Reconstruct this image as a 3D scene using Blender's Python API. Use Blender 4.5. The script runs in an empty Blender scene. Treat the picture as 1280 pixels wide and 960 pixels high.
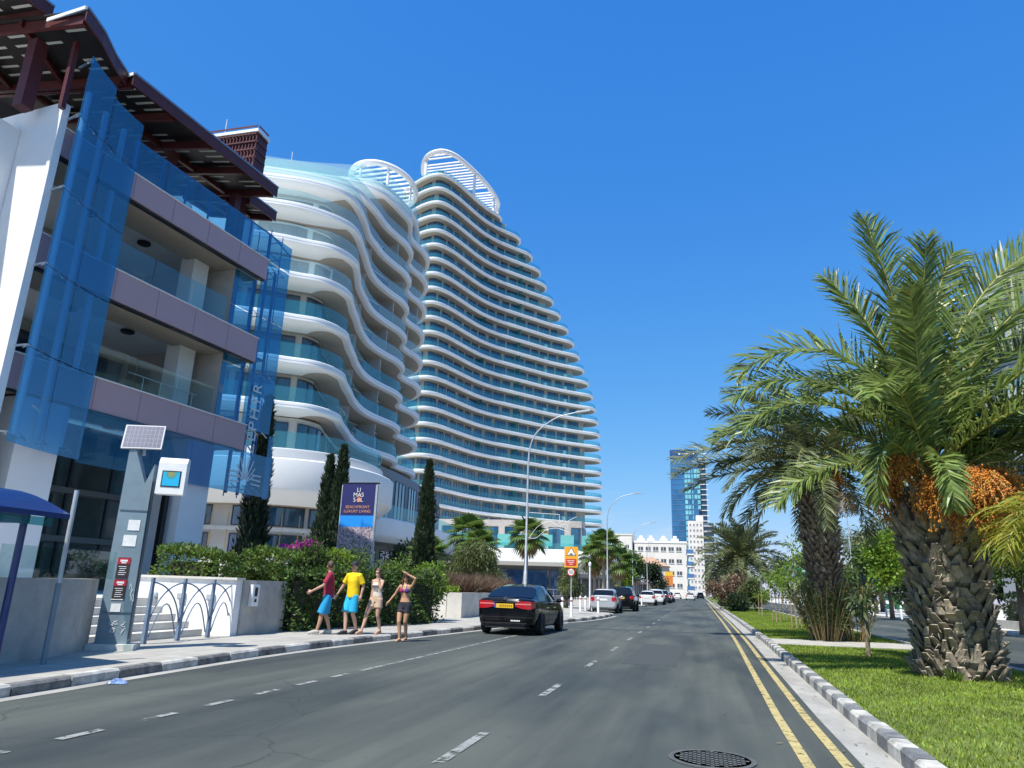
import bpy, math, random
import numpy as np
from mathutils import Vector, Matrix
random.seed(7)
SC = bpy.context.scene
COL = SC.collection
PI = math.pi
R = math.radians

# ------------------------------------------------------------------ helpers
def V3(*a): return np.array(a, float)
def nrm(a):
    a = np.asarray(a, float); l = np.linalg.norm(a)
    return a / l if l > 1e-9 else a

class MB:
    """collects polygons; build() links them as one mesh object"""
    def __init__(s): s.v = []; s.f = []; s.m = []
    def add(s, vs, fs, mi=0):
        o = len(s.v)
        s.v.extend([tuple(map(float, p)) for p in vs])
        for f in fs: s.f.append(tuple(i + o for i in f)); s.m.append(mi)
        return s
    def quad(s, a, b, c, d, mi=0): return s.add([a, b, c, d], [(0, 1, 2, 3)], mi)
    def poly(s, pts, mi=0): return s.add(pts, [tuple(range(len(pts)))], mi)
    def box(s, cx, cy, cz, sx, sy, sz, rz=0, mi=0, taper=1.0):
        c, n = math.cos(rz), math.sin(rz); vs = []
        for z, k in ((-.5, 1), (.5, taper)):
            for x, y in ((-.5, -.5), (.5, -.5), (.5, .5), (-.5, .5)):
                X, Y = x * sx * k, y * sy * k
                vs.append((cx + X * c - Y * n, cy + X * n + Y * c, cz + z * sz))
        return s.add(vs, [(3, 2, 1, 0), (4, 5, 6, 7), (0, 1, 5, 4), (1, 2, 6, 5), (2, 3, 7, 6), (3, 0, 4, 7)], mi)
    def frame_box(s, o, ax, ay, az, mi=0):
        """box from corner o and three edge vectors"""
        o, ax, ay, az = [np.asarray(q, float) for q in (o, ax, ay, az)]
        vs = [o, o + ax, o + ax + ay, o + ay, o + az, o + ax + az, o + ax + ay + az, o + ay + az]
        fs = [(3, 2, 1, 0), (4, 5, 6, 7), (0, 1, 5, 4), (1, 2, 6, 5), (2, 3, 7, 6), (3, 0, 4, 7)]
        if np.dot(np.cross(ax, ay), az) < 0: fs = [f[::-1] for f in fs]
        return s.add(vs, fs, mi)
    def tube(s, pts, r, n=8, mi=0, closed=False, cap=True):
        pts = [np.asarray(p, float) for p in pts]; N = len(pts)
        rr = r if hasattr(r, '__len__') else [r] * N
        vs = []; up = None
        for i, p in enumerate(pts):
            if closed: t = nrm(pts[(i + 1) % N] - pts[i - 1])
            else: t = nrm(pts[min(i + 1, N - 1)] - pts[max(i - 1, 0)])
            if up is None:
                up = np.array([0, 0, 1.]) if abs(t[2]) < .9 else np.array([1., 0, 0])
            a = nrm(np.cross(t, up)); b = nrm(np.cross(a, t)); up = b
            for k in range(n):
                th = 2 * PI * k / n
                vs.append(p + rr[i] * (math.cos(th) * a + math.sin(th) * b))
        fs = []
        for i in range(N if closed else N - 1):
            j = (i + 1) % N
            for k in range(n):
                l = (k + 1) % n
                fs.append((i * n + k, i * n + l, j * n + l, j * n + k))
        if cap and not closed:
            fs.append(tuple(range(n))[::-1]); fs.append(tuple(range((N - 1) * n, N * n)))
        return s.add(vs, fs, mi)
    def prism(s, poly, z0, z1, mi=0, mi_side=None, bottom=True):
        a = sum(poly[i - 1][0] * poly[i][1] - poly[i][0] * poly[i - 1][1] for i in range(len(poly)))
        if a < 0: poly = poly[::-1]
        n = len(poly)
        zf0 = z0 if callable(z0) else (lambda x, y: z0)
        zf1 = z1 if callable(z1) else (lambda x, y: z1)
        vs = [(x, y, zf0(x, y)) for x, y in poly] + [(x, y, zf1(x, y)) for x, y in poly]
        s.add(vs, [tuple(range(n, 2 * n))] + ([tuple(range(n))[::-1]] if bottom else []), mi)
        s.add(vs, [(i, (i + 1) % n, n + (i + 1) % n, n + i) for i in range(n)], mi if mi_side is None else mi_side)
        return s
    def ribbon(s, pts, z0, z1, th=0.0, mi=0):
        """upright strip over a plan polyline; th = thickness towards the left of travel"""
        P = [np.array(p[:2], float) for p in pts]; n = len(P)
        if th == 0:
            vs = [(p[0], p[1], z0) for p in P] + [(p[0], p[1], z1) for p in P]
            return s.add(vs, [(i, i + 1, n + i + 1, n + i) for i in range(n - 1)], mi)
        Q = offset(P, th)
        for i in range(n - 1):
            a, b, c, d = P[i], P[i + 1], Q[i + 1], Q[i]
            vs = [(*a, z0), (*b, z0), (*c, z0), (*d, z0), (*a, z1), (*b, z1), (*c, z1), (*d, z1)]
            fs = [(0, 1, 5, 4), (2, 3, 7, 6), (4, 5, 6, 7), (3, 2, 1, 0)]
            if i == 0: fs.append((3, 0, 4, 7))
            if i == n - 2: fs.append((1, 2, 6, 5))
            if th < 0: fs = [f[::-1] for f in fs]
            s.add(vs, fs, mi)
        return s
    def lathe(s, prof, c=(0, 0, 0), n=16, mi=0, axis='z'):
        vs = []
        for r, z in prof:
            for k in range(n):
                t = 2 * PI * k / n; x, y = r * math.cos(t), r * math.sin(t)
                if axis == 'z': vs.append((c[0] + x, c[1] + y, c[2] + z))
                elif axis == 'x': vs.append((c[0] + z, c[1] + x, c[2] + y))
                else: vs.append((c[0] + y, c[1] + z, c[2] + x))
        fs = []
        for i in range(len(prof) - 1):
            for k in range(n):
                l = (k + 1) % n
                fs.append((i * n + k, i * n + l, (i + 1) * n + l, (i + 1) * n + k))
        fs.append(tuple(range(n))[::-1]); fs.append(tuple(range((len(prof) - 1) * n, len(prof) * n)))
        return s.add(vs, fs, mi)
    def ball(s, c, r, seg=12, ring=8, mi=0, scale=(1, 1, 1)):
        vs = []; fs = []
        for i in range(1, ring):
            ph = PI * i / ring
            for k in range(seg):
                t = 2 * PI * k / seg
                vs.append((c[0] + r * scale[0] * math.sin(ph) * math.cos(t), c[1] + r * scale[1] * math.sin(ph) * math.sin(t), c[2] + r * scale[2] * math.cos(ph)))
        top = len(vs); vs.append((c[0], c[1], c[2] + r * scale[2])); vs.append((c[0], c[1], c[2] - r * scale[2]))
        for i in range(ring - 2):
            for k in range(seg):
                l = (k + 1) % seg
                fs.append((i * seg + k, (i + 1) * seg + k, (i + 1) * seg + l, i * seg + l))
        for k in range(seg):
            l = (k + 1) % seg
            fs.append((top, k, l)); fs.append((top + 1, (ring - 2) * seg + l, (ring - 2) * seg + k))
        return s.add(vs, fs, mi)
    def loft(s, rows, mi=0, close=False, capends=False):
        n = len(rows[0]); vs = [p for r in rows for p in r]; fs = []
        for i in range(len(rows) - 1):
            for k in range(n if close else n - 1):
                l = (k + 1) % n
                fs.append((i * n + k, i * n + l, (i + 1) * n + l, (i + 1) * n + k))
        if capends:
            fs.append(tuple(range(n))[::-1]); fs.append(tuple(range((len(rows) - 1) * n, len(rows) * n)))
        return s.add(vs, fs, mi)
    def build(s, name, mats, parent=None, smooth=False):
        return link_mesh(name, s.v, s.f, mats, parent, smooth, s.m)

ORG = {}
def link_mesh(name, v, f, mats, parent=None, smooth=False, mi=None):
    me = bpy.data.meshes.new(name)
    v = np.asarray(v, float).reshape(-1, 3)
    o = bpy.data.objects.new(name, me); COL.objects.link(o)
    if parent is not None:
        org = ORG.get(parent.name, (0, 0, 0)); ORG[o.name] = org; o.parent = parent
        v = v - np.array(org)
    me.from_pydata(v.tolist(), [], f)
    for m in (mats if isinstance(mats, (list, tuple)) else [mats]): me.materials.append(m)
    if mi is not None and len(me.materials) > 1: me.polygons.foreach_set('material_index', mi)
    if smooth:
        me.polygons.foreach_set('use_smooth', [True] * len(me.polygons))
        if smooth == 'auto':
            try: me.set_sharp_from_angle(angle=R(38))
            except Exception: pass
    me.update()
    return o

def recentre(o):
    """move a one-mesh thing's origin to its base"""
    me = o.data; n = len(me.vertices); a = np.empty(n * 3); me.vertices.foreach_get('co', a); a = a.reshape(-1, 3)
    c = np.array([(a[:, 0].min() + a[:, 0].max()) / 2, (a[:, 1].min() + a[:, 1].max()) / 2, a[:, 2].min()])
    me.vertices.foreach_set('co', (a - c).ravel()); me.update(); o.location = c

def tag(o, label=None, cat=None, group=None, kind=None):
    if label: o['label'] = label
    if cat: o['category'] = cat
    if group: o['group'] = group
    if kind: o['kind'] = kind
    return o
def thing(name, label, cat, loc=(0, 0, 0), group=None):
    o = bpy.data.objects.new(name, None); o.empty_display_size = .2; COL.objects.link(o)
    o.location = loc; ORG[o.name] = tuple(loc); tag(o, label, cat, group); return o
def structure(o): o['kind'] = 'structure'; return o
def solo(o, label, cat, group=None): recentre(o); return tag(o, label, cat, group)
def kids(o): return [c for c in o.children]
def dup(root, loc=None, rz=None, label=None, scale=None):
    def cp(o, par):
        c = o.copy(); COL.objects.link(c)
        if par is not None: c.parent = par
        for ch in kids(o): cp(ch, c)
        return c
    r = cp(root, None)
    if loc is not None: r.location = loc
    if rz is not None: r.rotation_euler = (0, 0, rz)
    if scale is not None: r.scale = (scale,) * 3
    if label: r['label'] = label
    return r

def offset(P, d):
    """offset a plan polyline to the left of travel by d"""
    P = [np.array(p[:2], float) for p in P]; out = []
    for i in range(len(P)):
        t = nrm(P[min(i + 1, len(P) - 1)] - P[max(i - 1, 0)])
        out.append(P[i] + d * np.array([-t[1], t[0]]))
    return out
def spline(P, n=8):
    """Catmull-Rom through plan or space points"""
    P = [np.asarray(p, float) for p in P]; out = []
    for i in range(len(P) - 1):
        p0 = P[i - 1] if i else 2 * P[0] - P[1]
        p1, p2 = P[i], P[i + 1]
        p3 = P[i + 2] if i + 2 < len(P) else 2 * P[-1] - P[-2]
        for k in range(n):
            t = k / n
            out.append(.5 * ((2 * p1) + (-p0 + p2) * t + (2 * p0 - 5 * p1 + 4 * p2 - p3) * t * t + (-p0 + 3 * p1 - 3 * p2 + p3) * t ** 3))
    out.append(P[-1]); return out
def arclen(P):
    P = np.array([p[:2] for p in P]); d = np.linalg.norm(np.diff(P, axis=0), axis=1)
    return np.concatenate([[0], np.cumsum(d)])
def cut(P, s0, s1):
    """piece of a polyline between two arc lengths"""
    L = arclen(P); P = np.array([p[:2] for p in P]); f = lambda s: np.array([np.interp(s, L, P[:, 0]), np.interp(s, L, P[:, 1])])
    return [f(s0)] + [P[i] for i in range(len(P)) if s0 + 1e-4 < L[i] < s1 - 1e-4] + [f(s1)]

# ------------------------------------------------------------------ materials
MATS = {}
def mat(name, col, rough=.6, spec=.5, metal=0., nscale=0, namt=.0, bump=0., bscale=30, coat=0., noise_stretch=None, col2=None, island=0., hue=0.):
    if name in MATS: return MATS[name]
    m = bpy.data.materials.new(name); m.use_nodes = True; MATS[name] = m
    nt = m.node_tree; N = nt.nodes; L = nt.links; b = N['Principled BSDF']
    b.inputs['Roughness'].default_value = rough; b.inputs['Metallic'].default_value = metal
    b.inputs['Specular IOR Level'].default_value = spec; b.inputs['Coat Weight'].default_value = coat
    b.inputs['Coat Roughness'].default_value = .05
    c = (*col, 1); b.inputs['Base Color'].default_value = c
    tc = N.new('ShaderNodeTexCoord'); src = tc.outputs['Object']
    if noise_stretch:
        mp = N.new('ShaderNodeMapping'); mp.inputs['Scale'].default_value = noise_stretch
        L.new(src, mp.inputs['Vector']); src = mp.outputs['Vector']
    last = None
    if nscale:
        n1 = N.new('ShaderNodeTexNoise'); n1.inputs['Scale'].default_value = nscale; n1.inputs['Detail'].default_value = 6
        n1.inputs['Roughness'].default_value = .62
        L.new(src, n1.inputs['Vector'])
        r = N.new('ShaderNodeValToRGB'); e = r.color_ramp.elements
        e[0].position = .3; e[1].position = .72
        lo = [max(0, x * (1 - namt)) for x in col]; hi = col2 if col2 else [min(1, x * (1 + namt)) for x in col]
        e[0].color = (*lo, 1); e[1].color = (*hi, 1)
        L.new(n1.outputs['Fac'], r.inputs['Fac']); last = r.outputs['Color']
    if island:
        g = N.new('ShaderNodeNewGeometry'); h = N.new('ShaderNodeHueSaturation')
        mr = N.new('ShaderNodeMapRange'); mr.inputs['To Min'].default_value = 1 - island; mr.inputs['To Max'].default_value = 1 + island
        L.new(g.outputs['Random Per Island'], mr.inputs['Value']); L.new(mr.outputs['Result'], h.inputs['Value'])
        mr2 = N.new('ShaderNodeMapRange'); mr2.inputs['To Min'].default_value = .5 - hue; mr2.inputs['To Max'].default_value = .5 + hue
        mu = N.new('ShaderNodeMath'); mu.operation = 'MULTIPLY'; mu.inputs[1].default_value = 17.31
        fr = N.new('ShaderNodeMath'); fr.operation = 'FRACT'
        L.new(g.outputs['Random Per Island'], mu.inputs[0]); L.new(mu.outputs[0], fr.inputs[0]); L.new(fr.outputs[0], mr2.inputs['Value'])
        L.new(mr2.outputs['Result'], h.inputs['Hue'])
        if last is not None: L.new(last, h.inputs['Color'])
        else: h.inputs['Color'].default_value = c
        last = h.outputs['Color']
    if last is not None: L.new(last, b.inputs['Base Color'])
    if bump:
        n2 = N.new('ShaderNodeTexNoise'); n2.inputs['Scale'].default_value = bscale; n2.inputs['Detail'].default_value = 4
        L.new(src, n2.inputs['Vector'])
        bp = N.new('ShaderNodeBump'); bp.inputs['Strength'].default_value = bump; bp.inputs['Distance'].default_value = .02
        L.new(n2.outputs['Fac'], bp.inputs['Height']); L.new(bp.outputs['Normal'], b.inputs['Normal'])
    return m

def leafmat(name, col, tr=.3, island=.35, hue=.025, rough=.5, nscale=1.2, namt=.25):
    m = mat(name, col, rough=rough, spec=.35, nscale=nscale, namt=namt, island=island, hue=hue)
    nt = m.node_tree; N = nt.nodes; L = nt.links; b = N['Principled BSDF']
    t = N.new('ShaderNodeBsdfTranslucent'); mx = N.new('ShaderNodeMixShader'); mx.inputs[0].default_value = tr
    src = b.inputs['Base Color'].links[0].from_socket
    hs = N.new('ShaderNodeHueSaturation'); hs.inputs['Value'].default_value = 1.5; hs.inputs['Hue'].default_value = .485; L.new(src, hs.inputs['Color'])
    L.new(hs.outputs['Color'], t.inputs['Color'])
    L.new(b.outputs[0], mx.inputs[1]); L.new(t.outputs[0], mx.inputs[2])
    L.new(mx.outputs[0], N['Material Output'].inputs['Surface']); return m

def glass(name, tint, gl=.12, rough=.02, diff=None, dfac=.0, edge=.6):
    """sheet glass: tinted clear, mirror sheen growing at grazing angles, optional milky body colour"""
    if name in MATS: return MATS[name]
    m = bpy.data.materials.new(name); m.use_nodes = True; MATS[name] = m
    nt = m.node_tree; N = nt.nodes; L = nt.links; N.remove(N['Principled BSDF'])
    t = N.new('ShaderNodeBsdfTransparent'); t.inputs['Color'].default_value = (*tint, 1)
    g = N.new('ShaderNodeBsdfGlossy'); g.inputs['Roughness'].default_value = rough; g.inputs['Color'].default_value = (.9, .97, 1, 1)
    lw = N.new('ShaderNodeLayerWeight'); lw.inputs['Blend'].default_value = .25
    mr = N.new('ShaderNodeMapRange'); mr.inputs['To Min'].default_value = gl; mr.inputs['To Max'].default_value = edge
    L.new(lw.outputs['Facing'], mr.inputs['Value'])
    pw = N.new('ShaderNodeMath'); pw.operation = 'POWER'; pw.inputs[1].default_value = 2.2
    L.new(lw.outputs['Facing'], pw.inputs[0]); L.new(pw.outputs[0], mr.inputs['Value'])
    base = t.outputs[0]
    if diff:
        d = N.new('ShaderNodeBsdfDiffuse'); d.inputs['Color'].default_value = (*diff, 1)
        mx0 = N.new('ShaderNodeMixShader'); mx0.inputs[0].default_value = dfac
        L.new(t.outputs[0], mx0.inputs[1]); L.new(d.outputs[0], mx0.inputs[2]); base = mx0.outputs[0]
    mx = N.new('ShaderNodeMixShader'); L.new(mr.outputs['Result'], mx.inputs[0])
    L.new(base, mx.inputs[1]); L.new(g.outputs[0], mx.inputs[2])
    L.new(mx.outputs[0], N['Material Output'].inputs['Surface']); return m

WHITE = mat('white_render', (.78, .78, .76), .65, nscale=.7, namt=.06, bump=.05, bscale=8)
SLABW = mat('white_slab_paint', (.82, .82, .80), .55, nscale=.25, namt=.05)
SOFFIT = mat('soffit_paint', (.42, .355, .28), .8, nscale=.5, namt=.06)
BEIGE = mat('beige_wall', (.50, .46, .41), .8, nscale=1.5, namt=.1)
CONC = mat('concrete', (.40, .385, .345), .85, nscale=2.2, namt=.22, bump=.25, bscale=18)
CONCL = mat('pale_concrete', (.56, .54, .49), .85, nscale=1.6, namt=.2, bump=.2, bscale=25)
MAUVE = mat('mauve_cladding', (.47, .31, .32), .5, nscale=.6, namt=.05)
REDST = mat('dark_red_steel', (.085, .016, .015), .5, nscale=3, namt=.25)
REDBR = mat('lit_red_steel', (.145, .032, .028), .5)
DKSHEET = mat('roof_sheet', (.022, .02, .019), .5, metal=.2, nscale=2, namt=.3)
STEEL = mat('stainless_steel', (.55, .57, .58), .28, metal=1.)
GALV = mat('galvanised_steel', (.50, .53, .55), .5, metal=.55, nscale=4, namt=.15)
GREYPAINT = mat('blue_grey_paint', (.185, .25, .285), .42, nscale=2.5, namt=.14)
ARCHP = mat('railing_blue_grey_paint', (.15, .21, .29), .45, nscale=6, namt=.25)
NAVY = mat('navy_paint', (.008, .035, .15), .35, coat=.3)
TEAL = glass('teal_balustrade_glass', (.50, .82, .84), gl=.08, diff=(.10, .42, .46), dfac=.20, edge=.5)
TEALD = glass('pale_balustrade_glass', (.70, .90, .88), gl=.08, diff=(.6, .78, .72), dfac=.26, edge=.5)
BLUEG = glass('blue_screen_glass', (.42, .71, .90), gl=.07, diff=(.06, .28, .48), dfac=.19, edge=.40)
CLEARG = glass('clear_glass', (.80, .90, .88), gl=.06, edge=.5)
WIN = mat('window_glass', (.012, .045, .085), .06, spec=.9, coat=.6, nscale=.35, namt=.5)
WINF = mat('window_frame', (.04, .05, .06), .4)
WINB = mat('blue_window_glass', (.02, .07, .17), .05, spec=1., coat=.8, nscale=.4, namt=.4)
BLACKM = mat('black_metal', (.012, .012, .013), .4)
WHITEP = mat('white_paint', (.80, .80, .78), .5, nscale=5, namt=.08)
TIMBER = mat('timber_stake', (.34, .23, .13), .8, nscale=8, namt=.3)
# ------------------------------------------------------------------ camera, sky, sun
cam = bpy.data.cameras.new('camera'); camo = bpy.data.objects.new('camera', cam); COL.objects.link(camo)
C = np.array([[0.96946544, 0.24317834, 0.03163964], [-0.03661549, 0.27111797, -0.96184944], [-0.24247902, 0.93132129, 0.2717436]])
M = Matrix.Identity(4)
for i in range(3):
    M[i][0] = C[0][i]; M[i][1] = -C[1][i]; M[i][2] = -C[2][i]
M[2][3] = 1.4
camo.matrix_world = M
cam.lens = 900 / 1280 * 36; cam.sensor_width = 36; cam.clip_end = 3000; cam.clip_start = .05
SC.camera = camo

SUN_AZ = (-.342, -.94); SUN_EL = R(59)
wd = bpy.data.worlds.new('World'); SC.world = wd; wd.use_nodes = True
nt = wd.node_tree; N = nt.nodes; L = nt.links
bg = N['Background']; bg.inputs['Strength'].default_value = .15
sky = N.new('ShaderNodeTexSky'); sky.sky_type = 'NISHITA'; sky.sun_disc = False
sky.sun_elevation = SUN_EL; sky.sun_rotation = math.atan2(SUN_AZ[0], SUN_AZ[1])
sky.air_density = 1.0; sky.dust_density = .3; sky.ozone_density = 3.5; sky.altitude = 0
# thin wisps of cloud low over the horizon
tc = N.new('ShaderNodeTexCoord'); mp = N.new('ShaderNodeMapping'); mp.inputs['Scale'].default_value = (3.2, 3.2, 14)
nz = N.new('ShaderNodeTexNoise'); nz.inputs['Scale'].default_value = 2.3; nz.inputs['Detail'].default_value = 7; nz.inputs['Roughness'].default_value = .6
L.new(tc.outputs['Generated'], mp.inputs['Vector']); L.new(mp.outputs['Vector'], nz.inputs['Vector'])
rp = N.new('ShaderNodeValToRGB'); rp.color_ramp.elements[0].position = .52; rp.color_ramp.elements[1].position = .72
L.new(nz.outputs['Fac'], rp.inputs['Fac'])
sx = N.new('ShaderNodeSeparateXYZ'); L.new(tc.outputs['Generated'], sx.inputs[0])
low = N.new('ShaderNodeValToRGB'); e = low.color_ramp.elements
e[0].position = 0; e[0].color = (.9, .9, .9, 1); e[1].position = .16; e[1].color = (0, 0, 0, 1)
L.new(sx.outputs['Z'], low.inputs['Fac'])
mu = N.new('ShaderNodeMath'); mu.operation = 'MULTIPLY'; L.new(rp.outputs['Color'], mu.inputs[0]); L.new(low.outputs['Color'], mu.inputs[1])
mx = N.new('ShaderNodeMixRGB'); mx.inputs['Color2'].default_value = (2.75, 3.35, 3.9, 1)
KS = .15 * 2 ** .55; KO = .15 * 2 ** .64     # grade of the clear sky: deeper blue overhead, softer towards the horizon
sp_ = N.new('ShaderNodeSeparateColor'); cb_ = N.new('ShaderNodeCombineColor'); L.new(sky.outputs['Color'], sp_.inputs[0])
def mth(op, a, v):
    n = N.new('ShaderNodeMath'); n.operation = op; L.new(a, n.inputs[0]); n.inputs[1].default_value = v; return n.outputs[0]
L.new(mth('MULTIPLY', mth('POWER', mth('MULTIPLY', sp_.outputs[0], KS), 1.30), .42 / KO), cb_.inputs[0])
L.new(mth('MULTIPLY', mth('POWER', mth('MULTIPLY', sp_.outputs[1], KS), .70), .545 / KO), cb_.inputs[1])
L.new(mth('MULTIPLY', mth('POWER', mth('MULTIPLY', sp_.outputs[2], KS), .30), .87 / KO), cb_.inputs[2])
L.new(mu.outputs[0], mx.inputs['Fac']); L.new(cb_.outputs[0], mx.inputs['Color1']); L.new(mx.outputs['Color'], bg.inputs['Color'])

sl = bpy.data.lights.new('sun', 'SUN'); sl.energy = 4.3; sl.angle = R(.53); sl.color = (1, .955, .88)
so = bpy.data.objects.new('sun', sl); COL.objects.link(so)
sd = Vector((-SUN_AZ[0] * math.cos(SUN_EL), -SUN_AZ[1] * math.cos(SUN_EL), -math.sin(SUN_EL)))
so.rotation_euler = sd.to_track_quat('-Z', 'Y').to_euler(); so.location = (-20, -40, 60)
SC.view_settings.view_transform = 'Standard'; SC.view_settings.look = 'None'; SC.view_settings.gamma = 1
SC.view_settings.exposure = .64
SC.cycles.max_bounces = 8; SC.cycles.transparent_max_bounces = 24; SC.cycles.use_denoising = True
SC.cycles.sample_clamp_indirect = 6

# ------------------------------------------------------------------ ground, road, kerbs
def sheet(name, poly, z, m, kind='structure'):
    b = MB(); b.poly([(x, y, z) for x, y in poly]); o = b.build(name, m); o['kind'] = kind; return o
EARTH = mat('dry_earth', (.20, .165, .12), .95, nscale=.4, namt=.3, bump=.3)
sheet('ground', [(-900, -60), (900, -60), (900, 2200), (-900, 2200)], -.06, EARTH)

ASPH = mat('asphalt', (.058, .065, .064), .78, spec=.35)
def asphalt_nodes(m):
    nt = m.node_tree; N = nt.nodes; L = nt.links; b = N['Principled BSDF']
    tc = N.new('ShaderNodeTexCoord')
    def noise(scale, stretch, det=5, ro=.6):
        mp = N.new('ShaderNodeMapping'); mp.inputs['Scale'].default_value = stretch
        n = N.new('ShaderNodeTexNoise'); n.inputs['Scale'].default_value = scale; n.inputs['Detail'].default_value = det; n.inputs['Roughness'].default_value = ro
        L.new(tc.outputs['Object'], mp.inputs['Vector']); L.new(mp.outputs['Vector'], n.inputs['Vector']); return n.outputs['Fac']
    def ramp(f, p0, c0, p1, c1):
        r = N.new('ShaderNodeValToRGB'); e = r.color_ramp.elements
        e[0].position = p0; e[0].color = (*c0, 1); e[1].position = p1; e[1].color = (*c1, 1); L.new(f, r.inputs['Fac']); return r.outputs['Color']
    def mult(a, bb, f=1):
        x = N.new('ShaderNodeMixRGB'); x.blend_type = 'MULTIPLY'; x.inputs['Fac'].default_value = f; L.new(a, x.inputs['Color1']); L.new(bb, x.inputs['Color2']); return x.outputs['Color']
    c = ramp(noise(.55, (1, .22, 1)), .34, (.044, .054, .053), .64, (.086, .096, .086))
    c = mult(c, ramp(noise(1.5, (1.5, .045, 1)), .34, (.76, .78, .80), .60, (1.12, 1.11, 1.08)))      # wheel tracks
    c = mult(c, ramp(noise(160, (1, 1, 1), 3), .25, (.62, .62, .62), .75, (1.35, 1.35, 1.35)))     # grit
    c = mult(c, ramp(noise(9, (1, .5, 1), 8, .7), .27, (.45, .45, .45), .40, (1, 1, 1)), .8)       # stains
    vo = N.new('ShaderNodeTexVoronoi'); vo.feature = 'DISTANCE_TO_EDGE'; vo.inputs['Scale'].default_value = .55
    wv = N.new('ShaderNodeMixRGB'); wv.inputs['Fac'].default_value = .25; nw_ = N.new('ShaderNodeTexNoise'); nw_.inputs['Scale'].default_value = 2.2; nw_.inputs['Detail'].default_value = 6
    L.new(tc.outputs['Object'], nw_.inputs['Vector']); L.new(tc.outputs['Object'], wv.inputs['Color1']); L.new(nw_.outputs['Color'], wv.inputs['Color2']); L.new(wv.outputs['Color'], vo.inputs['Vector'])
    crk = ramp(vo.outputs['Distance'], .001, (.55, .55, .55), .005, (1, 1, 1)); msk = ramp(noise(.16, (1, .5, 1), 3), .52, (1, 1, 1), .60, (0, 0, 0))
    x = N.new('ShaderNodeMixRGB'); x.blend_type = 'LIGHTEN'; x.inputs['Fac'].default_value = 1; L.new(crk, x.inputs['Color1']); L.new(msk, x.inputs['Color2'])
    c = mult(c, x.outputs['Color'])
    c = mult(c, ramp(noise(.35, (1.4, .35, 1), 3), .42, (.84, .86, .88), .52, (1.08, 1.07, 1.03)))
    L.new(c, b.inputs['Base Color'])
    bp = N.new('ShaderNodeBump'); bp.inputs['Strength'].default_value = .35; bp.inputs['Distance'].default_value = .01
    L.new(noise(220, (1, 1, 1), 2), bp.inputs['Height']); L.new(bp.outputs['Normal'], b.inputs['Normal'])
asphalt_nodes(ASPH)
KERB_L = [(-7.6, -12), (-7.7, 3), (-7.77, 7.2), (-7.95, 9.7), (-8.08, 13.3), (-7.88, 17.2), (-7.3, 22.9), (-6.9, 27), (-6.1, 31), (-5.35, 34.5), (-4.95, 39), (-4.85, 43.5),
          (-5.1, 44.8), (-5.9, 45.6), (-7.2, 46.3), (-7.3, 52), (-7.3, 69), (-6.4, 71), (-5.3, 72), (-5.1, 74), (-5.4, 76), (-7.2, 77.5), (-7.3, 100), (-7.3, 168), (-5, 171), (-4.6, 176), (-4.6, 400)]
KL = [tuple(p) for p in spline(KERB_L[:12], 6)] + KERB_L[12:]
sheet('road', [(p[0] - .05, p[1]) for p in KL] + [(-4.6, 700), (1.95, 700), (1.95, 40), (1.75, 15), (1.7, -12)], 0, ASPH)
PAVE = mat('pavement_slabs', (.40, .385, .345), .85, nscale=1.3, namt=.16, bump=.2, bscale=40)
def pave_nodes(m, bw=.4, col=None):
    nt = m.node_tree; N = nt.nodes; L = nt.links; b = N['Principled BSDF']
    src = b.inputs['Base Color'].links[0].from_socket
    tc = N.new('ShaderNodeTexCoord'); br = N.new('ShaderNodeTexBrick'); br.inputs['Scale'].default_value = 1
    br.inputs['Brick Width'].default_value = bw; br.inputs['Row Height'].default_value = bw; br.offset = 0
    br.inputs['Mortar Size'].default_value = .008; br.inputs['Color1'].default_value = (1, 1, 1, 1); br.inputs['Color2'].default_value = (.9, .9, .88, 1); br.inputs['Mortar'].default_value = (.55, .53, .5, 1)
    L.new(tc.outputs['Object'], br.inputs['Vector'])
    mx = N.new('ShaderNodeMixRGB'); mx.blend_type = 'MULTIPLY'; mx.inputs['Fac'].default_value = 1
    L.new(src, mx.inputs['Color1']); L.new(br.outputs['Color'], mx.inputs['Color2']); L.new(mx.outputs['Color'], b.inputs['Base Color'])
pave_nodes(PAVE)
b = MB(); b.prism([(p[0] - .16, p[1]) for p in KL] + [(-40, 400), (-40, -12)], -.05, .12, bottom=False)
structure(b.build('pavement', PAVE))
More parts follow.
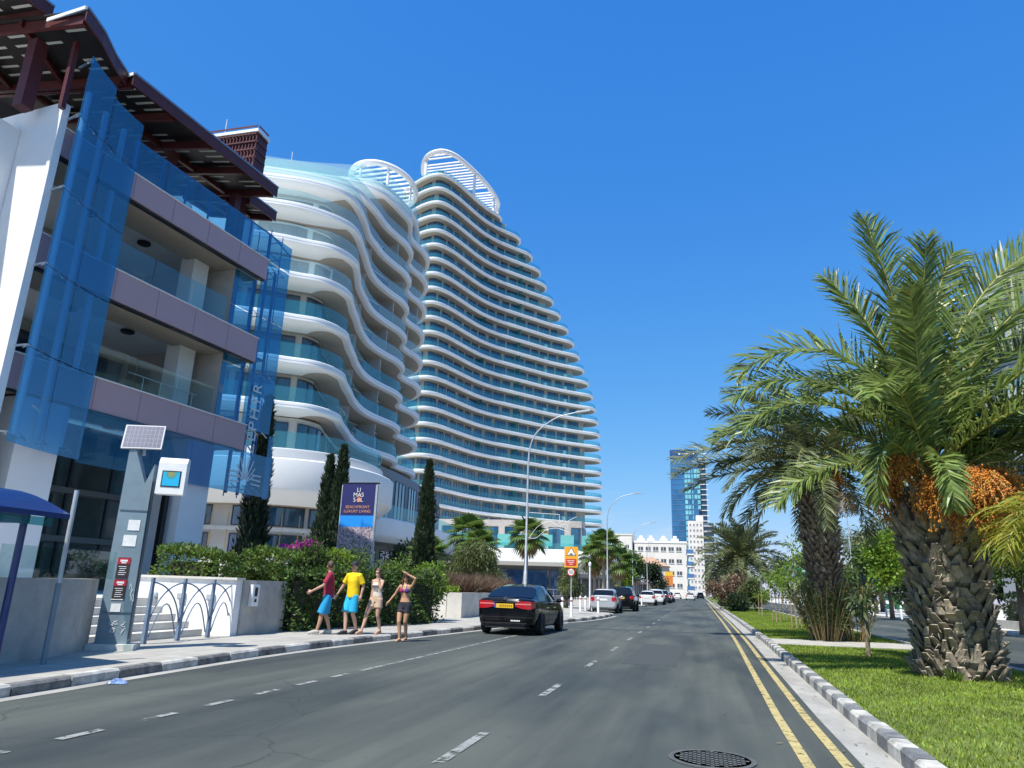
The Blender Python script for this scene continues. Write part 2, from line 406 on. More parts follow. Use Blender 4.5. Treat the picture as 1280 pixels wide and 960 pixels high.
# kerb stones, painted in turn black and white, worn
KW = mat('kerb_white_paint', (.47, .455, .40), .8, nscale=5, namt=.5, bump=.3, bscale=30, col2=(.66, .64, .58))
KB = mat('kerb_black_paint', (.10, .105, .105), .8, nscale=6, namt=.5, bump=.3, bscale=30, col2=(.24, .24, .23))
KG = mat('kerb_dark_grey_paint', (.15, .16, .165), .8, nscale=5, namt=.3, bump=.3, col2=(.27, .275, .27))
def kerb(name, line, step, th, z1, mats, smax=1e9, chamfer=.03, fade=None):
    L_ = arclen(line); s = 0; k = 0; b = MB(); rnd = random.Random(3)
    while s < min(L_[-1], smax) - .05:
        e = min(s + step, L_[-1]); gap = .012
        P = cut(line, s + gap, e - gap) if e - s > .05 else None
        if P is None or len(P) < 2: break
        Q = offset(P, th); Pc = offset(P, chamfer * math.copysign(1, th)); dz = rnd.uniform(-.008, .008); n = len(P)
        rows = [[(*p, -.04) for p in P], [(*p, z1 - chamfer + dz) for p in P], [(*p, z1 + dz) for p in Pc], [(*q, z1 + dz) for q in Q], [(*q, -.04) for q in Q]]
        o = MB().loft(rows)
        fs = o.f if th < 0 else [f[::-1] for f in o.f]
        b.add(o.v, fs, k % 2)
        idx = [j * n for j in range(5)]; b.add([rows[j][0] for j in range(5)], [(0, 1, 2, 3, 4)], k % 2); b.add([rows[j][-1] for j in range(5)], [(4, 3, 2, 1, 0)], k % 2)
        s = e; k += 1
    return structure(b.build(name, mats))
kerb('kerb_left', [np.array(p) for p in KL], .92, .17, .135, [KW, KB], smax=180)
KR = [(1.66, -8), (1.66, 10), (1.72, 15), (1.85, 25), (1.9, 40), (1.9, 300)]
KR = [(float(np.interp(y, [p[1] for p in KR], [p[0] for p in KR])), float(y)) for y in list(np.arange(-8, 60, 2.)) + list(np.arange(60, 301, 12.))]
kerb('kerb_right', [np.array(p) for p in KR], .46, -.17, .15, [KW, KG], smax=130)
# concrete gutter under the right kerb and along the left kerb
GUT = mat('gutter_concrete', (.34, .33, .295), .85, nscale=2.5, namt=.25, bump=.25, noise_stretch=(1, .4, 1))
b = MB(); n = len(KR); Pi = [(p[0] + .01, p[1]) for p in KR]; Po = [(p[0] - .34, p[1]) for p in KR]
for i in range(n - 1): b.quad((*Po[i], .004), (*Pi[i], .004), (*Pi[i + 1], .004), (*Po[i + 1], .004))
structure(b.build('gutter_right', GUT))
b = MB(); KLs = [np.array(p) for p in KL if p[1] < 44]; Po = offset(KLs, -.22)
for i in range(len(KLs) - 1): b.quad((*KLs[i], .004), (*Po[i], .004), (*Po[i + 1], .004), (*KLs[i + 1], .004))
structure(b.build('gutter_left', GUT))
# painted markings with worn edges
def worn(name, col, th=.42, sc=14):
    if name in MATS: return MATS[name]
    m = mat(name, col, .75, nscale=4, namt=.18)
    nt = m.node_tree; N = nt.nodes; L = nt.links
    tc = N.new('ShaderNodeTexCoord'); nz = N.new('ShaderNodeTexNoise'); nz.inputs['Scale'].default_value = sc; nz.inputs['Detail'].default_value = 8; nz.inputs['Roughness'].default_value = .75
    r = N.new('ShaderNodeValToRGB'); r.color_ramp.elements[0].position = th - .05; r.color_ramp.elements[1].position = th + .05
    L.new(tc.outputs['Object'], nz.inputs['Vector']); L.new(nz.outputs['Fac'], r.inputs['Fac'])
    t = N.new('ShaderNodeBsdfTransparent'); mx = N.new('ShaderNodeMixShader')
    L.new(r.outputs['Color'], mx.inputs[0]); L.new(t.outputs[0], mx.inputs[1]); L.new(N['Principled BSDF'].outputs[0], mx.inputs[2])
    L.new(mx.outputs[0], N['Material Output'].inputs['Surface']); return m
PW = worn('worn_white_marking', (.27, .28, .26), .47, 6); PY = worn('worn_yellow_marking', (.44, .36, .155), .42, 7)
b = MB()
def stripe(x0, x1, y0, y1, z=.008): b.quad((x0, y0, z), (x1, y0, z), (x1, y1, z), (x0, y1, z))
for k in range(60):
    y = 2.0 + 4.13 * k; stripe(-2.17, -2.07, y, y + 1.4)
structure(b.build('lane_dashes', PW))
b = MB()
for k in range(24):
    y = 2.7 + 1.0 * k; stripe(-5.5, -5.4, y, y + (.5 if y < 11.5 else .9))
stripe(-5.47, -4.2, 27.3, 27.38); stripe(-5.6, -5.5, 30, 33)
structure(b.build('bay_dashes', PW))
b = MB()
for (x0, w) in ((.80, .10), (1.13, .10)):
    for i in range(n - 1):
        d0 = KR[i][0] - 1.66; d1 = KR[i + 1][0] - 1.66
        if KR[i][1] > 130: continue
        b.quad((x0 + d0, KR[i][1], .009), (x0 + w + d0, KR[i][1], .009), (x0 + w + d1, KR[i + 1][1], .009), (x0 + d1, KR[i + 1][1], .009))
structure(b.build('double_yellow_line', PY))
# old trench repairs in the asphalt
PATCH = mat('asphalt_repair', (.052, .059, .058), .85, nscale=40, namt=.35, bump=.3, bscale=150)
b = MB(); b.poly([(-1.6, 15.5, .003), (-.5, 15.4, .003), (-.45, 21.5, .003), (-1.55, 21.7, .003)]); b.poly([(-5.0, 28, .003), (.6, 28.4, .003), (.6, 29.3, .003), (-5.0, 28.9, .003)])
structure(b.build('road_repairs', PATCH))
# manhole cover
IRON = mat('cast_iron', (.10, .11, .108), .8, metal=.0, nscale=8, namt=.3)
t = thing('manhole_cover', 'round ribbed iron manhole cover set in the asphalt', 'manhole cover', (.05, 7.2, 0))
b = MB(); b.lathe([(.375, .003), (.375, .011), (.35, .013), (.34, .009), (.335, .012)], (.05, 7.2, 0), 40); b.build('ring_frame', mat('worn_iron', (.085, .09, .088), .75, metal=.0, nscale=9, namt=.4), t)
b = MB(); b.lathe([(.33, .003), (.33, .012)], (.05, 7.2, 0), 40)
for i in range(-8, 9):
    for j in range(-8, 9):
        if (i * .037) ** 2 + (j * .037) ** 2 < .30 ** 2 and (i + j) % 2 == 0: b.box(.05 + i * .037, 7.2 + j * .037, .0125, .033, .033, .002)
b.build('lid', IRON, t)

# ------------------------------------------------------------------ median, other carriageway, far pavement
SOIL = mat('lawn_soil', (.12, .155, .030), .95, nscale=.8, namt=.35, bump=.4, bscale=40)
MEDX = 6.15
b = MB(); inner = [(p[0] + .16, p[1]) for p in KR]
b.prism([p for p in inner if p[1] < 22.6] + [(1.98, 22.6), (MEDX, 23.2), (MEDX, -8)], -.05, .10, bottom=False)
b.prism([(2.03, 25.2), (2.06, 300), (MEDX + .4, 300), (MEDX, 25.8)], -.05, .10, bottom=False)
structure(b.build('median_lawn', SOIL))
b = MB(); b.prism([(1.99, 22.6), (2.03, 25.2), (MEDX, 25.8), (MEDX, 23.2)], -.05, .115, bottom=False)
structure(b.build('median_path', CONC))
b = MB(); b.prism([(MEDX + .0, -8), (MEDX, 25), (MEDX + .4, 300), (MEDX + .58, 300), (MEDX + .16, 25), (MEDX + .16, -8)], -.05, .14, bottom=False)
structure(b.build('kerb_median_far', KW))
sheet('far_carriageway', [(MEDX + .12, -12), (12.9, -12), (14.4, 60), (14.8, 700), (MEDX + .5, 700)], 0, ASPH)
b = MB()
for k in range(40):
    y = 4 + 5 * k; b.quad((9.6, y, .008), (9.72, y, .008), (9.73, y + 2, .008), (9.61, y + 2, .008))
structure(b.build('far_lane_dashes', PW))
b = MB(); b.prism([(12.8, -12), (14.3, 60), (14.7, 400), (60, 400), (60, -12)], -.05, .13, bottom=False)
structure(b.build('far_pavement', CONCL))
# lawn grass blades
def grass(name, polytest, n, y0, y1, x0, x1, z, h, m, seed, yl=1.6):
    rg = np.random.default_rng(seed)
    y = y0 + (y1 - y0) * rg.random(n) ** yl; x = x0 + (x1 - x0) * rg.random(n)
    ok = polytest(x, y); x = x[ok]; y = y[ok]; n = len(x)
    a = rg.random(n) * 2 * PI; hh = h * (.5 + rg.random(n)); w = .004 + .003 * rg.random(n) + y * .0003
    lean = rg.normal(0, .45, (n, 2)) * hh[:, None]
    P = np.stack([x, y, np.full(n, z)], 1); d = np.stack([np.cos(a) * w, np.sin(a) * w, np.zeros(n)], 1)
    T = P + np.stack([lean[:, 0], lean[:, 1], hh], 1)
    v = np.concatenate([P - d, P + d, T], 1).reshape(-1, 3)
    f = np.arange(n * 3).reshape(-1, 3).tolist()
    o = link_mesh(name, v, f, m); o['kind'] = 'stuff'
    tag(o, 'short bright green lawn grass along the planted median', 'grass'); return o
GRASS = leafmat('grass_blade', (.215, .295, .038), tr=.35, island=.45, hue=.03, nscale=1.1, namt=.45)
xl = lambda y: np.interp(y, [p[1] for p in KR], [p[0] for p in KR]) + .2
grass('lawn_grass', lambda x, y: (x > xl(y)) & ((y < 22.5) | (y > 25.9)), 230000, -4, 75, 1.8, MEDX - .05, .10, .034, GRASS, 5)
# ------------------------------------------------------------------ the glass-fronted building on the left
ZO = V3(-15.45, 22, 0); ZT = V3(.1019, .9948, 0); ZN = V3(.9948, -.1019, 0)
def W(s, k, z): return ZO + s * ZT + k * ZN + V3(0, 0, z)
ZROT = math.atan2(ZT[1], ZT[0])
def zbox(b, s0, s1, k0, k1, z0, z1, mi=0):
    return b.frame_box(W(s0, k0, z0), (s1 - s0) * ZT, (k1 - k0) * ZN, (0, 0, z1 - z0), mi)
zb = thing('apartment_building', 'white and mauve building behind a tall blue glass screen, under a dark red steel roof', 'building', (-16.5, 17, 0))
LV = [(5.75, 6.65), (9.02, 9.92), (12.27, 13.07)]
for i, (z0, z1) in enumerate(LV):
    b = MB(); zbox(b, -8.9, 0, -.25, 0, z0, z1); o = b.build('balcony_parapet', MAUVE, zb)
    o['label'] = 'mauve clad balcony front'
    b = MB(); zbox(b, -8.9, .02, -.3, .03, z1 + .002, z1 + .035); b.build('coping', WHITEP, o)
    b = MB(); zbox(b, -8.9, -.02, -.22, -.06, z0 - .06, z0 - .003); b.build('drip_edge', BLACKM, o)
    b = MB(); [zbox(b, sj, sj + .012, .001, .004, z0 + .01, z1 - .01) for sj in (-6.2, -4.65, -3.1, -1.55)]; b.build('panel_seam', mat('seam_mauve', (.19, .12, .13), .7), o)
    # balcony floor / soffit strip, deeper ceiling, round lamps under it
    b = MB(); zbox(b, -8.9, -.03, -1.7, -.27, z0 + .03, z0 + .25); b.build('soffit', SOFFIT, zb)
    b = MB(); zbox(b, -8.9, -.6, -5.4, -1.72, z0 + .28, z0 + .5); b.build('floor_slab', WHITE, zb)
    for s in (-7.4, -5.6, -3.4):
        b = MB(); c = W(s, -2.5, z0 + .16); b.lathe([(.17, 0), (.22, .03), (.22, .09), (.12, .117)], c, 20); b.build('ceiling_lamp', BLACKM, zb)
    if i < 2:
        # recessed window wall and pier
        za, zc = z1 - .15, LV[i + 1][0] + .27
        for k in range(5):
            s0 = -8.85 + k * 1.5
            b = MB(); zbox(b, s0 + .05, s0 + 1.45, -4.9, -4.86, za, zc - .5); o = b.build('window', WIN, zb)
            b = MB()
            zbox(b, s0 - .03, s0 + .05, -4.95, -4.8, za, zc - .5); zbox(b, s0 + .05, s0 + 1.45, -4.95, -4.8, zc - .5, zc - .42)
            b.build('frame', WINF, o)
        b = MB(); zbox(b, -8.9, -.9, -5.3, -5.0, za, zc); zbox(b, -1.1, -.9, -4.9, -.45, za, zc); b.build('wall', BEIGE, zb)
        b = MB(); zbox(b, -2.25, -1.55, -1.9, -1.3, za, zc); b.build('pier', WHITE, zb)
        for k in range(3):
            s0 = -6.4 + k * 1.6
            b = MB(); zbox(b, s0 + .02, s0 + 1.58, -.2, -.185, z1 + .036, z1 + 1.0); b.build('balustrade', CLEARG, zb)
# white rail frame seen on the lowest balcony
b = MB()
for s in (-3.6, -2.9, -2.2, -1.5): b.tube([W(s, -1.2, 6.4), W(s, -1.2, 7.5)], .016, 6)
for z in (6.75, 7.5): b.tube([W(-4.2, -1.2, z), W(-1.3, -1.2, z)], .016, 6)
b.build('balcony_rail', WHITEP, zb)
# end wall between top floor and roof, back of the roof terrace
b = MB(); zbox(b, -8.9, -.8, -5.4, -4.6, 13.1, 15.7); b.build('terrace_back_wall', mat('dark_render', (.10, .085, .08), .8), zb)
# columns and ground floor glazing
for (s0, s1) in ((-8.0, -6.82), (-2.4, -1.27)):
    b = MB(); zbox(b, s0, s1, -1.25, -.1, .2, 5.7); b.build('column', WHITE, zb)
b = MB(); zbox(b, -2.78, -2.62, -.5, -.34, .3, 5.0); b.build('drain_pipe', BLACKM, zb)
b = MB(); zbox(b, -12, .6, -3.2, -3.0, .2, 5.9); b.build('ground_floor_wall', mat('shop_wall', (.16, .17, .155), .7), zb)
for k in range(8):
    s0 = -11.6 + k * 1.5
    for (z0, z1) in ((.9, 2.25), (2.5, 3.7), (3.95, 5.6)):
        b = MB(); zbox(b, s0 + .05, s0 + 1.45, -2.99, -2.96, z0, z1); o = b.build('shop_window', mat('shop_glass', (.055, .085, .075), .05, spec=.9, coat=.5, nscale=.6, namt=.5), zb)
    b = MB(); zbox(b, s0 - .03, s0 + .05, -3.0, -2.9, .9, 5.7); b.build('mullion', WINF, zb)
b = MB()
for z in (2.3, 3.75): zbox(b, -12, .5, -3.0, -2.88, z, z + .18)
b.build('transom', mat('transom_grey', (.19, .20, .18), .6), zb)
# left wing: wall added to cast shade, with a recessed balcony, bright return face beside the screen
b = MB()
zbox(b, -8.95, -8.75, -4, .25, .3, 13.6); b.build('side_wall', WHITE, zb)
b = MB()
zbox(b, -9.6, -8.96, -4, -1.2, .3, 13.0)
zbox(b, -17, -9.6, -4, -1.2, 11.5, 13.0); zbox(b, -17, -9.6, -4, -1.2, 6.0, 8.6)
zbox(b, -17, -9.6, -4, -3.4, 8.6, 11.5); zbox(b, -17, -9.6, -4, -3.4, .3, 6.0)
b.build('shade_wing_wall', WHITE, zb)
b = MB(); zbox(b, -17, -9.8, -1.4, -1.38, 8.62, 9.7); b.build('balustrade', mat('frosted_green_glass', (.22, .34, .31), .15, spec=.7), zb)
# blue glass screen: left part bows out to the road, strip under the balconies, right part beyond them, roof rail
def kg(s): return .14 + (.85 * ((s + 5.6) / -3.4) ** 2 if s < -5.6 else 0)
def gsheet(name, s0, s1, z0, z1, kf, par, m=BLUEG, th=.02):
    n = max(2, int((s1 - s0) / .3)); rows = []
    for i in range(n + 1):
        s = s0 + (s1 - s0) * i / n; k = kf(s); rows.append([W(s, k, z0), W(s, k, z1), W(s, k - th, z1), W(s, k - th, z0)])
    b = MB(); b.loft(rows, close=True, capends=True); return b.build(name, m, par)
for j, (z0, z1) in enumerate(((4.3, 6.62), (6.65, 8.77), (8.80, 10.92), (10.95, 13.07), (13.1, 14.9))):
    for (s0, s1) in ((-8.95, -7.72), (-7.69, -6.42)):
        zz1 = z1 if j < 4 else 14.9 - .25 * (s0 + 8.95)
        gsheet('glass_panel', s0, s1, z0, zz1, kg, zb)
for k in range(4): gsheet('glass_panel', -6.39 + k * 2.0, -6.41 + (k + 1) * 2.0, 4.25, 5.72, lambda s: .05, zb)
for (z0, z1) in ((4.25, 6.62), (6.65, 8.77), (8.80, 10.92), (10.95, 13.2)):
    gsheet('glass_panel', .06 if z0 > 4.3 else 1.63, 1.6 if z0 > 4.3 else 1.9, z0, z1, lambda s: -.28, zb)
    gsheet('glass_panel', -1.15, .02, max(z0, 6.66), z1 - .01, lambda s: -.42, zb) if z0 > 6 and z0 < 12 else None
for k in range(6): gsheet('glass_panel', -6.38 + k * 1.28, -6.40 + (k + 1) * 1.28, 13.12, 14.15, lambda s: -.02, zb)
# masts, rods and clamps that hold it
BLUES = mat('blue_painted_steel', (.05, .16, .38), .4)
for s in (-8.35, -7.55, -6.75):
    b = MB(); b.tube([W(s, kg(s) - .42, 4.6), W(s, kg(s) - .42, 14.3)], .085, 12); o = b.build('mast', mat('pale_mast_paint', (.62, .66, .70), .4), zb, smooth='auto')
    b = MB()
    for z in (4.5, 6.64, 8.79, 10.94, 13.08): b.tube([W(s, kg(s) - .42, z), W(s, kg(s) - .03, z)], .022, 6); b.tube([W(s - .12, kg(s) - .05, z + .09), W(s + .12, kg(s) - .05, z - .09)], .015, 6)
    b.build('glass_clamp', STEEL, o)
for s in (.25, .85, 1.35):
    b = MB(); b.tube([W(s, -.75, 4.3), W(s, -.75, 13.2)], .06, 10); o = b.build('mast', BLUES, zb, smooth='auto')
    b = MB()
    for z in (4.5, 6.64, 8.79, 10.94, 13.0): b.tube([W(s, -.75, z), W(s, -.31, z)], .02, 6); b.tube([W(s - .25, -.36, z + .12), W(s + .25, -.36, z - .12)], .015, 6)
    b.build('glass_clamp', STEEL, o)
for z in (6.64, 8.79, 10.94, 13.08):
    b = MB(); b.tube([W(-8.95 + .25 * i, kg(-8.95 + .25 * i) - .04, z) for i in range(11)], .012, 6); b.build('tie_rod', BLACKM, zb)
for z in (4.5, 6.64, 8.79, 10.94, 13.08, 14.75):
    b = MB(); b.tube([W(-8.75, .25, z + .1), W(-8.93, kg(-8.93) - .02, z)], .035, 8); b.tube([W(-8.98, kg(-8.9) - .08, z - .08), W(-8.8, kg(-8.8) - .05, z + .08)], .02, 6); b.build('glass_clamp', STEEL, zb)
b = MB()
for k in range(7): b.tube([W(-6.3 + 1.05 * k, -.1, 13.08), W(-6.3 + 1.05 * k, -.1, 14.2)], .035, 8)
b.tube([W(-6.4, -.1, 14.2), W(.1, -.1, 14.2)], .03, 8); b.tube([W(.1, -.1, 14.2), W(1.6, -.3, 14.0)], .025, 6)
b.build('terrace_railing', BLUES, zb)
# escape ladder cage at the far end
b = MB()
for (s, k) in ((1.0, -.9), (1.7, -.9), (1.0, -1.5), (1.7, -1.5)): b.tube([W(s, k, 4.3), W(s, k, 15.0)], .02, 6)
for z in (13.2, 14.0, 14.8): b.tube([W(1.0, -.9, z), W(1.7, -.9, z - .15)], .02, 6); b.tube([W(1.7, -.9, z), W(1.7, -1.5, z)], .02, 6)
for i in range(14): b.tube([W(1.0, -1.5, 12.6 + .1 * i), W(1.7, -1.5, 12.6 + .1 * i)], .008, 4)
b.build('cage', BLUES, zb)
b = MB()
for z0 in (6.5, 9.6): zbox(b, .1, 1.6, -2.8, -1.0, z0, z0 + .08)
b.build('landing', BLACKM, zb)
# name in raised letters running up the right-hand glass, emblem below
def text(name, s, size, loc, X, Y, m, par, ext=.012, align='CENTER', spacing=1.0):
    cu = bpy.data.curves.new(name, 'FONT'); cu.body = s; cu.size = size; cu.extrude = ext; cu.align_x = align; cu.align_y = 'CENTER'; cu.space_character = spacing
    tmp = bpy.data.objects.new(name + '_curve', cu); COL.objects.link(tmp); bpy.context.view_layer.update()
    me = bpy.data.meshes.new_from_object(tmp.evaluated_get(bpy.context.evaluated_depsgraph_get()))
    bpy.data.objects.remove(tmp); bpy.data.curves.remove(cu)
    X = nrm(X); Y = nrm(Y); Z = np.cross(X, Y)
    v = np.empty(len(me.vertices) * 3); me.vertices.foreach_get('co', v); v = v.reshape(-1, 3)
    w = np.array(loc) + v[:, :1] * X + v[:, 1:2] * Y + v[:, 2:] * Z
    f = [tuple(p.vertices) for p in me.polygons]; bpy.data.meshes.remove(me)
    return link_mesh(name, w, f, m, par)
LETT = mat('pale_letter', (.62, .68, .70), .4)
lt = text('lettering', 'ZEPHYR', .64, W(.62, -.24, 7.05), (0, 0, 1), -ZT, LETT, zb, spacing=1.22)
b = MB(); c = W(.2, .06, 4.62)
def bar(p, q, w):
    p = np.array(p); q = np.array(q); d = nrm(q - p); nn = np.cross(d, ZN)
    b.frame_box(p - nn * w / 2, q - p, nn * w, ZN * .012)
for i, a in enumerate((-55, -38, -22, -8, 8, 22, 38, 55)):
    d = ZT * math.sin(R(a)) + V3(0, 0, 1) * math.cos(R(a)); l = (.55, .75, .9, 1.0, 1.0, .9, .75, .55)[i]
    bar(c + d * .14, c + d * l, .05)
for sg in (-1, 1):
    for j in range(3): bar(c + ZT * sg * (.3 + .02 * j) + V3(0, 0, .02 + .16 * j), c + ZT * sg * .82 + V3(0, 0, .0 + .17 * j), .055)
b.build('emblem', LETT, zb)
# dark red steel roof: stepped eaves with pale flashing, ribbed sheet on purlins
FLASH = mat('blue_grey_flashing', (.20, .28, .40), .4, metal=.3)
SKYL = mat('pale_roof_strip', (.55, .56, .50), .6)  # opaque pale strips; their colour stands in for daylight through roof gaps
def roof(pts, depth, rise, zE=15.62):
    P = [(s, k) for s, k in pts]; n = len(P)
    def z_at(k, k0): return zE + rise * (k0 - k) / depth
    b = MB()
    for i in range(n - 1):
        (s0, k0), (s1, k1) = P[i], P[i + 1]
        b.add([W(s0, k0, zE), W(s1, k1, zE), W(s1, k1 - depth, zE + rise), W(s0, k0 - depth, zE + rise)] + [W(s0, k0, zE - .05), W(s1, k1, zE - .05), W(s1, k1 - depth, zE + rise - .05), W(s0, k0 - depth, zE + rise - .05)],
              [(0, 1, 2, 3), (7, 6, 5, 4), (0, 4, 5, 1), (3, 2, 6, 7), (0, 3, 7, 4), (1, 5, 6, 2)])
    s0, s1 = P[0][0], P[-1][0]; kk = lambda s: np.interp(s, [p[0] for p in P], [p[1] for p in P])
    pt = lambda s, d, dz=0: W(s, kk(s) - d, zE + rise * d / depth + dz)
    rg = random.Random(int(s0 * 10)); s = s0 + .5
    while s < s1 - .3:
        for d in (.5, 1.7, 2.9, 4.1):
            if d + .8 < depth and rg.random() < .62:
                A = pt(s, d, -.06); B = pt(s, d + .75, -.06); b.frame_box(A, ZT * .09, B - A, (0, 0, .008), mi=1)
        s += .34
    o = b.build('roof', [DKSHEET, SKYL], zb)
    b = MB()
    ds = [.05 + .0, depth * .33, depth * .66, depth - .15]
    for d in ds[1:]:
        A = [pt(s0 + (s1 - s0) * i / 6, d, -.07) for i in range(7)]
        for i in range(6): b.frame_box(A[i] - V3(0, 0, .22), A[i + 1] - A[i], -ZN * .14, (0, 0, .2))
    s = s0 + .08
    while s < s1:
        A = pt(s, .12, -.06); B = pt(s, depth, -.06); b.frame_box(A - V3(0, 0, .3), ZT * .12, B - A, (0, 0, .27)); s += max(1.1, (s1 - s0 - .2) / max(1, round((s1 - s0) / 1.6)))
    b.build('rafters', REDST, o)
    b = MB()
    for i in range(n - 1):
        A, B = W(*P[i], zE - .34), W(*P[i + 1], zE - .34); b.frame_box(A, B - A, ZN * .05, (0, 0, .36))
    b.build('fascia', REDST, o)
    b = MB()
    for i in range(n - 1):
        A, B = W(P[i][0], P[i][1] + .03, zE + .021), W(P[i + 1][0], P[i + 1][1] + .03, zE + .021); b.frame_box(A, B - A, ZN * .05, (0, 0, .06))
    A = W(P[0][0], P[0][1] + .06, zE - .02); b.frame_box(A - ZT * .03, ZT * .025, -ZN * .8, (0, 0, .1))
    b.build('flashing', FLASH, o)
roof([(-11.6, -.42), (-9.42, -.38)], 8, 1.3, 16.42)
roof([(-9.7, 1.42), (-8.9, 1.1), (-8.1, .62), (-7.38, .3)], 7.5, 1.4)
roof([(-7.36, .52), (-3.5, .55), (-.72, .56)], 7.0, 1.3)
roof([(-.7, -.72), (.85, -.7)], 3.4, .75)
b = MB(); b.frame_box(W(-9.74, .0, 15.62), ZT * .03, ZN * 1.4, (0, 0, .1)); b.frame_box(W(-7.4, .3, 15.58), ZT * .03, ZN * .26, (0, 0, .1)); b.build('end_flashing', WHITEP, zb)
for (s, k, w, z0) in ((-9.12, .42, .13, 13.3), (-9.55, -.5, .34, 13.3), (-1.25, -.85, .3, 13.1), (-.55, -1.2, .3, 13.1), (-4.2, -1.0, .25, 13.1)):
    b = MB(); zbox(b, s, s + w, k - w, k, z0, 15.4); b.build('roof_post', REDST, zb)
# stair tower with its dark red lattice crown
b = MB(); b.box(-21.3, 26.35, 17.6, 3.0, .75, 5.0); o = b.build('stair_tower', WHITE, zb)
b = MB()
x0, x1, y0, y1, z0, z1 = -22.95, -19.75, 25.9, 26.7, 19.9, 22.0
for k in range(19):
    x = x0 + (x1 - x0) * k / 18; b.box(x, y0, (z0 + z1) / 2, .05, .06, z1 - z0)
    y = y0 + (y1 - y0) * k / 18; b.box(x1, y, (z0 + z1) / 2, .06, .05, z1 - z0)
for k in range(5):
    z = z0 + .75 + k * .42; b.box((x0 + x1) / 2, y0 - .05, z, x1 - x0, .05, .07); b.box(x1 + .05, (y0 + y1) / 2, z, .05, y1 - y0, .07)
b.build('lattice', REDST, o)
b = MB(); b.box((x0 + x1) / 2, (y0 + y1) / 2, 22.08, x1 - x0 + .2, y1 - y0 + .2, .15); b.build('cap', WHITEP, o)
b = MB(); b.box((x0 + x1) / 2, (y0 + y1) / 2 + .05, 21.0, 2.9, .5, 1.9); b.build('plant_room', mat('plant_room_red', (.12, .03, .04), .7), o)
b = MB(); b.tube([(-21.9, 26.3, 22.1), (-21.9, 26.3, 23.3)], .025, 6); b.build('aerial', GALV, o)

# ------------------------------------------------------------------ terrace, low walls, steps
b = MB(); b.prism([(-9.6, -8), (-9.72, 4), (-10.05, 8.5), (-10.45, 10.3), (-10.95, 11.2), (-12.6, 11.2), (-12.6, 15.6), (-10.6, 15.6), (-10.6, 17.2), (-34, 44), (-34, -8)], -.05, .9, bottom=False)
structure(b.build('terrace', CONCL))
b = MB(); b.prism([(-9.0, -6), (-9.25, 4), (-9.62, 8.5), (-9.95, 10.3), (-10.5, 11.25), (-10.75, 11.25), (-10.2, 10.3), (-9.87, 8.5), (-9.5, 4), (-9.25, -6)], 0, 1.31)
solo(b.build('concrete_wall', CONC), 'bare concrete wall behind the blue bus shelter and the solar pylon', 'wall')
t = thing('glass_railing', 'low frameless glass railing on the bare concrete wall', 'railing', (-9.6, 6, 1.31))
b = MB()
for (p, q) in (((-9.38, 3), (-9.56, 6.0)), ((-9.57, 6.05), (-9.76, 8.5)), ((-9.77, 8.55), (-10.08, 11.1))):
    b2 = MB(); b2.ribbon([p, q], 1.315, 1.78, .015); b2.build('glass_panel', CLEARG, t)
t = thing('entrance_steps', 'pale concrete steps up beside the grey solar pylon', 'steps', (-11.5, 13.2, .12))
for i in range(5):
    b = MB(); b.box(-11.0 - .38 * i - 1.0, 13.4, .12 + .075 + .15 * i, 2.0 + .0, 3.3, .148); b.build('step', CONCL, t)
t = thing('planter_wall', 'white rendered wall with three small box lights behind the blue-grey arched railings', 'wall', (-11.8, 15.6, 0))
b = MB(); b.box(-12.0, 15.5, .72, 3.0, .25, 1.3); b.build('wall', WHITEP, t)
b = MB(); b.box(-12.0, 15.48, 1.39, 3.1, .34, .05); b.build('coping', CONCL, t)
for x in (-12.7, -11.9, -11.1): b = MB(); b.box(x, 15.34, .95, .2, .08, .14); b.box(x, 15.29, .93, .16, .03, .05); b.build('box_light', GALV, t)
t = thing('hedge_wall', 'stained concrete wall with a white entry panel, between the arched railings and the big hedge', 'wall', (-10.5, 16.5, 0))
b = MB(); b.prism([(-10.45, 15.64), (-10.5, 17.6), (-10.8, 17.6), (-10.75, 15.64)], 0, 1.36); b.build('wall', CONC, t)
b = MB(); b.box(-10.4, 16.0, 1.02, .09, .28, .5); o = b.build('entry_panel', WHITEP, t)
b = MB(); b.box(-10.35, 16.0, 1.1, .02, .1, .2); b.box(-10.35, 16.0, .9, .02, .07, .07); b.build('keypad', BLACKM, o)

# blue-grey railing of pointed arches along the pavement
def arch_rail():
    t = thing('arched_railing', 'blue-grey steel railing of crossing pointed arches at the foot of the steps', 'railing', (-10.6, 14.2, .12))
    pts = [V3(-10.48, 12.6, .12), V3(-10.55, 13.65, .12), V3(-10.6, 14.7, .12), V3(-10.62, 15.6, .12)]
    for p in pts:
        b = MB(); b.box(p[0], p[1], .12 + .62, .07, .09, 1.24, taper=.7); b.build('post', ARCHP, t)
    up = V3(0, 0, 1)
    for i in range(3):
        a, c = pts[i], pts[i + 1]; d = c - a
        for flip in (0, 1):
            b = MB(); P = []
            for j in range(13):
                u = j / 12; x = math.sin(u * PI / 2); z = 1.15 * math.cos(u * PI / 2) ** .9
                q = a + d * (x if not flip else 1 - x) * 1.0 + up * max(.04, z); P.append(q)
            b.tube(P, .016, 6); b.build('arch', ARCHP, t)
        b = MB(); P = [a + d * (.1 + .8 * u) + up * (.12 + .62 * math.sin(PI * u)) for u in np.linspace(0, 1, 11)]; b.tube(P, .014, 6); b.build('arch', ARCHP, t)
arch_rail()

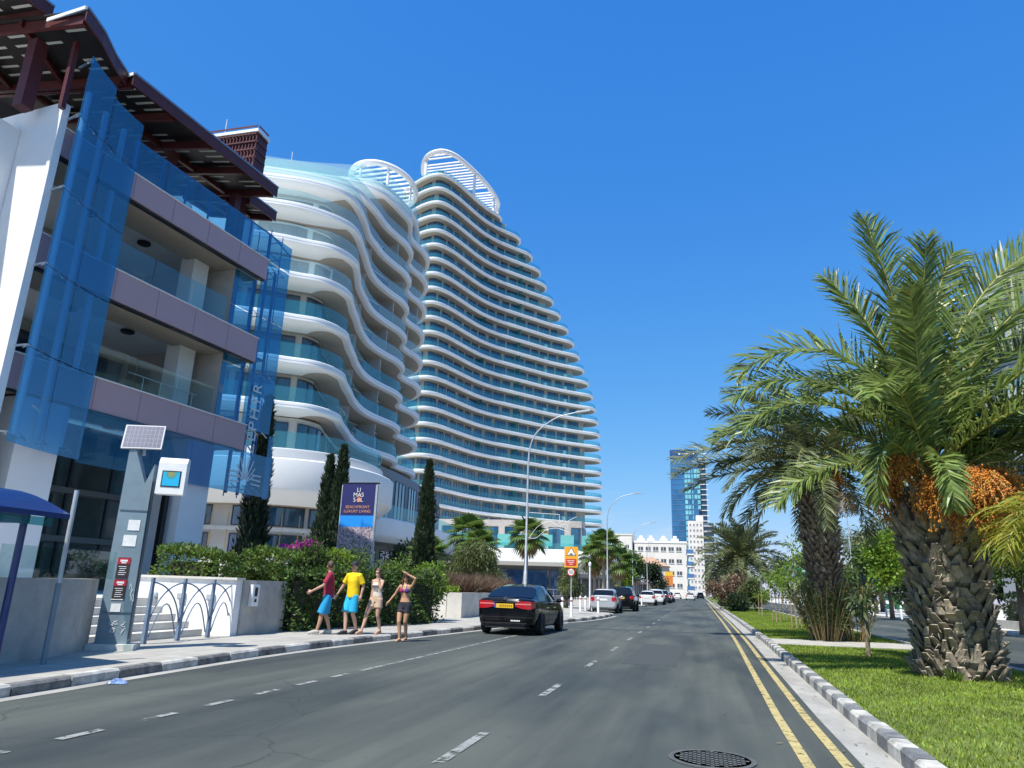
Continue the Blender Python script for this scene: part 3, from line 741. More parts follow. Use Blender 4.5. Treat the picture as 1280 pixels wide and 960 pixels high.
# solar information pylon
t = thing('information_pylon', 'grey metal pylon with a solar panel, a white screen box and red posters', 'pylon', (-10.15, 11.45, .12))
b = MB(); b.box(-10.14, 11.42, .17, .78, .5, .1); b.build('footing', CONCL, t)
b = MB()
x0, x1, y0, y1 = -10.42, -9.90, 11.3, 11.58
prof = [(x0, .22), (x1, .22), (x1 - .02, 3.42), (x1 - .14, 3.05), (x0 + .12, 3.72), (x0 + .02, 3.72)]
b.add([(x, y0, z) for x, z in prof] + [(x, y1, z) for x, z in prof], [(0, 1, 2, 3, 4, 5)[::1], (11, 10, 9, 8, 7, 6)] + [(i, 6 + i, 6 + (i + 1) % 6, (i + 1) % 6) for i in range(6)])
b.build('body', GREYPAINT, t)
b = MB(); b.box(-10.14, 11.29, 2.55, .5, .012, .006); b.box(-10.14, 11.29, .75, .5, .012, .006); b.box(-9.9, 11.4, 1.7, .02, .14, 2.8); b.build('panel_joint', mat('dark_joint', (.06, .08, .10), .5), t)
b = MB(); b.tube([(-10.2, 11.5, 3.6), (-10.22, 11.5, 3.95)], .04, 8); b.build('bracket', GALV, t)
# panel tilted to the sun
ce = V3(-10.22, 11.42, 3.93); ax = nrm((1, .0, -.06)); ay = nrm((-.06, .40, .9)); ax = nrm(ax - ay * np.dot(ax, ay)); an = np.cross(ax, ay)
def pbox(w, h, d, off=0): return MB().frame_box(ce - ax * w / 2 - ay * h / 2 + an * off, ax * w, ay * h, an * d)
o = pbox(.70, .53, .035).build('solar_panel', mat('panel_frame_grey', (.42, .43, .44), .5), t)
pbox(.65, .48, .004, .035).build('cells', mat('solar_cells', (.06, .07, .13), .45, spec=.3, nscale=9, namt=.25), o)
b = MB()
for i in range(1, 9): b.frame_box(ce - ax * .325 - ay * .24 + ax * .65 * i / 9 + an * .0392, ax * .005, ay * .48, an * .001)
for i in range(1, 5): b.frame_box(ce - ax * .325 - ay * .24 + ay * .48 * i / 5 + an * .0392, ax * .65, ay * .005, an * .001)
b.build('cell_lines', mat('cell_line_grey', (.24, .25, .30), .5), o)
b = MB()
pr = [(-.2, 0), (.06, 0), (.06, .68), (-.12, .68), (-.2, .58)]
xl_, xr_ = -9.80, -9.31
b.add([(xl_, 11.3 + y, 2.86 + z) for y, z in pr] + [(xr_, 11.3 + y, 2.86 + z) for y, z in pr], [(4, 3, 2, 1, 0), (5, 6, 7, 8, 9)] + [(i, (i + 1) % 5, 5 + (i + 1) % 5, 5 + i) for i in range(5)])
o = b.build('screen_box', WHITEP, t)
b = MB(); b.box(-9.555, 11.098, 3.14, .33, .012, .30); b.build('screen_bezel', BLACKM, o)
m = mat('display_picture', (.02, .30, .52), .12)
def disp(m):
    nt = m.node_tree; N = nt.nodes; L = nt.links; b = N['Principled BSDF']
    tc = N.new('ShaderNodeTexCoord'); g = N.new('ShaderNodeTexGradient'); g.gradient_type = 'SPHERICAL'
    mp = N.new('ShaderNodeMapping'); mp.inputs['Location'].default_value = (-.5 * 2, -.5, -.85 * 2); mp.inputs['Scale'].default_value = (2, 1, 2)
    nz = N.new('ShaderNodeTexNoise'); nz.inputs['Scale'].default_value = 6; L.new(tc.outputs['Generated'], nz.inputs['Vector'])
    L.new(tc.outputs['Generated'], mp.inputs['Vector']); L.new(mp.outputs['Vector'], g.inputs['Vector'])
    ad = N.new('ShaderNodeMath'); ad.operation = 'MULTIPLY_ADD'; ad.inputs[1].default_value = .35; L.new(nz.outputs['Fac'], ad.inputs[0]); L.new(g.outputs['Fac'], ad.inputs[2])
    r = N.new('ShaderNodeValToRGB'); e = r.color_ramp.elements; e[0].position = .2; e[0].color = (.02, .33, .55, 1); e[1].position = .75; e[1].color = (.35, .20, .02, 1)
    x = r.color_ramp.elements.new(.45); x.color = (.05, .25, .20, 1)
    L.new(ad.outputs[0], r.inputs['Fac']); L.new(r.outputs['Color'], b.inputs['Base Color'])
    L.new(r.outputs['Color'], b.inputs['Emission Color']); b.inputs['Emission Strength'].default_value = .25
disp(m)
b = MB(); b.box(-9.555, 11.09, 3.14, .29, .006, .26); b.build('screen', m, o)
PAPER = mat('paper', (.75, .75, .72), .8, nscale=12, namt=.12)
b = MB(); b.box(-10.1, 11.294, 2.28, .2, .006, .19); b.build('notice', PAPER, t)
b = MB(); b.box(-10.13, 11.294, 2.0, .22, .006, .2); b.build('notice', PAPER, t)
RED = mat('poster_red', (.42, .015, .03), .6); INK = mat('poster_black', (.03, .02, .02), .7)
for (z, h) in ((1.52, .36), (1.14, .36)):
    b = MB(); b.box(-10.16, 11.294, z, .21, .006, h); o = b.build('poster', INK, t)
    b = MB(); b.box(-10.16, 11.289, z + h * .33, .21, .004, h * .3); b.build('poster_head', RED, o)
    b = MB()
    for k in range(5): b.box(-10.17 + .01 * (k % 2), 11.288, z + .02 - .035 * k, .13 - .02 * (k % 3), .003, .01)
    b.box(-10.16, 11.286, z + h * .34, .12, .003, .035); b.box(-10.16, 11.286, z + h * .24, .08, .003, .018)
    b.build('poster_lines', WHITEP, o)
b = MB(); b.box(-10.17, 11.294, .83, .16, .006, .14); b.box(-10.17, 11.292, .97, .2, .004, .015); b.build('torn_poster', PAPER, t)
rg = random.Random(4); b = MB()
for j in range(9):
    x, z = -10.12 + rg.uniform(-.1, .14), rg.uniform(.42, .66) if j < 6 else 1.0 + .1 * (j - 6)
    if j >= 6: x = -9.95
    P = [V3(x + rg.uniform(-.05, .05), 11.292, z + rg.uniform(-.06, .06)) for _ in range(5)]; b.tube(spline(P, 4), .0035, 4)
b.build('chalk_scrawl', WHITEP, t)
t.rotation_euler = (0, 0, R(27))

# bus shelter at the left edge, bare post beside it
t = thing('bus_shelter', 'navy blue bus shelter with a curved roof at the pavement edge', 'bus shelter', (-10.2, 7.6, .12))
arc = [(-11.5 + 2.62 * u, 2.16 + .40 * math.sin(PI * (.06 + .9 * u)) - .06 * u) for u in np.linspace(0, 1, 17)]
b = MB(); rows = []
for y in (6.6, 8.75): rows.append([(x, y, z) for x, z in arc] + [(x, y, z + .07) for x, z in reversed(arc)])
b.loft(rows, close=True, capends=True); b.build('roof', NAVY, t)
for y in (6.75, 8.35):
    b = MB(); P = [(x, z - .03) for x, z in arc[2:-2]]; n = len(P)
    b.add([(x, y, z) for x, z in P] + [(P[-1][0], y, 2.06), (P[0][0], y, 2.06)] + [(x, y + .05, z) for x, z in P] + [(P[-1][0], y + .05, 2.06), (P[0][0], y + .05, 2.06)],
          [tuple(range(n + 2)), tuple(range(n + 2, 2 * n + 4))[::-1]] + [(i, n + 2 + i, n + 2 + (i + 1) % (n + 2), (i + 1) % (n + 2)) for i in range(n + 2)])
    b.build('gable', NAVY, t)
for (x, y) in ((-9.28, 8.38), (-11.2, 8.38), (-9.28, 6.8), (-11.2, 6.8)):
    b = MB(); b.tube([(x, y, .12), (x, y, 2.12)], .05, 12); b.build('post', NAVY, t, smooth='auto')
b = MB(); b.ribbon([(-9.12, 6.75), (-9.12, 8.7)], 2.04, 2.16, .02); b.build('glass_edge', TEAL, t)
b = MB(); b.box(-10.9, 7.6, .55, .4, 1.5, .06); b.box(-10.9, 7.0, .33, .06, .06, .42); b.box(-10.9, 8.2, .33, .06, .06, .42); b.build('bench', NAVY, t)
t = thing('bare_post', 'bare galvanised post without a sign beside the blue bus shelter', 'post', (-9.2, 9.1, .12))
b = MB(); b.tube([(-9.2, 9.1, .12), (-9.2, 9.1, 1.25)], .042, 12); b.build('sleeve', GREYPAINT, t, smooth='auto')
b = MB(); b.tube([(-9.2, 9.1, 1.2), (-9.2, 9.1, 2.62)], .034, 12); b.build('pole', GALV, t, smooth='auto')
# crumpled blue bag in the gutter, scraps
rg = random.Random(11); b = MB(); rows = []
for i in range(12):
    rows.append([(-7.72 + .27 * i / 11 + rg.uniform(-.012, .012), 8.66 + .15 * j / 8 + .03 * math.sin(i * .9) + rg.uniform(-.012, .012), .008 + (.055 * math.sin(PI * i / 11) * math.sin(PI * j / 8) * rg.uniform(.35, 1.5) if 0 < i < 11 and 0 < j < 8 else 0)) for j in range(9)])
b.loft(rows)
solo(b.build('litter_bag', mat('blue_plastic', (.08, .20, .52), .3, nscale=14, namt=.5, col2=(.30, .42, .68))), 'crumpled blue plastic bag lying in the left gutter', 'litter')
# ------------------------------------------------------------------ wave-balcony buildings
def slab(b, edge, back, z0, z1, inset=.35, cove=False):
    """floor slab with a rounded nose; edge travels with the building on its left"""
    E = [np.array(p[:2], float) for p in edge]; n = len(E); I = offset(E, inset); J = offset(E, .06)
    h = z1 - z0
    rows = [[(*p, z0) for p in I], [(*p, z0 + .22 * h) for p in offset(E, .03)], [(*p, z0 + .3 * h) for p in E], [(*p, z1 - .06) for p in E], [(*p, z1) for p in J]]
    if cove:     # the bays that face the camera end have a bulging underside, the street side a crisp thin edge
        T = [nrm(E[min(i + 1, n - 1)] - E[max(i - 1, 0)]) for i in range(n)]
        F = [min(1, max(0, (t[0] - .25) / .45)) for t in T]
        Nl = [np.array([-t[1], t[0]]) for t in T]; rows = []
        for (dc, zc_), (ds, zs_) in (((2.0, z0), (.55, z0 + .30 * h)), ((1.1, z0 + .03 * h), (.40, z0 + .31 * h)), ((.5, z0 + .14 * h), (.25, z0 + .32 * h)), ((.14, z0 + .30 * h), (.10, z0 + .35 * h)), ((0, z0 + .48 * h), (0, z0 + .42 * h)), ((0, z1 - .06), (0, z1 - .06)), ((.06, z1), (.06, z1))):
            rows.append([(*(E[i] + Nl[i] * (ds + (dc - ds) * F[i])), zs_ + (zc_ - zs_) * F[i]) for i in range(n)])
        b.loft(rows, 0)
        bk = [np.array(p, float) for p in back]
        b.poly([(*p, z1) for p in J] + [(*p, z1) for p in bk], 0)
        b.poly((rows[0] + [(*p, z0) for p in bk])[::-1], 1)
        return
    b.loft([r for r in rows], 0)
    bk = [np.array(p, float) for p in back]
    b.poly([(*p, z1) for p in J] + [(*p, z1) for p in bk], 0)
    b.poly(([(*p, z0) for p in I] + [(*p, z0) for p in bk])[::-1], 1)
    q = [J[-1]] + bk + [J[0]]
    for i in range(len(q) - 1): b.quad((*q[i], z0), (*q[i + 1], z0), (*q[i + 1], z1), (*q[i], z1), 0)
def window_unit(path, za, zb_, out=.05, panes=2):
    """glazed opening standing just proud of the wall line (path travels with the wall on its left)"""
    b = MB(); P = offset(path, -out); L_ = arclen(P)[-1]
    b.ribbon(P, za, zb_, .03, 0)
    F = offset(P, -.012)
    for k in range(panes + 1):
        s = k * L_ / panes; b.ribbon(cut(F, max(0, s - .05), min(L_, s + .05)), za, zb_, -.05, 1)
    b.ribbon(F, zb_ - .09, zb_, -.045, 1); b.ribbon(F, za, za + .07, -.045, 1)
    return b
def cap_curve(edge, r, n=9):
    """rounds the far end of an edge back into the building"""
    e = np.array(edge[-1][:2], float); t = nrm(e - np.array(edge[-3][:2], float)); l = np.array([-t[1], t[0]]); c = e + l * r
    return [tuple(c + r * (-l * math.cos(a) + t * math.sin(a) * 1.15)) for a in np.linspace(0, PI * .95, n)][1:]
TPIER = mat('tower_pier', (.42, .38, .34), .8, nscale=.8, namt=.12)
TALLW = mat('tower_window_glass', (.012, .075, .145), .05, spec=1., coat=.7, nscale=.22, namt=.65, noise_stretch=(1, 1, .6))
CURT = mat('curtained_window', (.16, .20, .23), .12, spec=.8, nscale=.6, namt=.6, noise_stretch=(3, 3, .2)); TEALW = mat('teal_window_glass', (.02, .12, .16), .05, spec=1., coat=.6, nscale=.3, namt=.5)
PP = [(-72, 156), (-67, 152.3), (-63, 150.2), (-60, 149.7), (-58, 151), (-56.3, 154.5), (-54.9, 159.5), (-53.6, 164.5), (-52, 169.3), (-49.4, 174.2), (-46, 179), (-42, 184.3), (-38, 189.5), (-33, 194.5), (-29, 198), (-25, 201), (-21, 203.5)]
PS = spline([np.array(p, float) for p in PP], 6)
TZ = [100.7, 96.8, 92.93, 89.06, 85.22, 81.38, 77.57, 73.77, 69.99, 66.22, 62.46, 58.73, 55.01, 51.3, 47.61, 43.93, 40.27, 36.62, 32.99, 29.38, 25.78, 22.19, 18.62, 15.06]
TS = [38.7, 45.4, 50.0, 53.2, 55.6, 58.4, 60.8, 63.3, 65.3, 67.2, 68.8, 70.3, 71.6, 72.5, 73.3, 73.8, 74.1, 74.3, 74.4, 74.5, 74.5, 74.5, 74.5, 74.5]
tw = thing('residential_tower', 'tall white tower of wavy balconies stepping in towards a slatted crown', 'tower', (-50, 175, 0))
rest = MB(); nwin = 0
rg = random.Random(21)
order = list(range(23, -1, -1))
for k in order:
    z = TZ[k]; e = cut(PS, 0, TS[k]); e = [tuple(p) for p in e] + cap_curve(e, 4.2)
    back = [np.array(e[-1]) + np.array((-9, 4)), np.array((-76, 172))]
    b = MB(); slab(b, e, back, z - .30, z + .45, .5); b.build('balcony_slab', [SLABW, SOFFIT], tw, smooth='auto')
    zt = (TZ[k - 1] - .3) if k else None
    if k:
        eb = offset(e, .3)
        b = MB(); b.ribbon(eb, z + .45, z + 1.62); b.build('balustrade', TEAL, tw)
        w = offset(cut(PS, 0, TS[k] - 1.5), 2.1); w = [tuple(p) for p in w]
        b = MB(); b.ribbon(w + [tuple(np.array(w[-1]) + np.array((-7, 5)))], z + .44, zt + .02, .3); b.build('wall', TPIER, tw)
        L_ = arclen(w)[-1]; s = 1.0
        while s < L_ - 2.5:
            wl = rg.choice((2.4, 2.6, 3.4, 3.6)) if s > 15 else rg.choice((3.6, 4.6)); e1 = min(s + wl, L_ - .4)
            o = window_unit(cut(w, s, e1), z + .46, zt - .22, panes=2 if wl < 3 else 3)
            g_ = (TALLW, TALLW, TALLW, CURT, TEALW, TALLW)[rg.randrange(6)]
            if nwin < 98: o.build('window', [g_, WINF], tw); nwin += 1
            else: rest.add(o.v, o.f); rest.m[-len(o.f):] = o.m
            s = e1 + (rg.choice((.7, .8, 1.3)))
        # glazed party fins, plant boxes and white units standing on the balconies
        for sv in ((45.5,) if TS[k] > 52 else ()) + ((33,) if k % 3 == 0 else ()):
            p = cut(w, sv, sv + .2); q = offset(cut(PS, 0, TS[k]), .45); 
            iq = int(np.argmin([np.linalg.norm(np.array(x) - p[0]) for x in q])); d = MB(); d.ribbon([tuple(q[iq]), tuple(p[0])], z + .45, zt, .05); d.build('balcony_divider', TEAL, tw)
        if TS[k] > 66:
            for sv in (55.5, 62.5):
                if sv < L_ - 3: p = offset(cut(w, sv, sv + .9), -.25); d = MB(); d.ribbon(p, z + .46, z + 1.75, -.6); d.build('air_unit', SLABW, tw)
ob = rest.build('window_rows', [TALLW, WINF], tw); ob['kind'] = 'stuff'
# slatted crown
RG = [(-68.5, 161.5), (-66.3, 155), (-63.4, 151.9), (-60.0, 151.2), (-57.4, 153.2), (-55.6, 157.2), (-53.5, 164), (-52.1, 171.5), (-52.2, 178), (-56, 182), (-63, 178), (-68, 170)]
def closed(P, n=6):
    Q = spline([np.array(p, float) for p in P[-2:] + P + P[:2]], n); return Q[2 * n:-2 * n + 0][:len(P) * n]
rc = closed(RG)
zr = lambda y: 108.3 - (y - 151) * .045
b = MB(); b.tube([(p[0], p[1], zr(p[1])) for p in rc], .62, 8, closed=True); o = b.build('crown_ring', SLABW, tw, smooth='auto')
b = MB(); A = np.array(rc)
for y in np.arange(152.5, 181, 1.25):
    xs = []
    for i in range(len(A)):
        p, q = A[i], A[(i + 1) % len(A)]
        if (p[1] - y) * (q[1] - y) < 0: xs.append(p[0] + (q[0] - p[0]) * (y - p[1]) / (q[1] - p[1]))
    if len(xs) >= 2: b.box((min(xs) + max(xs)) / 2, y, zr(y) - .1, max(xs) - min(xs), .34, .3)
b.build('crown_slats', SLABW, o)
for (x, y) in ((-67.6, 159.5), (-65, 153.6), (-52.2, 173.5), (-54.2, 161.6), (-52.6, 179.5)): b = MB(); b.tube([(x, y, 100.9), (x, y, zr(y))], .4, 8); b.build('crown_leg', SLABW, o)
b = MB(); b.ribbon(offset(cut(PS, 3, 37), 1.0), 101.1, 102.6); b.build('crown_glass', TEAL, o)
b = MB(); b.prism([tuple(p) for p in offset(cut(PS, 8, 33), 4.5)] + [(-66, 172)], 101, 104.4); b.build('lift_house', TPIER, o)
# podium canopy and shop front of the tower
pc = [tuple(p) for p in spline([np.array(p, float) for p in ((-75, 138), (-50, 138.5), (-34, 139), (-24, 140.2), (-17, 143.5), (-14, 150), (-15, 160), (-19, 172))], 6)]
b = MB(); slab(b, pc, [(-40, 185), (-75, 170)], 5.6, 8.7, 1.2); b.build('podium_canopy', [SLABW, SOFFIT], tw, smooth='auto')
b = MB(); b.ribbon(offset(pc, .8), 8.7, 9.9); b.build('balustrade', TEAL, tw)
w = offset(pc, 3.5); b = MB(); b.ribbon(w, 0, 5.8, .3); b.build('shop_wall', mat('shop_dark', (.09, .10, .11), .6), tw)
for i in range(17):
    s = 2 + i * 5.0
    if s + 4.6 < arclen(w)[-1]: window_unit(cut(w, s, s + 4.6), .3, 4.9, panes=3).build('shop_window', [WINB, WINF], tw)
w2 = offset(pc, 9); b = MB(); b.ribbon(w2, 8.7, 15, .3); b.build('wall', TPIER, tw)
for i in range(13):
    s = 4 + i * 4.6
    if s + 3.2 < arclen(w2)[-1]: window_unit(cut(w2, s, s + 3.2), 9.2, 13.6).build('terrace_window', [TALLW, WINF], tw)
for i in range(9):
    s = 28 + i * 4.2; p = cut(offset(pc, 2.2), s, s + 2.6); b = MB(); b.ribbon(p, 9.4, 11.6, .1); b.build('terrace_screen', mat('aqua_screen', (.16, .46, .42), .3), tw)

# ------------------------------------------------------------------ nearer wave building
nb = thing('wave_balcony_building', 'white apartment building of rippling balconies stepping back to a round roof crown', 'building', (-34, 64, 0))
Q0 = [(-50, 40.5), (-43, 43.2), (-36, 46.3), (-33.2, 47.9), (-31.7, 49.1), (-30, 50.4), (-29.2, 52.2), (-29.1, 54), (-29.6, 55.5), (-30.3, 57.3), (-31, 59.5), (-32, 62.3), (-32.8, 65.5), (-33, 68), (-32.8, 70.5), (-32.5, 73), (-32.9, 75.8), (-34.2, 78), (-34.4, 80), (-34.1, 82.5), (-34.6, 85.5), (-36.4, 88.5), (-39.5, 91)]
QT = Q0[12:]     # the street side shared by all the upper floors
Q4 = [(x - .3, y + 1.2) for x, y in Q0[:9]] + [(-31.4, 60.2)] + Q0[11:]
Q5 = [(-51, 42), (-43.5, 45.2), (-36.5, 48.6), (-33.5, 50.2), (-31.8, 51.8), (-30.6, 53.6), (-30.1, 55.2), (-30.3, 57), (-30.9, 59), (-31.5, 61), (-32.2, 63.2)] + QT
Q6 = [(-52, 44), (-45, 47), (-38, 50.3), (-34.5, 52), (-32.6, 53.4), (-31.4, 54.8), (-31, 56.3), (-31.2, 58.4), (-31.9, 61.2), (-32.6, 63.6)] + QT
Q7 = [(-52, 49.5), (-46, 52), (-40, 55), (-36.5, 57), (-34.3, 58.8), (-33.1, 60.4), (-32.8, 62.6)] + QT
Q8 = [(-52, 57), (-47, 59), (-42, 61), (-37.5, 63.3), (-34.8, 65.3), (-33.4, 67.3), (-33, 69.5), (-32.8, 72), (-32.8, 74.5)] + Q0[17:]
Q9 = [(-52, 65), (-47, 66.5), (-43, 68), (-38.5, 69.5), (-36.2, 70.8), (-35.2, 73), (-34.8, 76), (-34.7, 79.3), (-35.5, 83), (-37, 87), (-39.5, 91)]
levels = [(14.6, Q0), (18.3, Q0), (22.0, Q0), (25.7, Q0), (29.4, Q4), (33.1, Q5), (36.8, Q6), (40.5, Q7), (44.2, Q8), (47.9, Q9)]
CWIN = mat('wave_window_glass', (.015, .055, .09), .06, spec=.9, coat=.6, nscale=.3, namt=.6)
nw = 0
for i, (z, Q) in enumerate(levels):
    e = [tuple(p) for p in spline([np.array(p, float) for p in Q], 6)]
    back = [(-52, 92), (-62, 60)]
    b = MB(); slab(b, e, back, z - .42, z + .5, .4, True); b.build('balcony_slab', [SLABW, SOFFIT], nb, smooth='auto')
    b = MB(); b.ribbon(offset(e, -.012), z + .2, z + .225, .02); b.build('fascia_joint', mat('joint_grey', (.35, .36, .38), .7), nb)  # thin grey joint line around the fascia
    last = i == len(levels) - 1
    b = MB(); b.ribbon(offset(e, .25), z + .5, z + (1.75 if not last else 2.3)); b.build('balustrade', TEALD if i > 2 else TEAL, nb)
    if not last:
        zt = levels[i + 1][0] - .42
        base = e if i < 3 else [tuple(p) for p in spline([np.array(p, float) for p in levels[i + 1][1]], 6)]
        w = [tuple(p) for p in offset(base, 2.6)]
        b = MB(); b.ribbon(w, z + .45, zt + .05, .3); b.build('wall', BEIGE if i < 3 else SLABW, nb)
        L_ = arclen(w)[-1]; s = 1.5
        while s < L_ - 3:
            wl = 4.3
            window_unit(cut(w, s, s + wl), z + .52, zt - .2, panes=4).build('window', [(CWIN, CWIN, CURT, CWIN)[nw % 4], WINF], nb); nw += 1
            s += wl + .55
        for s in (31, 40, 49):
            if s < L_ - 1:
                p = cut(w, s, s + .3)[0]; q = offset(e, .5); iq = int(np.argmin([np.linalg.norm(np.array(x) - p) for x in q]))
                d = MB(); d.ribbon([tuple(q[iq]), tuple(p)], z + .5, zt, .12); d.build('balcony_divider', BEIGE, nb)
b = MB()
for (x, y) in ((-40.2, 50.2), (-38.9, 50.8)): b.box(x, y, 37.6, .4, .4, .6)
b.build('roof_planter', GREYPAINT, nb)
# roof crown
cx, cy = -37.6, 75.5
rc = [(cx + 3.9 * math.cos(t) , cy + 5.2 * math.sin(t)) for t in np.linspace(0, 2 * PI, 40, endpoint=False)]
zc = lambda y: 50.6 - (y - cy) * .04
b = MB(); b.tube([(x, y, zc(y)) for x, y in rc], .36, 8, closed=True); o = b.build('crown_ring', SLABW, nb, smooth='auto')
b = MB()
for y in np.arange(cy - 4.6, cy + 4.8, .9):
    h = 3.9 * math.sqrt(max(0, 1 - ((y - cy) / 5.2) ** 2)); b.box(cx, y, zc(y) - .05, 2 * h, .2, .2)
b.build('crown_slats', SLABW, o)
for t in (0, 1.2, 2.4, 3.5, 4.5, 5.4): b = MB(); x, y = cx + 3.8 * math.cos(t), cy + 5.1 * math.sin(t); b.tube([(x, y, 48.2), (x, y, zc(y))], .16, 8); b.build('crown_leg', SLABW, o)
b = MB(); b.tube([(-41, 60, 40.8), (-41, 60, 46)], .05, 6); b.build('aerial', GALV, nb)
b = MB(); b.prism([(-50, 74), (-43, 76), (-43, 88), (-50, 88)], 48.2, 50.4); b.build('lift_house', WHITE, nb)
# podium: curved white fascia, stepped rim, set-back glazing, lower street-side band
pd = [tuple(p) for p in spline([np.array(p, float) for p in ((-52, 43.5), (-40, 44.6), (-33, 45.6), (-29.5, 46.9), (-26.8, 49.5), (-25.6, 53), (-25.5, 56.5), (-26.3, 60), (-28.2, 63.4))], 6)]
def fascia(edge, back, z0, zm, z1, ins):
    b = MB(); E = [np.array(p, float) for p in edge]
    b.loft([[(*p, z0) for p in offset(E, ins)], [(*p, zm - .25) for p in offset(E, ins * .12)], [(*p, zm) for p in E], [(*p, z1 - .08) for p in E], [(*p, z1) for p in offset(E, .1)]])
    b.poly([(*p, z1) for p in offset(E, .1)] + [(*p, z1) for p in back]); b.poly(([(*p, z0) for p in offset(E, ins)] + [(*p, z0) for p in back])[::-1], 1); return b
fascia(pd, [(-36, 72), (-52, 60)], 6.75, 7.9, 10.1, 1.3).build('podium_fascia', [SLABW, SOFFIT], nb, smooth='auto')
p2 = offset(pd, 1.0); slb = MB(); slab(slb, p2, [(-36, 71), (-51, 60)], 10.12, 11.0, .1); slb.build('podium_rim', [mat('rim_grey', (.55, .56, .56), .6), SOFFIT], nb, smooth='auto')
b = MB(); b.ribbon(offset(pd, 1.2), 11.0, 12.3); b.build('balustrade', TEAL, nb)
w = [tuple(p) for p in offset([tuple(q) for q in spline([np.array(q, float) for q in Q0], 6)], 1.6)]
b = MB(); b.ribbon(w, 10.5, 14.1, .3); b.build('wall', BEIGE, nb)
s = 2.0
while s < arclen(w)[-1] - 3: window_unit(cut(w, s, s + 3.2), 10.9, 13.7, panes=3).build('window', [CWIN, WINF], nb); s += 3.9
ps = [tuple(p) for p in spline([np.array(p, float) for p in ((-31, 60.5), (-29.9, 64), (-29.2, 69), (-29, 75), (-29.6, 84), (-31.2, 95), (-34, 108), (-38, 116))], 6)]
fascia(ps, [(-50, 116), (-50, 60)], 5.3, 6.0, 7.6, .9).build('podium_fascia', [SLABW, SOFFIT], nb, smooth='auto')
b = MB(); b.ribbon(offset(ps, .6), 7.6, 9.0); b.build('balustrade', TEAL, nb)
w = offset(ps, 4); b = MB(); b.ribbon(w, 0, 5.6, .3); b.ribbon(offset(ps, 5), 7.5, 14, .3); b.build('wall', mat('podium_wall', (.20, .22, .24), .7), nb)
for i in range(10):
    s = 1 + i * 5.2
    if s + 4.2 < arclen(w)[-1]: window_unit(cut(w, s, s + 4.2), 1.0, 4.8, panes=3).build('shop_window', [WINB, WINF], nb); window_unit(cut(offset(ps, 5), s, s + 3.6), 8.0, 13, panes=3).build('window', [CWIN, WINF], nb)
# ground floors of the podium
w = [tuple(p) for p in offset(pd, 2.6)]
b = MB(); b.ribbon(w, 0, 7.0, .3); b.build('wall', mat('pale_stone_panel', (.50, .48, .44), .7, nscale=.6, namt=.08), nb)
s = 4.5; n = 0
while s < arclen(w)[-1] - 3:
    wl = 2.0 if n % 2 == 0 else 3.0; g = WINB if n % 2 == 0 else WIN
    window_unit(cut(w, s, s + wl), 5.25, 6.75, panes=1 if wl < 2.5 else 2).build('window', [g, WINF], nb)
    window_unit(cut(w, s, s + wl), 3.2, 4.65, panes=1 if wl < 2.5 else 2).build('window', [g, WINF], nb)
    s += wl + (.35 if n % 3 else 1.6); n += 1
b = MB(); b.ribbon(offset(pd, 1.7), 4.85, 5.12, .25); b.build('ledge', CONCL, nb)
b = MB(); q = offset(pd, 1.75); L_ = arclen(q)[-1]
for s in np.arange(3, L_ - .3, 1.3):
    p = cut(q, s, s + .1)[0]; b.tube([(p[0], p[1], 3.6), (p[0], p[1], 6.1)], .03, 6)
b.build('brass_rails', mat('brass', (.55, .38, .16), .4, metal=.8), nb)
b = MB(); q = offset(pd, 1.5)
for z in (2.5, 2.75, 3.0): b.ribbon(q, z, z + .1, .04)
b.build('louvre', CONCL, nb)

# ------------------------------------------------------------------ far street
def facade(par, x0, x1, y, z0, rows, cols, w, h, dz, m, zstart, dx=None, skip=None, name='window', face='y', frame=True):
    """row of openings on a wall facing the camera (face 'y') or the street (face 'x')"""
    out = []
    for r in range(rows):
        for c in range(cols):
            if skip and skip(r, c): continue
            u = x0 + (x1 - x0) * (c + .5) / cols; z = zstart + dz * r
            b = MB()
            if face == 'y': b.box(u, y - .04, z, w, .1, h); b.box(u, y - .07, z - h / 2 - .06, w + .2, .2, .1, mi=1); b.box(u, y - .075, z, .08, .07, h, mi=1)
            else: b.box(y + .04, u, z, .1, w, h); b.box(y + .07, u, z - h / 2 - .06, .2, w + .2, .1, mi=1); b.box(y + .075, u, z, .07, .08, h, mi=1)
            out.append(b.build(name, [m, WHITEP], par))
    return out
DKW = mat('dark_window', (.085, .10, .115), .2, spec=.5, nscale=.4, namt=.6)
CREAM = mat('cream_render', (.66, .60, .50), .8, nscale=.5, namt=.08)
wb = thing('apartment_block', 'long white apartment block with blue street balconies and water tanks on its flat roof', 'building', (-9, 205, 0))
OFFW = mat('cream_white_render', (.66, .63, .58), .8, nscale=.3, namt=.1)  # even cream-white tone of the far blocks
b = MB(); b.box(-9.8, 207, 7, 13.6, 14, 14.2); b.build('wall', OFFW, wb)
b = MB(); b.box(-9.8, 207, 14.3, 13.9, 14.3, .5); b.build('parapet', WHITE, wb)
facade(wb, -16, -4, 200, 0, 4, 6, 1.3, 1.0, 3.1, DKW, 3.2)
for r in range(4):
    b = MB(); b.box(-2.2, 206, 2.0 + 3.1 * r, 2.0, 12, .35); o = b.build('balcony', WHITEP, wb)
    b = MB(); b.box(-1.3, 206, 2.7 + 3.1 * r, .06, 11.9, 1.0); b.box(-2.2, 199.97, 2.7 + 3.1 * r, 1.9, .06, 1.0); b.build('balustrade', mat('blue_balcony_glass', (.06, .16, .34), .15, spec=.8), o)
facade(wb, 200, 212, -3.0, 0, 4, 4, 2.0, 2.0, 3.1, WINB, 3.4, face='x')
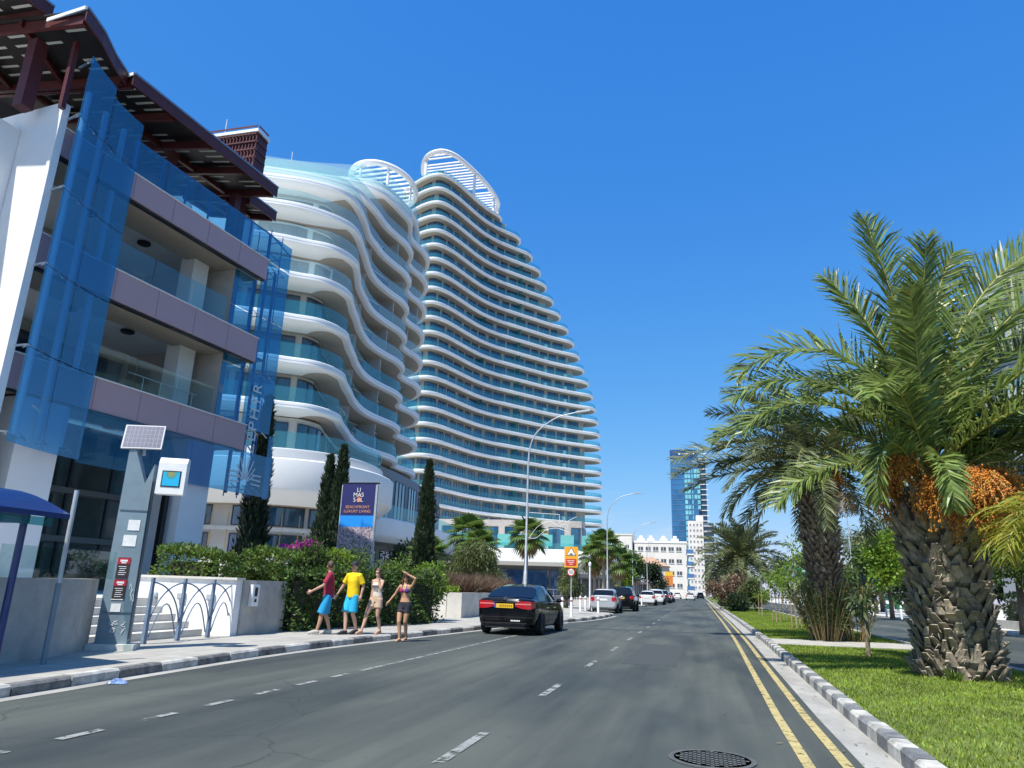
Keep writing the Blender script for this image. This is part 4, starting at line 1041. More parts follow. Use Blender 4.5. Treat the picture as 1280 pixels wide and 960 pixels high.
for x in (-15, -12.4, -9, -6): b = MB(); b.lathe([(.5, 0), (.55, .5), (.5, 1.0)], (x, 203, 15.1), 12); b.box(x, 203, 14.8, 1.0, 1.0, .6); b.frame_box((x - .9, 201.9, 14.6), (1.8, 0, 0), (0, .8, .7), (0, -.04, .05), mi=0); b.build('roof_tank', WHITEP, wb)
ws = thing('apartment_block', 'stepped white block with small square windows beside the long white apartment block', 'building', (-20, 202, 0))
b = MB(); b.box(-20.5, 206, 8, 6.5, 13, 16); b.box(-25, 207, 6, 3, 12, 12.2); b.build('wall', OFFW, ws)
b = MB(); b.box(-20.5, 206, 16.1, 6.8, 13.3, .35); b.build('parapet', CREAM, ws)
facade(ws, -23.5, -17.5, 199.5, 0, 4, 3, .9, 1.0, 3.1, DKW, 3.6)
sh_ = thing('shop_house', 'low tiled two-storey house with an arched loggia below the white apartment block', 'building', (-11, 150, 0))
b = MB(); b.box(-11, 154, 3.2, 10, 8, 6.4); b.build('wall', CREAM, sh_)
b = MB(); b.add([(-16.3, 149.4, 6.4), (-5.7, 149.4, 6.4), (-5.7, 158.5, 6.4), (-16.3, 158.5, 6.4), (-13, 152.5, 8.2), (-9, 152.5, 8.2), (-9, 156, 8.2), (-13, 156, 8.2)], [(0, 1, 5, 4), (1, 2, 6, 5), (2, 3, 7, 6), (3, 0, 4, 7), (4, 5, 6, 7), (3, 2, 1, 0)])
b.build('roof', mat('pale_roof_tiles', (.42, .27, .18), .85, nscale=4, namt=.3), sh_)
facade(sh_, -15.5, -6.5, 150, 0, 1, 3, 1.7, 1.6, 3, DKW, 5.0); facade(sh_, -15.5, -6.5, 150, 0, 1, 3, 2.3, 2.3, 3, DKW, 1.6, name='shop_window')
facade(sh_, 151, 158, -6.0, 0, 1, 3, 1.6, 1.6, 3, DKW, 5.0, face='x')
b = MB(); b.frame_box((-16, 149.9, 3.3), (10, 0, 0), (0, -2.0, -.5), (0, .02, .06)); b.build('awning', mat('dark_awning', (.05, .05, .06), .8), sh_)
og = thing('orange_signboard', 'orange and yellow upright signboard outside the low tiled house', 'sign', (-5.7, 147, 0))
b = MB(); b.box(-5.7, 147, 1.2, .12, .12, 2.4); b.build('post', GREYPAINT, og)
b = MB(); b.box(-5.7, 147, 4.0, 1.5, .14, 2.6); b.build('board', mat('orange_board', (.62, .20, .04), .5), og)
b = MB(); b.box(-5.7, 146.92, 4.9, 1.5, .03, .8); b.build('header', mat('yellow_board', (.75, .45, .04), .5), og)
rs = thing('corner_shops', 'row of shops with dark awnings beyond the pocket of parked cars', 'building', (-13, 120, 0))
b = MB(); b.box(-14.5, 122, 2.5, 9, 22, 5); b.build('wall', mat('shop_grey', (.30, .31, .32), .8), rs)
facade(rs, -18.5, -10.5, 111, 0, 1, 3, 2.2, 2.6, 3, DKW, 1.6, name='shop_window'); facade(rs, 112, 132, -10, 0, 1, 5, 3.2, 2.8, 3, DKW, 1.7, face='x', name='shop_window')
b = MB(); b.frame_box((-10.0, 111.5, 3.5), (0, 21, 0), (1.6, 0, -.5), (0, 0, .07)); b.frame_box((-19, 110.9, 3.6), (9, 0, 0), (0, -1.6, -.5), (0, 0, .07)); b.build('awning', mat('charcoal_awning', (.035, .04, .05), .8), rs)
# blue glass office tower
bt = thing('glass_office_tower', 'blue glass office tower with pale aqua panels, tallest on the horizon', 'tower', (-5, 570, 0))
b = MB(); b.box(-8.5, 570, 53, 20, 18, 106); b.build('body', mat('office_glass', (.03, .13, .28), .15, spec=.6, nscale=.06, namt=.5), bt)
b = MB(); b.box(4.5, 571, 51, 6, 15, 102); b.build('side_wing', mat('office_glass_dark', (.02, .05, .10), .15, spec=.8), bt)
AQ = mat('aqua_panel', (.18, .50, .54), .2, spec=.8, nscale=.3, namt=.3); 
rg = random.Random(3)
for r in range(26):
    z = 5 + r * 3.9
    b = MB(); b.box(-8.5, 560.9, z + 1.8, 20.1, .12, .35); b.build('floor_band', mat('floor_band_blue', (.10, .20, .34), .3), bt)
    for c in range(5):
        if z < 94 and (rg.random() < .62 or c in (0, 2)): b = MB(); b.box(-7.2 + c * 2.3, 560.85, z, 2.0 if c not in (2,) else .8, .12, 2.9); b.build('panel', AQ, bt)
    b = MB(); b.box(5.0, 563.2, z + 1.8, 7.4, .9, .5); b.build('balcony', WHITEP, bt)
b = MB(); b.box(-8.5, 560.8, 104, 20.3, .3, 6.5); b.build('crown_panel', mat('crown_blue', (.02, .07, .19), .3), bt)
b = MB()
for k in range(6): b.box(-9 + k * 1.6, 560.6, 104.2, 1.0, .1, .9)
b.box(-11.5, 560.6, 104.3, 1.3, .1, 1.6); b.build('crown_marks', WHITEP, bt)
wt = thing('white_slab_block', 'slim white high-rise with small dark windows in front of the blue glass tower', 'tower', (1, 485, 0))
b = MB(); b.box(-1.2, 488, 23, 9.5, 14, 46); b.box(1.5, 490, 48, 4.5, 8, 4.2); b.build('wall', OFFW, wt)
facade(wt, -5.5, 3.2, 481, 0, 12, 4, .9, 1.2, 3.5, DKW, 5)
b = MB(); b.box(6.8, 490, 22.5, 6.4, 14, 45); b.build('glazed_side', mat('slab_side', (.10, .13, .16), .3, spec=.7), wt)
for r in range(12): b = MB(); b.box(6.9, 482.4, 4.5 + 3.5 * r, 6.6, 1.3, .9); b.build('balcony', mat('grey_balcony', (.42, .45, .48), .6), wt)
fb = thing('distant_building', 'grey-blue building closing the end of the left pavement', 'building', (-6, 300, 0))
b = MB(); b.box(-8.8, 300, 5.5, 8, 20, 11); b.build('wall', mat('far_grey', (.28, .32, .36), .7), fb)
facade(fb, -12, -5.5, 290, 0, 3, 3, 1.2, 1.4, 3.2, DKW, 2.6); facade(fb, 291, 309, -4.8, 0, 3, 5, 2, 1.6, 3.2, WINB, 2.6, face='x')
# right-hand apartment house seen through the palm
rb = thing('apartment_house', 'pale grey flat-roofed apartment house behind the big date palm at the right', 'building', (21, 47, 0))
b = MB(); b.box(22, 30, 9, 9.9, 38, 17.9); b.build('wall', mat('grey_render', (.44, .46, .48), .7, nscale=.5, namt=.06), rb)
b = MB(); b.box(21.8, 30, 18.1, 11.0, 38.8, .7); b.build('roof_edge', WHITE, rb)
for r in range(5):
    b = MB(); b.box(16.5, 27.5, 2.5 + 3.1 * r, 1.2, 31, .45); o = b.build('balcony', WHITE, rb)
    for c in range(8): b = MB(); b.box(17.02, 14 + c * 3.8, 4.3 + 3.1 * r, .1, 2.6, 2.1); b.build('window', DKW, rb)
    b = MB(); b.box(15.93, 27.5, 3.25 + 3.1 * r, .05, 30.9, 1.0); b.build('balustrade', TEALD, o)
# ------------------------------------------------------------------ plants
def quads_mesh(name, v, mats, parent=None, mi=None):
    """v: (n,4,3) array of leaf corners"""
    n = len(v); f = np.arange(n * 4).reshape(-1, 4).tolist()
    return link_mesh(name, v.reshape(-1, 3), f, mats, parent, False, mi)
def leaf_quads(P, D, Nn, ln, wd):
    """diamond leaves at P along D with blade normal Nn"""
    D = D / np.linalg.norm(D, axis=1, keepdims=True); S = np.cross(D, Nn); S /= np.linalg.norm(S, axis=1, keepdims=True) + 1e-9
    ln = np.asarray(ln)[:, None]; wd = np.asarray(wd)[:, None]
    return np.stack([P, P + D * ln * .45 + S * wd / 2, P + D * ln, P + D * ln * .45 - S * wd / 2], 1)
def cloud(rg, centers, radii, n, flat=1.0, shell=.55):
    """points through several leafy clumps, denser towards each clump's skin"""
    c = np.asarray(centers, float); r = np.asarray(radii, float); w = r ** 2; w = w / w.sum()
    k = rg.choice(len(c), n, p=w); d = rg.normal(size=(n, 3)); d /= np.linalg.norm(d, axis=1, keepdims=True)
    rad = r[k] * (shell + (1 - shell) * rg.random(n)) * (1 + .12 * rg.normal(size=n)); d[:, 2] *= flat
    return c[k] + d * rad[:, None], d
def leaves(rg, pts, out, size, aspect=.5, droop=.3, jitter=.8, name='crown', m=None, par=None):
    n = len(pts); D = out + rg.normal(0, jitter, (n, 3)); D[:, 2] -= droop; Nn = rg.normal(size=(n, 3)) + np.array([0, 0, .8])
    s = size * (.6 + .8 * rg.random(n)); return quads_mesh(name, leaf_quads(pts, D, Nn, s, s * aspect), m, par)
L_HEDGE = leafmat('hedge_leaf', (.060, .110, .022), tr=.25, island=.5, hue=.03)
L_HEDGE2 = leafmat('bright_hedge_leaf', (.105, .175, .030), tr=.3, island=.45, hue=.03)
L_DARK = leafmat('dark_leaf', (.028, .052, .020), tr=.15, island=.4, hue=.02)
L_CYP = leafmat('cypress_leaf', (.030, .050, .020), tr=.12, island=.45, hue=.02)
L_MID = leafmat('mid_green_leaf', (.075, .125, .030), tr=.3, island=.45, hue=.03)
L_LIME = leafmat('lime_leaf', (.16, .26, .030), tr=.4, island=.4, hue=.02)
L_OLIVE = leafmat('olive_leaf', (.10, .125, .040), tr=.25, island=.45, hue=.03)
L_GREY = leafmat('grey_green_leaf', (.13, .155, .085), tr=.25, island=.4, hue=.03)
L_PALM = leafmat('date_palm_leaflet', (.155, .215, .055), tr=.28, island=.45, hue=.02, rough=.36)
L_PALM2 = leafmat('grey_palm_leaflet', (.125, .15, .065), tr=.2, island=.35, hue=.02, rough=.45)
L_FAN = leafmat('fan_palm_leaf', (.085, .150, .030), tr=.3, island=.3, hue=.02)
L_YEL = leafmat('yellow_green_leaf', (.24, .26, .030), tr=.4, island=.35, hue=.03)
L_OLEAN = leafmat('oleander_leaf', (.085, .125, .045), tr=.25, island=.4, hue=.02)
BARK = mat('bark', (.16, .125, .095), .9, nscale=6, namt=.4, bump=.5, bscale=14)
BARKP = mat('pale_bark', (.34, .29, .23), .9, nscale=5, namt=.35, bump=.4)
RACHIS = mat('palm_rachis', (.30, .28, .06), .5, nscale=3, namt=.25)
BOOT = mat('palm_boot', (.235, .195, .14), .85, nscale=5, namt=.55, bump=.6, bscale=22, island=.35, hue=.015)
BOOTC = mat('palm_boot_cut', (.44, .39, .30), .85, nscale=8, namt=.35, island=.3)
DATE = mat('orange_date', (.48, .185, .03), .4, island=.45, hue=.025)
STALK = mat('date_stalk', (.46, .27, .06), .6)
FIBRE = mat('palm_fibre', (.13, .10, .07), .95, nscale=5, namt=.4, bump=.6)
STRAW = leafmat('dry_palm_leaf', (.34, .25, .13), tr=.15, island=.35, hue=.02)

def frond(rg, base, az, el, length, droop, nl=62, lf=.55, vee=.5, wid=.03, roll=0., start=.12):
    """feather leaf: returns (rachis points, radii, leaflet corner array)"""
    h = np.array([math.cos(az), math.sin(az), 0]); p = np.array(base, float); N_ = 26; pts = [p.copy()]; dirs = []
    for i in range(N_):
        t = i / (N_ - 1); a = el - droop * t ** 1.45; d = h * math.cos(a) + np.array([0, 0, math.sin(a)]); dirs.append(d); p = p + d * length / N_; pts.append(p.copy())
    pts = np.array(pts); dirs = np.array(dirs + [dirs[-1]])
    side = np.array([-h[1], h[0], 0]); q = []
    for j in range(nl):
        t = start + (1 - start) * (j + .5) / nl; f = t * N_; i = min(int(f), N_ - 1); P = pts[i] + (pts[i + 1] - pts[i]) * (f - i); d = dirs[i]
        up = np.cross(side, d) * -1.0; up = up if up[2] > -.2 else -up
        sd = side * math.cos(roll) + up * math.sin(roll); up = up * math.cos(roll) - side * math.sin(roll)
        prof = (math.sin(PI * min(1, .16 + t * .62)) ** .8) * (1 if t < .9 else 1 - (t - .9) * 5.0)
        ll = lf * length / 4.5 * 1.0 * max(.2, prof)
        for sg in (-1, 1):
            fw = .55 + .7 * t
            v = rg.uniform(.3, 1.6) * vee
            D = sd * sg + d * fw + up * v * (1 if j % 3 else .3) + rg.normal(0, .11, 3); D /= np.linalg.norm(D)
            S = np.cross(D, up); S /= np.linalg.norm(S) + 1e-9; th_ = rg.uniform(-.8, .8); S = S * math.cos(th_) + np.cross(D, S) * math.sin(th_); w = wid * (.8 + .4 * rg.random()) * (1 - .3 * t)
            Mi = P + D * ll * .55; T = P + D * ll * .98 + np.array([0, 0, -ll * rg.uniform(.08, .22)])
            q.append([P - S * w * .5, P + S * w * .5, Mi + S * w * .62, Mi - S * w * .62])
            q.append([Mi - S * w * .62, Mi + S * w * .62, T + S * .002, T - S * .002])
    return pts, np.array(q)
def palm_trunk(t, loc, prof, nb, rows, bw, bh, seed, bootlen=.16):
    """core with a spiral of cut leaf bases; prof = [(z, r)]"""
    rg = np.random.default_rng(seed); zz = [p[0] for p in prof]; rr = [p[1] for p in prof]
    lx = lambda z: np.interp(z, zz, [p[2] if len(p) > 2 else 0 for p in prof]); ly = lambda z: np.interp(z, zz, [p[3] if len(p) > 3 else 0 for p in prof])
    b = MB(); Z = np.linspace(zz[0], zz[-1], 14); b.tube([(loc[0] + lx(z), loc[1] + ly(z), loc[2] + z) for z in Z], [np.interp(z, zz, rr) * .93 for z in Z], 20)
    tr = b.build('trunk', FIBRE, t, smooth=True); b = MB()
    for i in range(rows):
        z = zz[0] + (zz[-1] - zz[0]) * (i + .3) / rows; r = np.interp(z, zz, rr); n = max(6, int(nb * r / max(rr)))
        for k in range(n):
            th = 2 * PI * (k + .5 * (i % 2) + rg.uniform(-.3, .3)) / n; w = bw * rg.uniform(.65, 1.3); h = bh * rg.uniform(.65, 1.35); o = bootlen * rg.uniform(.15, 1.7)
            e = np.array([math.cos(th), math.sin(th), 0]); s = np.array([-e[1], e[0], 0]); c = np.array([loc[0] + lx(z), loc[1] + ly(z), loc[2] + z + rg.uniform(-.07, .07)])
            tl = rg.uniform(-.8, .8); u = np.array([0, 0, 1.]) + s * tl * .5
            V = []
            for (zz_, ro, ww) in ((-.55, -.10 * r, .55), (-.18, .012, .56), (.18, .45 * o, .40), (.52, o, .24 * rg.uniform(.6, 1.3))):
                m0 = c + u * h * zz_ + e * (r + ro); V += [m0 - s * w * ww, m0 + e * (.022 + .03 * ww) + s * rg.uniform(-.1, .1) * w, m0 + s * w * ww]
            k0 = c + u * h * .56 + e * (r + o * .55); V += [k0 - s * w * .22, k0 + s * w * .22]
            b.add(V, [(0, 1, 4, 3), (1, 2, 5, 4), (3, 4, 7, 6), (4, 5, 8, 7), (6, 7, 10, 9), (7, 8, 11, 10)], 0)
            b.add([V[9], V[10], V[11], V[13], V[12]], [(0, 1, 2, 3, 4)], 1); b.add([V[3], V[9], V[12], V[5], V[11], V[13]], [(0, 2, 1), (3, 4, 5)], 0)
            for _ in range(2):   # frayed fibre
                a0 = c + e * (r + o * .6) + s * rg.uniform(-.5, .5) * w; d = e * rg.uniform(.02, .14) + s * rg.uniform(-.12, .12) + np.array([0, 0, rg.uniform(-.12, .1)])
                b.add([a0, a0 + s * .012, a0 + d], [(0, 1, 2)], 1)
    b.build('leaf_bases', [BOOT, BOOTC], tr); return tr
def crown_of(t, rg, specs, m, par_name='crown', nl=62, lf=.55, wid=.03):
    Q = []; b = MB()
    for sp_ in specs:
        base, az, el, ln, dr = sp_[:5]; roll = sp_[5] if len(sp_) > 5 else rg.uniform(-.6, .6)
        pts, q = frond(rg, base, az, el, ln, dr, nl=nl, lf=lf, wid=wid, roll=roll); Q.append(q)
        b.tube(pts[::2], [.034 * ln / 4.5 * (1 - .85 * i / 13) for i in range(len(pts[::2]))], 5)
    cr = quads_mesh(par_name, np.concatenate(Q), m, t); b.build('rachis', RACHIS, cr, smooth=True); return cr
def dates(t, rg, anchor, tip, spread, n=70, bead=.017):
    a = np.array(anchor, float); c = np.array(tip, float); b = MB(); bb = MB()
    mid = (a + c) / 2 + np.array([0, 0, .25]); st = spline([a, mid, c], 6); b.tube(st, .022, 6)
    for i in range(n):
        s = st[-1 - rg.integers(0, 5)]; d = rg.normal(0, spread, 3); d[2] = -abs(d[2]) * 1.3 - .1
        P = spline([s, s + d * .5 + np.array([0, 0, .05]), s + d + np.array([0, 0, -.15])], 5); b.tube(P[::2], .005, 3, cap=False)
        for p in P[2:]:
            for _ in range(2):
                q = p + rg.normal(0, .03, 3); r = bead * rg.uniform(.8, 1.5)
                bb.add([q + (r, 0, 0), q + (0, r, 0), q - (r, 0, 0), q - (0, r, 0), q + (0, 0, r * 1.4), q - (0, 0, r * 1.4)], [(0, 1, 4), (1, 2, 4), (2, 3, 4), (3, 0, 4), (1, 0, 5), (2, 1, 5), (3, 2, 5), (0, 3, 5)])
    o = b.build('date_bunch', STALK, t); bb.build('fruit', DATE, o); return o
def specs_random(rg, c, n, lmin, lmax, elmin=-5, elmax=85, r0=.3):
    out = []
    for i in range(n):
        u = (i + .5) / n; el = elmin + (elmax - elmin) * u ** .8; az = i * 2.39996 + rg.uniform(-.2, .2)
        base = np.array(c) + np.array([math.cos(az), math.sin(az), 0]) * r0 * (1 - .7 * u) + np.array([0, 0, .35 * u])
        out.append((base, az, R(el), rg.uniform(lmin, lmax) * (1 if el < 70 else .85), R(rg.uniform(45, 80) * (1.15 - .5 * u))))
    return out
def A(d): return R(d)
# --- the big date palm at the right
rg = np.random.default_rng(12)
P1 = (4.5, 15.5, .1)
t = thing('date_palm', 'stout scaly date palm with hanging orange date bunches, nearest on the lawn', 'palm tree', P1)
palm_trunk(t, P1, [(0, .72), (.25, .66), (.7, .63), (1.3, .61), (1.9, .63), (2.4, .70), (2.9, .80)], 24, 22, .19, .25, 5, .12)
b = MB()   # flared old petiole stubs under the crown
for i in range(46):
    th = i * 2.39996; z = 2.35 + .9 * (i / 46); e = V3(math.cos(th), math.sin(th), 0); p = V3(*P1) + e * (.62 - .2 * (i / 46)) + V3(0, 0, z)
    b.tube([p, p + e * .16 + V3(0, 0, .26), p + e * .30 + V3(0, 0, .55 + .1 * math.sin(i))], [.085, .06, .045], 5)
b.build('petiole_stubs', BOOT, t)
c1 = np.array([4.42, 15.5, 3.75])
sp = [(c1 + (0, 0, .3), A(190), A(88), 5.3, A(14), -1.2), (c1 + (.1, 0, .3), A(10), A(80), 5.5, A(50), 1.0), (c1 + (.1, 0, .2), A(350), A(72), 5.4, A(58), .8), (c1 + (-.05, 0, .2), A(176), A(84), 4.5, A(34), -1.0),
      (c1 + (.05, .1, .3), A(30), A(86), 5.0, A(30), 1.2), (c1 + (0, -.1, .2), A(280), A(86), 4.5, A(22), .2), (c1 + (.1, .1, .2), A(5), A(64), 5.2, A(62), .7),
      (c1 + (-.1, 0, .3), A(180), A(80), 4.9, A(128), -.8), (c1 + (-.1, 0, .1), A(186), A(64), 4.5, A(104), -.7), (c1, A(176), A(40), 4.4, A(70), -.5), (c1, A(196), A(52), 4.3, A(100), -.4),
      (c1 + (0, -.1, .1), A(255), A(80), 3.8, A(60), .3), (c1, A(240), A(64), 3.6, A(110)), (c1 + (-.25, -.25, -.1), A(236), A(42), 2.9, A(150)), (c1 + (-.1, -.35, -.1), A(265), A(30), 2.3, A(140)),
      (c1, A(325), A(55), 4.6, A(66), .4), (c1, A(345), A(44), 4.8, A(60), .6), (c1, A(310), A(38), 4.2, A(74), .3), (c1, A(0), A(52), 4.8, A(72), .6), (c1, A(15), A(35), 4.6, A(65), .5), (c1, A(205), A(12), 3.6, A(60), -.4)]
for i in range(40):
    az = i * 2.39996 + 1; el = 22 + 60 * ((i * .618) % 1)
    if math.sin(az) < -.45 and el < 58: continue
    if math.cos(az) < -.55: continue
    sp.append((c1 + rg.normal(0, .1, 3), az, R(el), rg.uniform(3.8, 4.6), R(rg.uniform(55, 85))))
crown_of(t, rg, sp, L_PALM, nl=120, lf=.86, wid=.042)
for (az, rr, z0, dz, s, n) in ((250, .95, 3.1, .15, .17, 90), (300, 1.1, 3.2, .25, .25, 170), (218, 1.0, 3.45, .45, .17, 100), (276, .9, 2.9, .1, .17, 90), (340, 1.2, 3.25, .25, .24, 130), (194, 1.15, 3.2, .2, .16, 80), (318, .95, 2.85, .05, .16, 80)):
    e = V3(math.cos(R(az)), math.sin(R(az)), 0); dates(t, rg, V3(*P1) + e * .4 + V3(0, 0, z0 + .25), V3(*P1) + e * rr + V3(0, 0, z0 + dz), s, n)
# --- second date palm behind it
P2 = (3.95, 26.1, .1)
t = thing('date_palm', 'tall slender date palm rising from oleander shrubs behind the nearest palm', 'palm tree', P2)
palm_trunk(t, P2, [(0, .46), (1, .46, .0), (2.5, .50, .0), (3.9, .56, -.05), (4.8, .62, .0), (5.5, .45, .05)], 22, 40, .13, .17, 8, .13)
rg = np.random.default_rng(31); c2 = np.array([4.0, 26.1, 5.6])
sp2 = specs_random(rg, c2, 44, 3.3, 4.2, -18, 58)
sp2 += [(c2, A(180), A(14), 4.9, A(40), -.6), (c2, A(188), A(24), 5.0, A(52), -.7), (c2, A(172), A(6), 4.6, A(36), -.5), (c2, A(200), A(-20), 3.4, A(60))]
crown_of(t, rg, sp2, L_PALM2, nl=80, lf=.74, wid=.042)
for az in (200, 320): e = V3(math.cos(R(az)), math.sin(R(az)), 0); dates(t, rg, c2 + e * .2, c2 + e * .75 - V3(0, 0, .35), .2, 60)
Q = []
for i in range(14): pts, q = frond(rg, c2 + V3(.35, -.3, -.7), A(250 + 15 * i), A(-20), 1.2, A(75), nl=16, lf=.9); Q.append(q)
quads_mesh('dry_leaves', np.concatenate(Q), STRAW, t)
# --- further date palms on the median
def far_palm(x, y, h, label, seed, n=34, l=3.6, m=L_PALM2, r=.42):
    rg = np.random.default_rng(seed); t = thing('date_palm', label, 'palm tree', (x, y, .1), 'date palms along the median')
    palm_trunk(t, (x, y, .1), [(0, r * 1.1), (h * .6, r), (h, r * 1.2)], 12, int(h * 4), .2, .28, seed, .1)
    crown_of(t, rg, specs_random(rg, (x, y, h + .2), n, l * .85, l, -30, 82), m, nl=46, lf=.8, wid=.075); return t
far_palm(3.9, 74, 4.4, 'bushy date palm further along the median, with flowering shrubs at its foot', 41, 64, 4.6)
far_palm(3.7, 92, 4.0, 'small date palm behind the bushy one at the far end of the lawn', 43, 30, 3.6)
far_palm(4.4, 128, 5.2, 'far date palm where the median meets the distant street', 44, 30, 4.0)

# --- hedges, shrubs
def hedge(name, poly, z0, z1, m, seed, dens, size, label, cat='hedge', par=None, mcore=L_DARK, wob=.12):
    """clipped hedge: leafy skin over a solid dark core that stops light"""
    rg = np.random.default_rng(seed); t = thing(name, label, cat, (*np.mean(poly, axis=0), z0)) if par is None else par
    P = [np.array(p, float) for p in poly]; n = len(P); area = sum(P[i - 1][0] * P[i][1] - P[i][0] * P[i - 1][1] for i in range(n)) / 2
    if area < 0: P = P[::-1]
    pts = []; out = []
    for i in range(n):
        a, c = P[i], P[(i + 1) % n]; l = np.linalg.norm(c - a); k = int(l * (z1 - z0) * dens); u = rg.random(k); z = z0 + (z1 - z0) * rg.random(k); d = (c - a) / l; o = np.array([d[1], -d[0]])
        bulge = wob * np.sin(u * l * 2.1 + z * 3 + i) + rg.normal(0, .06, k) - .05 - .1 * ((z - z0) / (z1 - z0)) ** 3
        q = a + np.outer(u, c - a) + np.outer(bulge, o); pts.append(np.column_stack([q, z])); out.append(np.tile([*o, .3], (k, 1)))
    lo = np.min(P, axis=0); hi = np.max(P, axis=0); k = int(abs(area) * dens * 1.3); xy = lo + rg.random((int(k * 2.5), 2)) * (hi - lo); ins = np.ones(len(xy), bool)
    for i in range(n):
        a, c = P[i], P[(i + 1) % n]; ins &= ((c[0] - a[0]) * (xy[:, 1] - a[1]) - (c[1] - a[1]) * (xy[:, 0] - a[0])) > -.02
    xy = xy[ins]; z = z1 + .10 * np.sin(xy[:, 0] * 2.3) * np.cos(xy[:, 1] * 1.9) + rg.normal(0, .06, len(xy)); pts.append(np.column_stack([xy, z])); out.append(np.tile([0, 0, 1.], (len(xy), 1)))
    leaves(rg, np.concatenate(pts), np.concatenate(out), size, .55, .1, .7, 'foliage', m, t)
    cen = np.mean(P, axis=0); b = MB(); b.prism([tuple(cen + (p - cen) * (1 - .45 / max(.5, np.linalg.norm(p - cen)))) for p in P], z0, z1 - .22); b.build('solid_core', mcore if not isinstance(mcore, str) else MATS[mcore], t); return t
FOLCORE = mat('dark_foliage_core', (.035, .040, .020), .95, nscale=9, namt=.6)  # dark solid cores added inside foliage so light does not pass
hedge('street_hedge', [(-10.35, 17.4), (-9.75, 21), (-8.95, 25.4), (-11.2, 25.8), (-12.3, 21.4), (-12.6, 17.6)], .12, 1.62, L_HEDGE, 61, 260, .115, 'long dense dark green hedge behind the four walkers', mcore=FOLCORE, wob=.16)
hedge('clipped_hedge', [(-13.2, 15.75), (-11.35, 15.75), (-11.35, 16.6), (-13.2, 16.6)], 1.0, 1.98, L_HEDGE2, 62, 340, .10, 'small square clipped hedge above the white wall, beside the second column', mcore=FOLCORE, wob=.05)
hedge('clipped_hedge', [(-12.3, 18.0), (-10.75, 17.65), (-10.75, 19.0), (-12.6, 19.3)], 1.0, 2.05, L_HEDGE2, 63, 300, .10, 'clipped hedge above the stained wall, in front of the dark cypress', mcore=FOLCORE, wob=.06)
def ball_bush(x, y, z, r, m, label, seed, n=2600, size=.09, sz=1.0, cat='bush', name='round_bush'):
    rg = np.random.default_rng(seed); t = thing(name, label, cat, (x, y, z - r * sz))
    p, d = cloud(rg, [(x, y, z)], [r], n, sz, .86); leaves(rg, p, d, size, .55, .1, .6, 'foliage', m, t)
    b = MB(); b.ball((x, y, z), r * .88, 14, 10, scale=(1, 1, sz)); b.build('solid_core', FOLCORE, t); return t
ball_bush(-11.0, 19.6, 1.85, .5, L_HEDGE, 'clipped ball bush with a dark underside on the big hedge, left of the red shirt', 71)
ball_bush(-10.7, 20.6, 1.75, .55, L_LIME, 'bright green mounded bush behind the man in the red shirt', 72, 2600, .10)
def shrub(x, y, z, rx, h, m, label, seed, n=2200, size=.12, aspect=.4, droop=.2, clumps=9, cat='shrub', name='leafy_shrub', stems=5, mstem=BARK, group=None):
    rg = np.random.default_rng(seed); t = thing(name, label, cat, (x, y, z), group)
    c = [(x + rg.normal(0, rx * .45), y + rg.normal(0, rx * .45), z + h * rg.uniform(.35, .85)) for _ in range(clumps)]
    p, d = cloud(rg, c, [rx * rg.uniform(.35, .6) for _ in c], n, 1.0, .25); p[:, 2] = np.maximum(p[:, 2], z + .05); leaves(rg, p, d, size, aspect, droop, .8, 'foliage', m, t)
    b = MB()
    for q in c[:stems]: b.tube(spline([np.array([x, y, z]), (np.array([x, y, z]) + q) / 2 + rg.normal(0, .08, 3), np.array(q)], 4), [.03] * 8 + [.012], 5)
    b.build('stems', mstem, t); return t
shrub(-11.0, 22.3, 1.1, 1.0, 1.3, L_MID, 'loose pale green shrub in front of the blue billboard', 73, 3200, .10)
shrub(-10.6, 24.3, 1.1, .8, 1.1, L_HEDGE2, 'yellow-green shrub at the foot of the billboard post', 74, 2600, .10)
sb = shrub(-12.0, 21.2, 1.7, .7, .9, L_MID, 'bougainvillea with magenta flowers behind the bright green bush', 75, 1200, .10, name='flowering_shrub')
rg = np.random.default_rng(3); p, d = cloud(rg, [(-12.0, 21.0, 2.45), (-12.5, 20.6, 2.3)], [.4, .3], 420, .6, .3); leaves(rg, p, d, .09, .8, 0, .8, 'flowers', leafmat('magenta_bract', (.42, .04, .28), tr=.4, island=.3), sb)
ball_bush(-9.9, 26.4, 1.4, .7, L_LIME, 'round light green bush at the far end of the big hedge, by the tall cypress', 76, 2200, .11)
